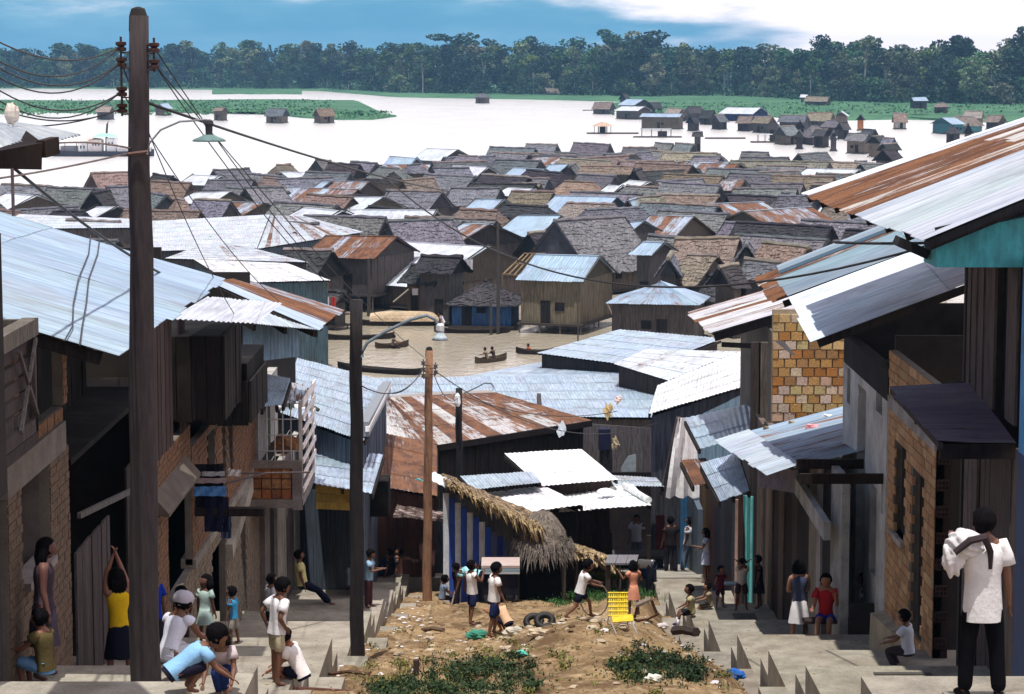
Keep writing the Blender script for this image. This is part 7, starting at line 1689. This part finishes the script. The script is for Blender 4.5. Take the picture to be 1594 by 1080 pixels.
# people on the water
sitp = dict(lean=12, legs=((86, 10, 60), (86, 10, 70)), arms=((50, 14, 30, .1), (40, 14, 40, .1)))
person('paddler in the left small canoe', Wz(611, 540, .12), -80, 1.5, seat=.12, shirt=(.10, .08, .07), bc=(.05, .04, .04), **sitp)
person('front paddler of the canoe beside the tall post', Wz(758, 560, .12), 100, 1.5, seat=.12, shirt=(.25, .2, .14), bc=(.05, .04, .04), **sitp)
person('rear paddler of the canoe beside the tall post', Wz(769, 559, .12), 70, 1.5, seat=.12, shirt=(.05, .035, .03), bc=(.05, .04, .04), **sitp)
person('bather at the tip of the small dark canoe', Wz(825, 552, -.3), 100, 1.5, seat=.05, shirt=(.35, .06, .03), bottom='shorts', bc=(.05, .04, .04), **sitp)
person('person in a white shirt standing in the dark canoe by the blue hut', Wz(690, 519, .15), 100, 1.6, lean=24, shirt=(.6, .62, .68), bc=(.35, .36, .42), legs=((10, 4, 8), (0, 4, 6)))
person('figure in red on the porch left of the lagoon', W(507, 466, 171), 160, 1.5, shirt=(.5, .03, .03), bc=(.4, .03, .04))
person('figure in a white shirt standing on the right hand raft', W(1291, 196, 690), 90, 1.6, shirt=WH, bc=(.1, .1, .1))
bpy.data.scenes.remove(TMP)
# ================================================================== POLES, LAMPS, WIRES
def pole(label, pb, pt, r0, r1, colr, mat='bark', cap_=False):
    t = thing('utility_pole', label, 'utility pole', tuple(pb)); pb, pt = Vector(pb), Vector(pt)
    mb = MB(); n = 10; mb.tube([lerp(pb-Vector((0, 0, .6)), pt, k/n)+Vector((.012*math.sin(k*2.1), .01*math.cos(k), 0)) for k in range(n+1)], [lerp(r0, r1, k/n) for k in range(n+1)], 14); mb.build('shaft', M[mat], t, colr, smooth=True)
    if cap_: mb = MB(); mb.lathe([(r1*1.02, -.16), (r1*.95, 0), (r1*.72, .07), (r1*.2, .09)], tuple(pt), 12); mb.build('charred_top', M[mat], t, (.02, .018, .02))
    return t
def insulators(t, p, offs, side=1, colr=(.045, .018, .018)):
    a = min(o for o in offs); b = max(o for o in offs); mb = MB(); x = p.x; mb.tube([(x, p.y, p.z+a-.08), (x, p.y, p.z+b+.1)], .013, 6); mb.build('rack_rod', M['iron'], t, (.04, .03, .03)); out_ = []
    for o in offs:
        mb = MB(); mb.lathe([(.02, -.05), (.055, -.045), (.055, -.015), (.030, 0), (.055, .015), (.055, .045), (.02, .05)], (x, p.y, p.z+o), 10); mb.build('insulator', M['paint'], t, colr)
        mb = MB(); mb.beam((x, p.y, p.z+o-.06), (x-side*.16, p.y, p.z+o-.06), .02, .015); mb.build('bracket', M['iron'], t, (.06, .03, .025)); out_.append(Vector((x, p.y, p.z+o)))
    return out_
T1b = W(226, 1092, 25); T1b.z = gz(T1b.x, 25)-.2; T1t = W(215, 24, 25)
tp1 = pole('tall dark weathered pole with insulators, the nearest of all, left', T1b, T1t, .172, .098, (.042, .033, .037), cap_=True)
iL = insulators(tp1, W(189, 118, 24.95), (-.33, -.16, .14, .30), -1); iR = insulators(tp1, W(240, 86, 24.95), (-.09, .08), 1)
def wire(label, a, b, sag, r_=.012, group=None, colr=(.03, .03, .035), n=14):
    a, b = Vector(a), Vector(b); pts = [lerp(a, b, k/n) - Vector((0, 0, sag*4*(k/n)*(1-k/n))) for k in range(n+1)]
    mb = MB(); mb.tube(pts, r_, 5); o = mb.build('wire', M['iron'], None, colr, smooth=True); return tag(o, label, 'wire', group)
def hang_wire(w_, pts):
    n_ = (BR[1]-BR[0]).cross(BR[3]-BR[0]).normalized(); P_ = []
    for px, py in pts:
        d = ray(px, py); P_.append(O + d*((BR[0]-O).dot(n_)/d.dot(n_)) + Vector((0, 0, .05)))
    mb = MB(); mb.tube(P_, .008, 5); tag(mb.build('wire', M['iron'], None, (.03, .03, .035), smooth=True), w_ + ' of two dark wires lying down the slope of the great blue roof', 'wire')
ys_ = [30, 55, 63, 78, 92, 112]
for i, (y0_, tgt, sg) in enumerate(((30, iL[3], .22), (54, iL[3], .32), (64, iL[2], .30), (78, iL[2], .34), (96, iL[1], .30), (112, iL[1], .34), (140, iL[0], .2), (186, iL[0], .12))):
    wire(f"dark wire sagging from the tall pole off the left edge, {ORD[i]} from the top", W(-60, y0_, 19+.6*i), tgt, sg, .0075)
for i, (bx_, by_, D_, src) in enumerate(((545, 472, 40, iR[0]), (552, 470, 40, iR[1]), (436, 470, 44, iL[1]), (372, 500, 40, iL[2]), (665, 560, 60, iR[0]))):
    wire(f"thin wire running down from the tall pole toward the roofs, {ORD[i]} of five", src, W(bx_, by_, D_), .22, .007)
wire('thick black cable falling from the tall pole toward the right, passing the lamp', W(229, 160, 25), W(700, 298, 62), .1, .017, colr=(.02, .02, .022))
wire('thick cable continuing low over the village to the right', W(600, 276, 60), W(1460, 378, 31), 1.45, .018, colr=(.02, .018, .02), n=30)
wire('cable lying along the eave under the turquoise gable box', W(1300, 377, 33), W(1620, 366, 30), .05, .02)
wire('thin wire crossing from the left roof to the tall pole', W(-20, 244, 22), W(208, 232, 25), -.1, .010, colr=(.25, .2, .18))
wire('second thin wire crossing from below the left roof to the tall pole', W(-20, 280, 22), W(208, 236, 25), .02, .010, colr=(.25, .2, .18))
wire('slack dark cable descending behind the left roofs to the tall pole', W(20, 260, 24), W(280, 440, 36), .1, .018)
hang_wire('first', ((141, 372), (138, 400), (122, 440), (114, 480), (113, 515), (100, 538)))
hang_wire('second', ((156, 368), (152, 400), (138, 440), (134, 480), (128, 515), (124, 545)))
# street lamp on the tall pole
t = thing('street_lamp', 'street lamp with a green enamel shade on a curved arm of the tall pole', 'street lamp', W(325, 215, 25))
mb = MB(); mb.tube([W(229, 240, 24.9), W(233, 222, 24.9), W(250, 202, 24.9), W(280, 189, 24.9), (W(322, 186, 24.9))], .012, 6); mb.build('arm', M['iron'], t, (.22, .23, .25))
q = W(325, 188, 24.9); mb = MB(); mb.lathe([(.035, -.15), (.038, -.06), (.05, -.03), (.045, .0), (.02, .015)], tuple(q), 12); mb.build('socket', M['iron'], t, (.035, .035, .045))
mb = MB(); mb.lathe([(.05, -.14), (.10, -.165), (.155, -.185), (.175, -.205), (.165, -.21)], tuple(q), 20); mb.build('lamp_shade', M['paint'], t, (.12, .20, .20), smooth=True)
mb = MB(); mb.tube([W(229, 236, 24.85), W(196, 240, 24.85)], .02, 6); mb.build('clamp', M['iron'], t, (.10, .05, .04))
# black pole
p0 = W(556, 1032, 40.3); p0.z = gmid(p0.x, p0.y); tp2 = pole('straight black pole standing at the foot of the left pavement', p0, W(554, 466, 40.3), .125, .105, (.022, .019, .022))
t = thing('street_lamp', 'grey blue street lamp arm reaching right from the black pole', 'street lamp', W(620, 500, 40))
mb = MB(); mb.tube([W(564, 556, 40), W(565, 545, 40), W(572, 533, 40), W(600, 516, 40), W(640, 497, 40), W(664, 491, 40), W(677, 497, 40), W(682, 507, 40)], .028, 7); mb.build('arm', M['iron'], t, (.14, .18, .22))
q = W(685, 505, 40); mb = MB(); mb.lathe([(.14, -.26), (.10, -.20), (.05, -.12), (.05, 0), (.02, .02)], tuple(q), 12); mb.build('lamp_shade', M['paint'], t, (.45, .52, .58), smooth=True)
mb = MB(); mb.lathe([(.03, -.02), (.07, -.0), (.07, .09), (.04, .12)], tuple(q+Vector((0, 0, -.10))), 8); mb.build('lamp_body', M['paint'], t, (.75, .76, .8))
# brown pole
p0 = W(664, 926, 60); p0.z = gmid(p0.x, 60); tp3 = pole('slim brown wooden pole in the middle distance', p0, W(668, 545, 60), .125, .095, (.30, .165, .10), cap_=True)
insulators(tp3, W(659, 575, 59.8), (-.16, .0, .16), -1, (.1, .09, .1)); insulators(tp3, W(678, 575, 59.8), (-.07, .08), 1, (.1, .09, .1))
p0 = W(716, 755, 72); tp4 = pole('short black pole behind the big rusty roof with a thin lamp arm', Vector((p0.x, 72, zc(72))), W(714, 604, 72), .12, .10, (.018, .017, .02))
mb = MB(); mb.lathe([(.06, -.2), (.10, -.1), (.08, .12), (.03, .2)], tuple(W(712, 622, 71.7)), 10); mb.build('white_pot', M['paint'], tp4, (.7, .7, .72))
t = thing('street_lamp', 'thin curved lamp arm on the short black pole', 'street lamp', W(745, 605, 72)); mb = MB(); mb.tube([W(722, 612, 72), W(740, 604, 72), W(755, 596, 72), W(765, 597, 72), W(769, 603, 72)], .022, 6); mb.build('arm', M['iron'], t, (.10, .13, .16)); q = W(769, 603, 72); mb = MB(); mb.lathe([(.09, -.12), (.05, -.06), (.03, .02)], tuple(q), 10); mb.build('lamp_shade', M['paint'], t, (.3, .4, .48))
for i, (a, b, sg) in enumerate((((606, 612, 60), (660, 572, 59.8), .2), ((678, 578, 59.8), (1030, 655, 74), .9), ((722, 616, 71.7), (960, 640, 74), .35), ((676, 584, 59.8), (712, 620, 71.7), .3), ((562, 600, 40), (656, 580, 59.8), .3))):
    wire(f"thin wire strung between the poles over the middle roofs, {ORD[i]} of five", W(*a), W(*b), sg, .012)
for i, (px, py, rr, c_, lab) in enumerate(((946, 640, .14, (.55, .40, .20), 'straw coloured kite scrap caught on the wire above the plank house'), (962, 622, .12, (.75, .62, .60), 'pinkish paper caught on the wire above the plank house'), (874, 668, .13, (.5, .55, .6), 'pale blue rag hanging under the corner of the big rusty roof'), (958, 690, .13, (.6, .5, .32), 'cream toy like scrap hanging on the grey plank wall'))):
    q = W(px, py, 74 if i != 3 else 84.5); mb = MB(); mb.ell(q, (rr, .05, rr*1.7 if i != 1 else rr), 9, 7, fn=lambda v: 1+.35*math.sin(6*v.x+5*v.z+i)); tag(mb.build('scrap', M['cloth'], None, c_), lab, 'scrap')
# roof at the upper left corner with its plume
P = [Wx(-40, 252, -4.3), W(128, 208, 20.88), W(20, 190, 22.32), W(-60, 200, 20.16)]
t = thing('roof_end', 'projecting grey iron roof end with a dark underside, upper left corner', 'roof', W(40, 230, 18.72))
a0, a1, a2, a3 = W(-30, 250, 17.28), W(126, 209, 19.44), W(30, 192, 21.60), W(-60, 196, 19.44)
sheets(t, a0, a1, a2, a3, (.52, .55, .58), .05, sl=3, sw=.8, waves=9, streaky=.2)
mb = MB(); u0, u1, u2, u3 = W(-30, 262, 17.42), W(65, 264, 18.14), W(70, 236, 18.29), W(-30, 228, 17.57); mb.quadbox([u0, u1, u1+Vector((-.4, 1.4, .05)), u0+Vector((0, 1.4, .05))], [W(-30, 240, 17.42), W(66, 222, 18.14), W(66, 222, 18.14)+Vector((-.4, 1.4, .05)), W(-30, 240, 17.42)+Vector((0, 1.4, .05))]); mb.build('soffit_box', M['wood'], t, (.03, .02, .022))
mb = MB(); mb.beam(W(64, 232, 18.22), W(86, 226, 18.43), .07, .13); mb.build('beam_end', M['wood'], t, (.05, .035, .035))
q = W(18, 188, 20.5); mb = MB(); mb.ell(q+Vector((0, 0, .06)), (.06, .05, .12), 10, 9, fn=lambda v: .75+.4*(1-abs(v.z))+.12*math.sin(9*v.x)); tag(mb.build('sack_plume', M['cloth'], None, (.62, .56, .50)), 'pale tied sack standing on the roof end, upper left corner', 'sack')
mb = MB(); mb.tube([W(19, 262, 17.7), W(21, 336, 17.7)], .013, 5); tag(mb.build('antenna_rod', M['iron'], None, (.10, .08, .09)), 'thin dark rod hanging below the roof end, upper left corner', 'rod')
# ================================================================== SMALL THINGS
# laundry on a rack, left
t = thing('laundry_rack', 'pole rack hung with dark, white and blue washing on the left house front', 'laundry rack', W(330, 770, 40))
D = 40.5
def cloth(name, c_, px0, px1, py0, py1, D0, dd=.0, wav=.03, par=None):
    mb = MB(); P_ = []
    for r_ in range(7):
        row = []
        for s_ in range(9):
            u, v = s_/8, r_/6; p = W(lerp(px0, px1, u), lerp(py0, py1, v)+R.uniform(-.8, .8), D0 + wav*math.sin(s_*1.8+r_*.7)+dd*u); row.append(p)
        P_.append(row)
    for r_ in range(6):
        for s_ in range(8): mb.face([P_[r_][s_], P_[r_+1][s_], P_[r_+1][s_+1], P_[r_][s_+1]])
    return mb.build(name, M['cloth'], par or t, c_, smooth=True)
cloth('dark_blanket', (.014, .012, .022), 292, 348, 722, 790, D); cloth('white_garment', (.55, .56, .62), 314, 350, 734, 741, D-.1); cloth('mauve_garment', (.42, .34, .36), 303, 352, 744, 752, D-.14); cloth('blue_garment', (.10, .26, .60), 298, 352, 757, 772, D-.18); cloth('dark_garment', (.012, .012, .035), 318, 356, 774, 828, D-.1); cloth('blue_grey_garment', (.07, .09, .17), 344, 360, 800, 838, D-.06); cloth('white_towel', (.70, .66, .68), 355, 375, 731, 741, D-.1)
for a, b in (((300, 738, D+.3), (482, 735, D+2.6)), ((352, 752, D), (412, 737, D+1.4)), ((322, 728, D+.6), (350, 722, D-.3))):
    mb = MB(); mb.tube([W(*a), W(*b)], .018, 6); mb.build('rack_pole', M['bark'], t, (.09, .07, .07))
mb = MB(); q = W(262, 792, D); mb.box(-5.4, -4.2, D-.1, D+.1, W(300, 802, D).z, W(300, 790, D).z); mb.build('platform', M['wood'], t, (.05, .035, .035))
q = W(232, 605, 25.2); mb = MB(); mb.ell(q, (.03, .04, .13), 8, 6); tag(mb.build('white_sign', M['paint'], None, (.7, .72, .8)), 'small white oval plate fixed behind the tall pole', 'plate')
# tyres
for i, (px, py) in enumerate(((831, 968), (848, 968))):
    q = hit(px, py+5); t = thing('tyre', ('left' if i == 0 else 'right')+' one of two black tyres half sunk in the dirt of the lane', 'tyre', q); r_ = .12; pts = [Vector((q.x+r_*math.cos(a), q.y+.04*i+.12*math.sin(a)*.5, q.z+.05+r_*math.sin(a)*.7)) for a in [2*math.pi*j/20 for j in range(21)]]
    mb = MB(); mb.tube(pts, .055, 8, cap=False); mb.build('tread', M['iron'], t, (.012, .011, .012), smooth=True)
    mb = MB(); mb.lathe([(.11, -.02), (.11, .02)], (0, 0, 0), 12); 
# hoop and stick
q = hit(925, 958); mb = MB(); mb.tube([(q.x+.22*math.cos(a), q.y+.22*math.sin(a)*.7, q.z+.26+.24*math.sin(a)) for a in [2*math.pi*j/18 for j in range(19)]], .012, 5, cap=False); tag(mb.build('hoop', M['iron'], None, (.08, .06, .05)), 'thin dark hoop rolled by the running boy', 'hoop')
def stick(lab, a, b, r_=.02, c_=(.16, .11, .07)):
    mb = MB(); a, b = Vector(a), Vector(b); mb.tube([a, lerp(a, b, .5)+Vector((0, 0, .04)), b], r_, 6); tag(mb.build('stick', M['bark'], None, c_), lab, 'stick')
stick('bent stick standing on the dirt left of the vest boy', hit(702, 945), hit(712, 925)+Vector((.05, 0, .45)), .022, (.2, .16, .13))
stick('short dark stump of a branch on the lane, far left', hit(658, 982), hit(690, 985)+Vector((0, 0, .06)), .05)
stick('long thin branch lying at the foot of the black pole', hit(512, 1050), hit(575, 1056)+Vector((0, 0, .04)), .03, (.14, .07, .05))
stick('dark reddish beam lying across the lower left corner of the lane', W(380, 1078, 31), W(560, 1080, 31.5), .05, (.10, .04, .03))
stick('upright dark stake in the grass at the bottom', hit(648, 1052), hit(648, 1052)+Vector((0, 0, .24)), .05, (.07, .04, .035))
stick('thin pole in front of the running boy lying on the dirt', hit(906, 966), hit(936, 974)+Vector((0, 0, .03)), .02, (.2, .13, .08))
# table
q = Vector((0, 61.0, gmid(2.6, 61.0))); D = q.y; q.x = W(966, 912, D).x; t = thing('table', 'rough wooden table with a pale three board top beside the thatch heap', 'table', q)
zt = W(966, 872, D).z; xa, xb2 = W(941, 880, D).x, W(990, 880, D).x
for k in range(3): mb = MB(); a, b = lerp(xa, xb2, k/3), lerp(xa, xb2, (k+.96)/3); mb.quadbox([(a, D-.3, zt-.06), (b, D-.3, zt-.06), (b+.12, D+.75, zt-.06), (a+.12, D+.75, zt-.06)], [(a, D-.3, zt-.01), (b, D-.3, zt-.01), (b+.12, D+.75, zt-.01), (a+.12, D+.75, zt-.01)]); mb.build('plank', M['wood'], t, jit((.44, .42, .47), .06))
for sx in (xa+.05, xb2-.02):
    for dy in (-.22, .6): mb = MB(); mb.box(sx, sx+.1, D+dy, D+dy+.1, q.z-.3, zt-.06); mb.build('leg', M['wood'], t, (.13, .10, .08))
# yellow frame seat
q = hit(962, 974); D = q.y; t = thing('yellow_chair', 'bright yellow corded chair frame on thin metal legs in the lane', 'chair', q)
z0_, z1_ = W(965, 958, D).z, W(965, 925, D).z; x0_, x1_ = W(949, 940, D).x, W(976, 940, D).x
for k in range(9): x = lerp(x0_, x1_, k/8); mb = MB(); mb.tube([(x, D, z0_), (x+.0, D+.12, z1_)], .012, 5); mb.build('cord', M['paint'], t, (.80, .62, .03))
for k in range(6): z = lerp(z0_, z1_, k/5); mb = MB(); mb.tube([(x0_-.02, D+.12*k/5-.01, z), (x1_+.02, D+.12*k/5-.01, z)], .012, 5); mb.build('cord', M['paint'], t, (.80, .62, .03))
for k in range(7): y = D+.06*k-.4; mb = MB(); mb.tube([(x0_+.03, y, z0_+.0), (x1_+.08, y, z0_+.02)], .014, 5); mb.build('cord', M['paint'], t, (.75, .56, .03))
for sx in (x0_, x1_+.05):
    for dy in (-.4, .05): mb = MB(); mb.tube([(sx, D+dy, z0_), (sx+(.08 if dy < 0 else -.05), D+dy*1.2, q.z-.02)], .012, 6); mb.build('leg', M['iron'], t, (.4, .4, .4))
# rocker frame
q = hit(1000, 966); D = q.y; t = thing('rocking_stool', 'reddish wooden rocking stool with a pale seat board in the lane', 'stool', q)
a, b = W(990, 942, D), W(1013, 932, D); mb = MB(); mb.beam(a, b, .28, .05); mb.build('seat', M['wood'], t, (.48, .36, .30))
for px0, py0, px1, py1 in ((992, 944, 988, 962), (1014, 934, 1022, 954)): mb = MB(); mb.beam(W(px0, py0, D-.1), W(px1, py1, D-.1), .05, .06); mb.build('leg', M['wood'], t, (.17, .07, .045)); mb = MB(); mb.beam(W(px0, py0, D+.12), W(px1, py1, D+.12), .05, .06); mb.build('leg', M['wood'], t, (.17, .07, .045))
for dy in (-.1, .12): mb = MB(); mb.tube([W(976, 962, D+dy), W(992, 966, D+dy), W(1008, 964, D+dy), W(1026, 955, D+dy)], .025, 6); mb.build('rocker', M['wood'], t, (.16, .06, .04))
# blue tub, stones by the hood, drum shaped bales beside stripes
q = hit(1009, 912); mb = MB(); mb.lathe([(.12, 0), (.17, .08), (.19, .3), (.16, .34)], tuple(q), 12); tag(mb.build('blue_bucket', M['paint'], None, (.02, .10, .42)), 'blue tub with white things at the corner of the right pavement', 'tub')
t = thing('covered_stall', 'low stall table covered with a pale striped cloth before the striped hut', 'stall', W(770, 915, 60))
q = W(768, 878, 59.5); mb = MB(); mb.box(q.x-.35, q.x+.62, 59.3, 60.2, q.z-.75, q.z-.06); mb.build('stall_side', M['wood'], t, (.02, .02, .045))
for k, c_ in enumerate(((.45, .36, .34), (.26, .38, .46), (.42, .46, .50))): mb = MB(); mb.box(q.x-.3, q.x+.66, 59.22, 60.25-.05*k, q.z-.05-.075*(k+1)+.08, q.z-.05-.075*k+.07); mb.build('cloth_fold', M['cloth'], t, c_)
for i, (px, py, rr) in enumerate(((813, 908, .15), (823, 913, .12), (843, 906, .16), (806, 912, .1))):
    q = hit(px, py+5); mb = MB(); mb.ell(q+Vector((0, 0, rr*.5)), (rr*1.2, rr, rr*.8), 9, 7, fn=lambda v: 1+.14*math.sin(5*v.x+4*v.y+i)); tag(mb.build('stone', M['stone'], None, jit((.42, .38, .34))), f"pale round stone at the mouth of the haystack hood, {ORD[i]} of four", 'stone')
# stones, clods, litter strewn over the lane
def scatter(n, fx, fy, size, mats, cols, nm, lab, cat, seed, flat=.6):
    rnd = random.Random(seed); mb = MB()
    for _ in range(n):
        x, y = fx(rnd), fy(rnd); z = gmid(x, y) if XL < x < XR else gz(x, y); s_ = rnd.uniform(*size)
        a, b, c_ = rnd.uniform(.6, 1.4), rnd.uniform(.6, 1.4), rnd.uniform(.4, 1); q = Matrix.Rotation(rnd.uniform(0, 6), 3, 'Z')
        mb.ell((x, y, z+s_*.15), (s_*a, s_*b, s_*c_*flat), 6, 4, rot=q)
    o = mb.build(nm, mats, None, cols, keep=(0, 0, 0)); return tag(o, lab, cat, kind='stuff')
lane = lambda r_: r_.uniform(-2.6, 3.6)
scatter(1500, lane, lambda r_: r_.uniform(27, 62), (.012, .05), M['dirt'], (.4, .3, .2), 'dirt_clods', 'crumbled clods and pebbles of tan earth strewn over the lane', 'dirt clods', 1)
scatter(260, lambda r_: r_.gauss(1.0, 1.0), lambda r_: r_.gauss(41, 4), (.03, .10), M['stone'], (.42, .34, .25), 'rubble', 'pale rubble scattered on the crest of the dirt mound', 'rubble', 2)
scatter(110, lambda r_: r_.gauss(-2.2, .35), lambda r_: r_.uniform(36, 60), (.02, .06), M['cloth'], (.58, .55, .55), 'litter', 'white scraps of litter along the foot of the left kerb', 'litter', 3, .3)
scatter(120, lambda r_: r_.uniform(2.6, 3.6), lambda r_: r_.uniform(30, 60), (.02, .05), M['cloth'], (.55, .52, .55), 'litter', 'white scraps of litter in the right hand gutter', 'litter', 4, .3)
scatter(35, lambda r_: r_.uniform(-2, 3), lambda r_: r_.uniform(32, 50), (.02, .05), M['cloth'], (.50, .50, .58), 'litter', 'bluish white scraps of litter over the middle of the mound', 'litter', 5, .3)
for i, (px, py, rr, c_, lab) in enumerate(((668, 1002-8, .09, (.5, .42, .34), 'cream lump of rubble left on the lane'), (742, 990, .16, (.05, .22, .16), 'green plastic bag by the feet of the walking boy'), (799, 984, .13, (.55, .50, .42), 'white boulder left of the crest of the mound'), (836, 988, .12, (.52, .42, .30), 'second pale boulder on the crest of the mound'), (812, 1016, .07, (.10, .5, .42), 'small turquoise scrap on the mound'), (1145, 1052, .13, (.03, .12, .42), 'crumpled blue plastic bag in the right hand gutter'), (942, 980, .05, (.75, .72, .7), 'white cup lying in the dirt below the yellow chair'), (1016, 1057, .09, (.6, .62, .55), 'pale plastic scrap in the grass at lower right'), (1030, 974, .12, (.55, .5, .5), 'white crumpled papers beside the right kerb spikes'))):
    q = hit(px, py+4); mb = MB(); mb.ell(q+Vector((0, 0, rr*.4)), (rr*1.2, rr, rr*.6), 10, 7, fn=lambda v: 1+.2*math.sin(6*v.x+4*v.z+i)+.1*math.sin(9*v.y)); tag(mb.build('litter_piece' if 'boulder' not in lab and 'lump' not in lab else 'stone', M['cloth'] if 'boulder' not in lab and 'lump' not in lab else M['stone'], None, c_), lab, 'litter' if 'boulder' not in lab and 'lump' not in lab else 'stone')
scatter(420, lambda r_: r_.uniform(3.95, 6.1), lambda r_: r_.uniform(30, 64), (.006, .022), M['dirt'], (.4, .3, .2), 'grit', 'brown grit and crumbs of earth lying on the right pavement', 'grit', 6, .4)
scatter(420, lambda r_: r_.uniform(-5.2, -2.9), lambda r_: r_.uniform(28, 64), (.006, .022), M['dirt'], (.4, .3, .2), 'grit', 'brown grit and crumbs of earth lying on the left pavement', 'grit', 7, .4)
# boards laid in the dark trench on the right
stick('dark plank edge of the trench beside the striped boy', W(1050, 982, 44.5), W(1084, 984, 43.5), .09, (.05, .035, .03))
# grass tufts
def grass(label, spots, n, seed, colr):
    rnd = random.Random(seed); mb = MB()
    for (cx, cy, sx, sy, hgt) in spots:
        subs = [(rnd.gauss(cx, sx), rnd.gauss(cy, sy)) for _ in range(14)]
        for i in range(n):
            c_ = rnd.choice(subs) if rnd.random() < .8 else (rnd.gauss(cx, sx*1.3), rnd.gauss(cy, sy*1.3)); px, py = rnd.gauss(c_[0], 5.5), rnd.gauss(c_[1], 3.0); q = hit(px, min(py, 1120))
            if not (XL < q.x < XR) or q.y > 90: continue
            for _ in range(3):
                if rnd.random() < .5: leaf_quad(mb, q+Vector((rnd.uniform(-.06, .06), rnd.uniform(-.06, .06), rnd.uniform(0, hgt*.8))), rnd.uniform(.012, .03), rnd); continue
                a = rnd.uniform(0, 6.28); l_ = hgt*rnd.uniform(.4, 1.3); o = Vector((rnd.uniform(-.05, .05), rnd.uniform(-.05, .05), -.02)); d = Vector((math.cos(a)*rnd.uniform(.3, 1.2), math.sin(a)*rnd.uniform(.3, 1.2), 1)).normalized()*l_; s_ = Vector((math.sin(a), -math.cos(a), 0))*.008
                mb.face([q+o-s_, q+o+s_, q+o+d*.6+s_*.7, q+o+d, q+o+d*.6-s_*.7])
    o = mb.build('grass', M['leaf'], None, colr, keep=(0, 0, 0)); return tag(o, label, 'grass', kind='stuff')
grass('dark green grass and weeds growing on the mound at the bottom middle', [(700, 1048, 22, 10, .10), (750, 1040, 24, 12, .11), (800, 1046, 22, 11, .10), (690, 1074, 26, 8, .09), (640, 1064, 14, 6, .08), (775, 1072, 28, 8, .09), (600, 1076, 16, 5, .08)], 420, 1, (.020, .040, .018))
grass('dark green grass patch on the mound at lower right', [(1005, 1028, 18, 8, .09), (1045, 1036, 20, 9, .09), (1010, 1050, 22, 7, .08), (1075, 1048, 14, 7, .08), (970, 1042, 12, 5, .07)], 420, 2, (.019, .038, .016))
grass('bright green grass strip behind the yellow chair', [(900, 930, 28, 4, .2), (950, 926, 24, 4, .2), (1005, 922, 14, 6, .22), (870, 934, 18, 3, .10)], 520, 3, (.035, .095, .030))
grass('sparse dry grass blades dotted about the lane', [(760, 1010, 120, 30, .06), (900, 1000, 140, 34, .06), (600, 1040, 50, 20, .08), (900, 1060, 200, 20, .07)], 420, 4, (.12, .12, .04))
grass('yellow green weeds on the bank behind the table', [(915, 890, 22, 8, .25), (935, 900, 20, 8, .2)], 500, 5, (.14, .14, .04))
# ================================================================== HAZE
mb = MB(); mb.box(-2600, 2600, -80, 2900, -3.5, 44)
hz = mb.build('haze', [], None, keep=(0, 0, 0)); hz.data.materials.clear()
m = bpy.data.materials.new('haze_air'); m.use_nodes = True; t_ = m.node_tree; t_.nodes.clear(); o_ = t_.nodes.new('ShaderNodeOutputMaterial'); v_ = t_.nodes.new('ShaderNodeVolumePrincipled')
v_.inputs['Color'].default_value = (.30, .62, 1.0, 1); v_.inputs['Density'].default_value = HAZE_DENSITY; v_.inputs['Anisotropy'].default_value = .2
t_.links.new(v_.outputs[0], o_.inputs['Volume']); hz.data.materials.append(m); tag(hz, 'thin blue haze over the river', 'haze', kind='stuff')
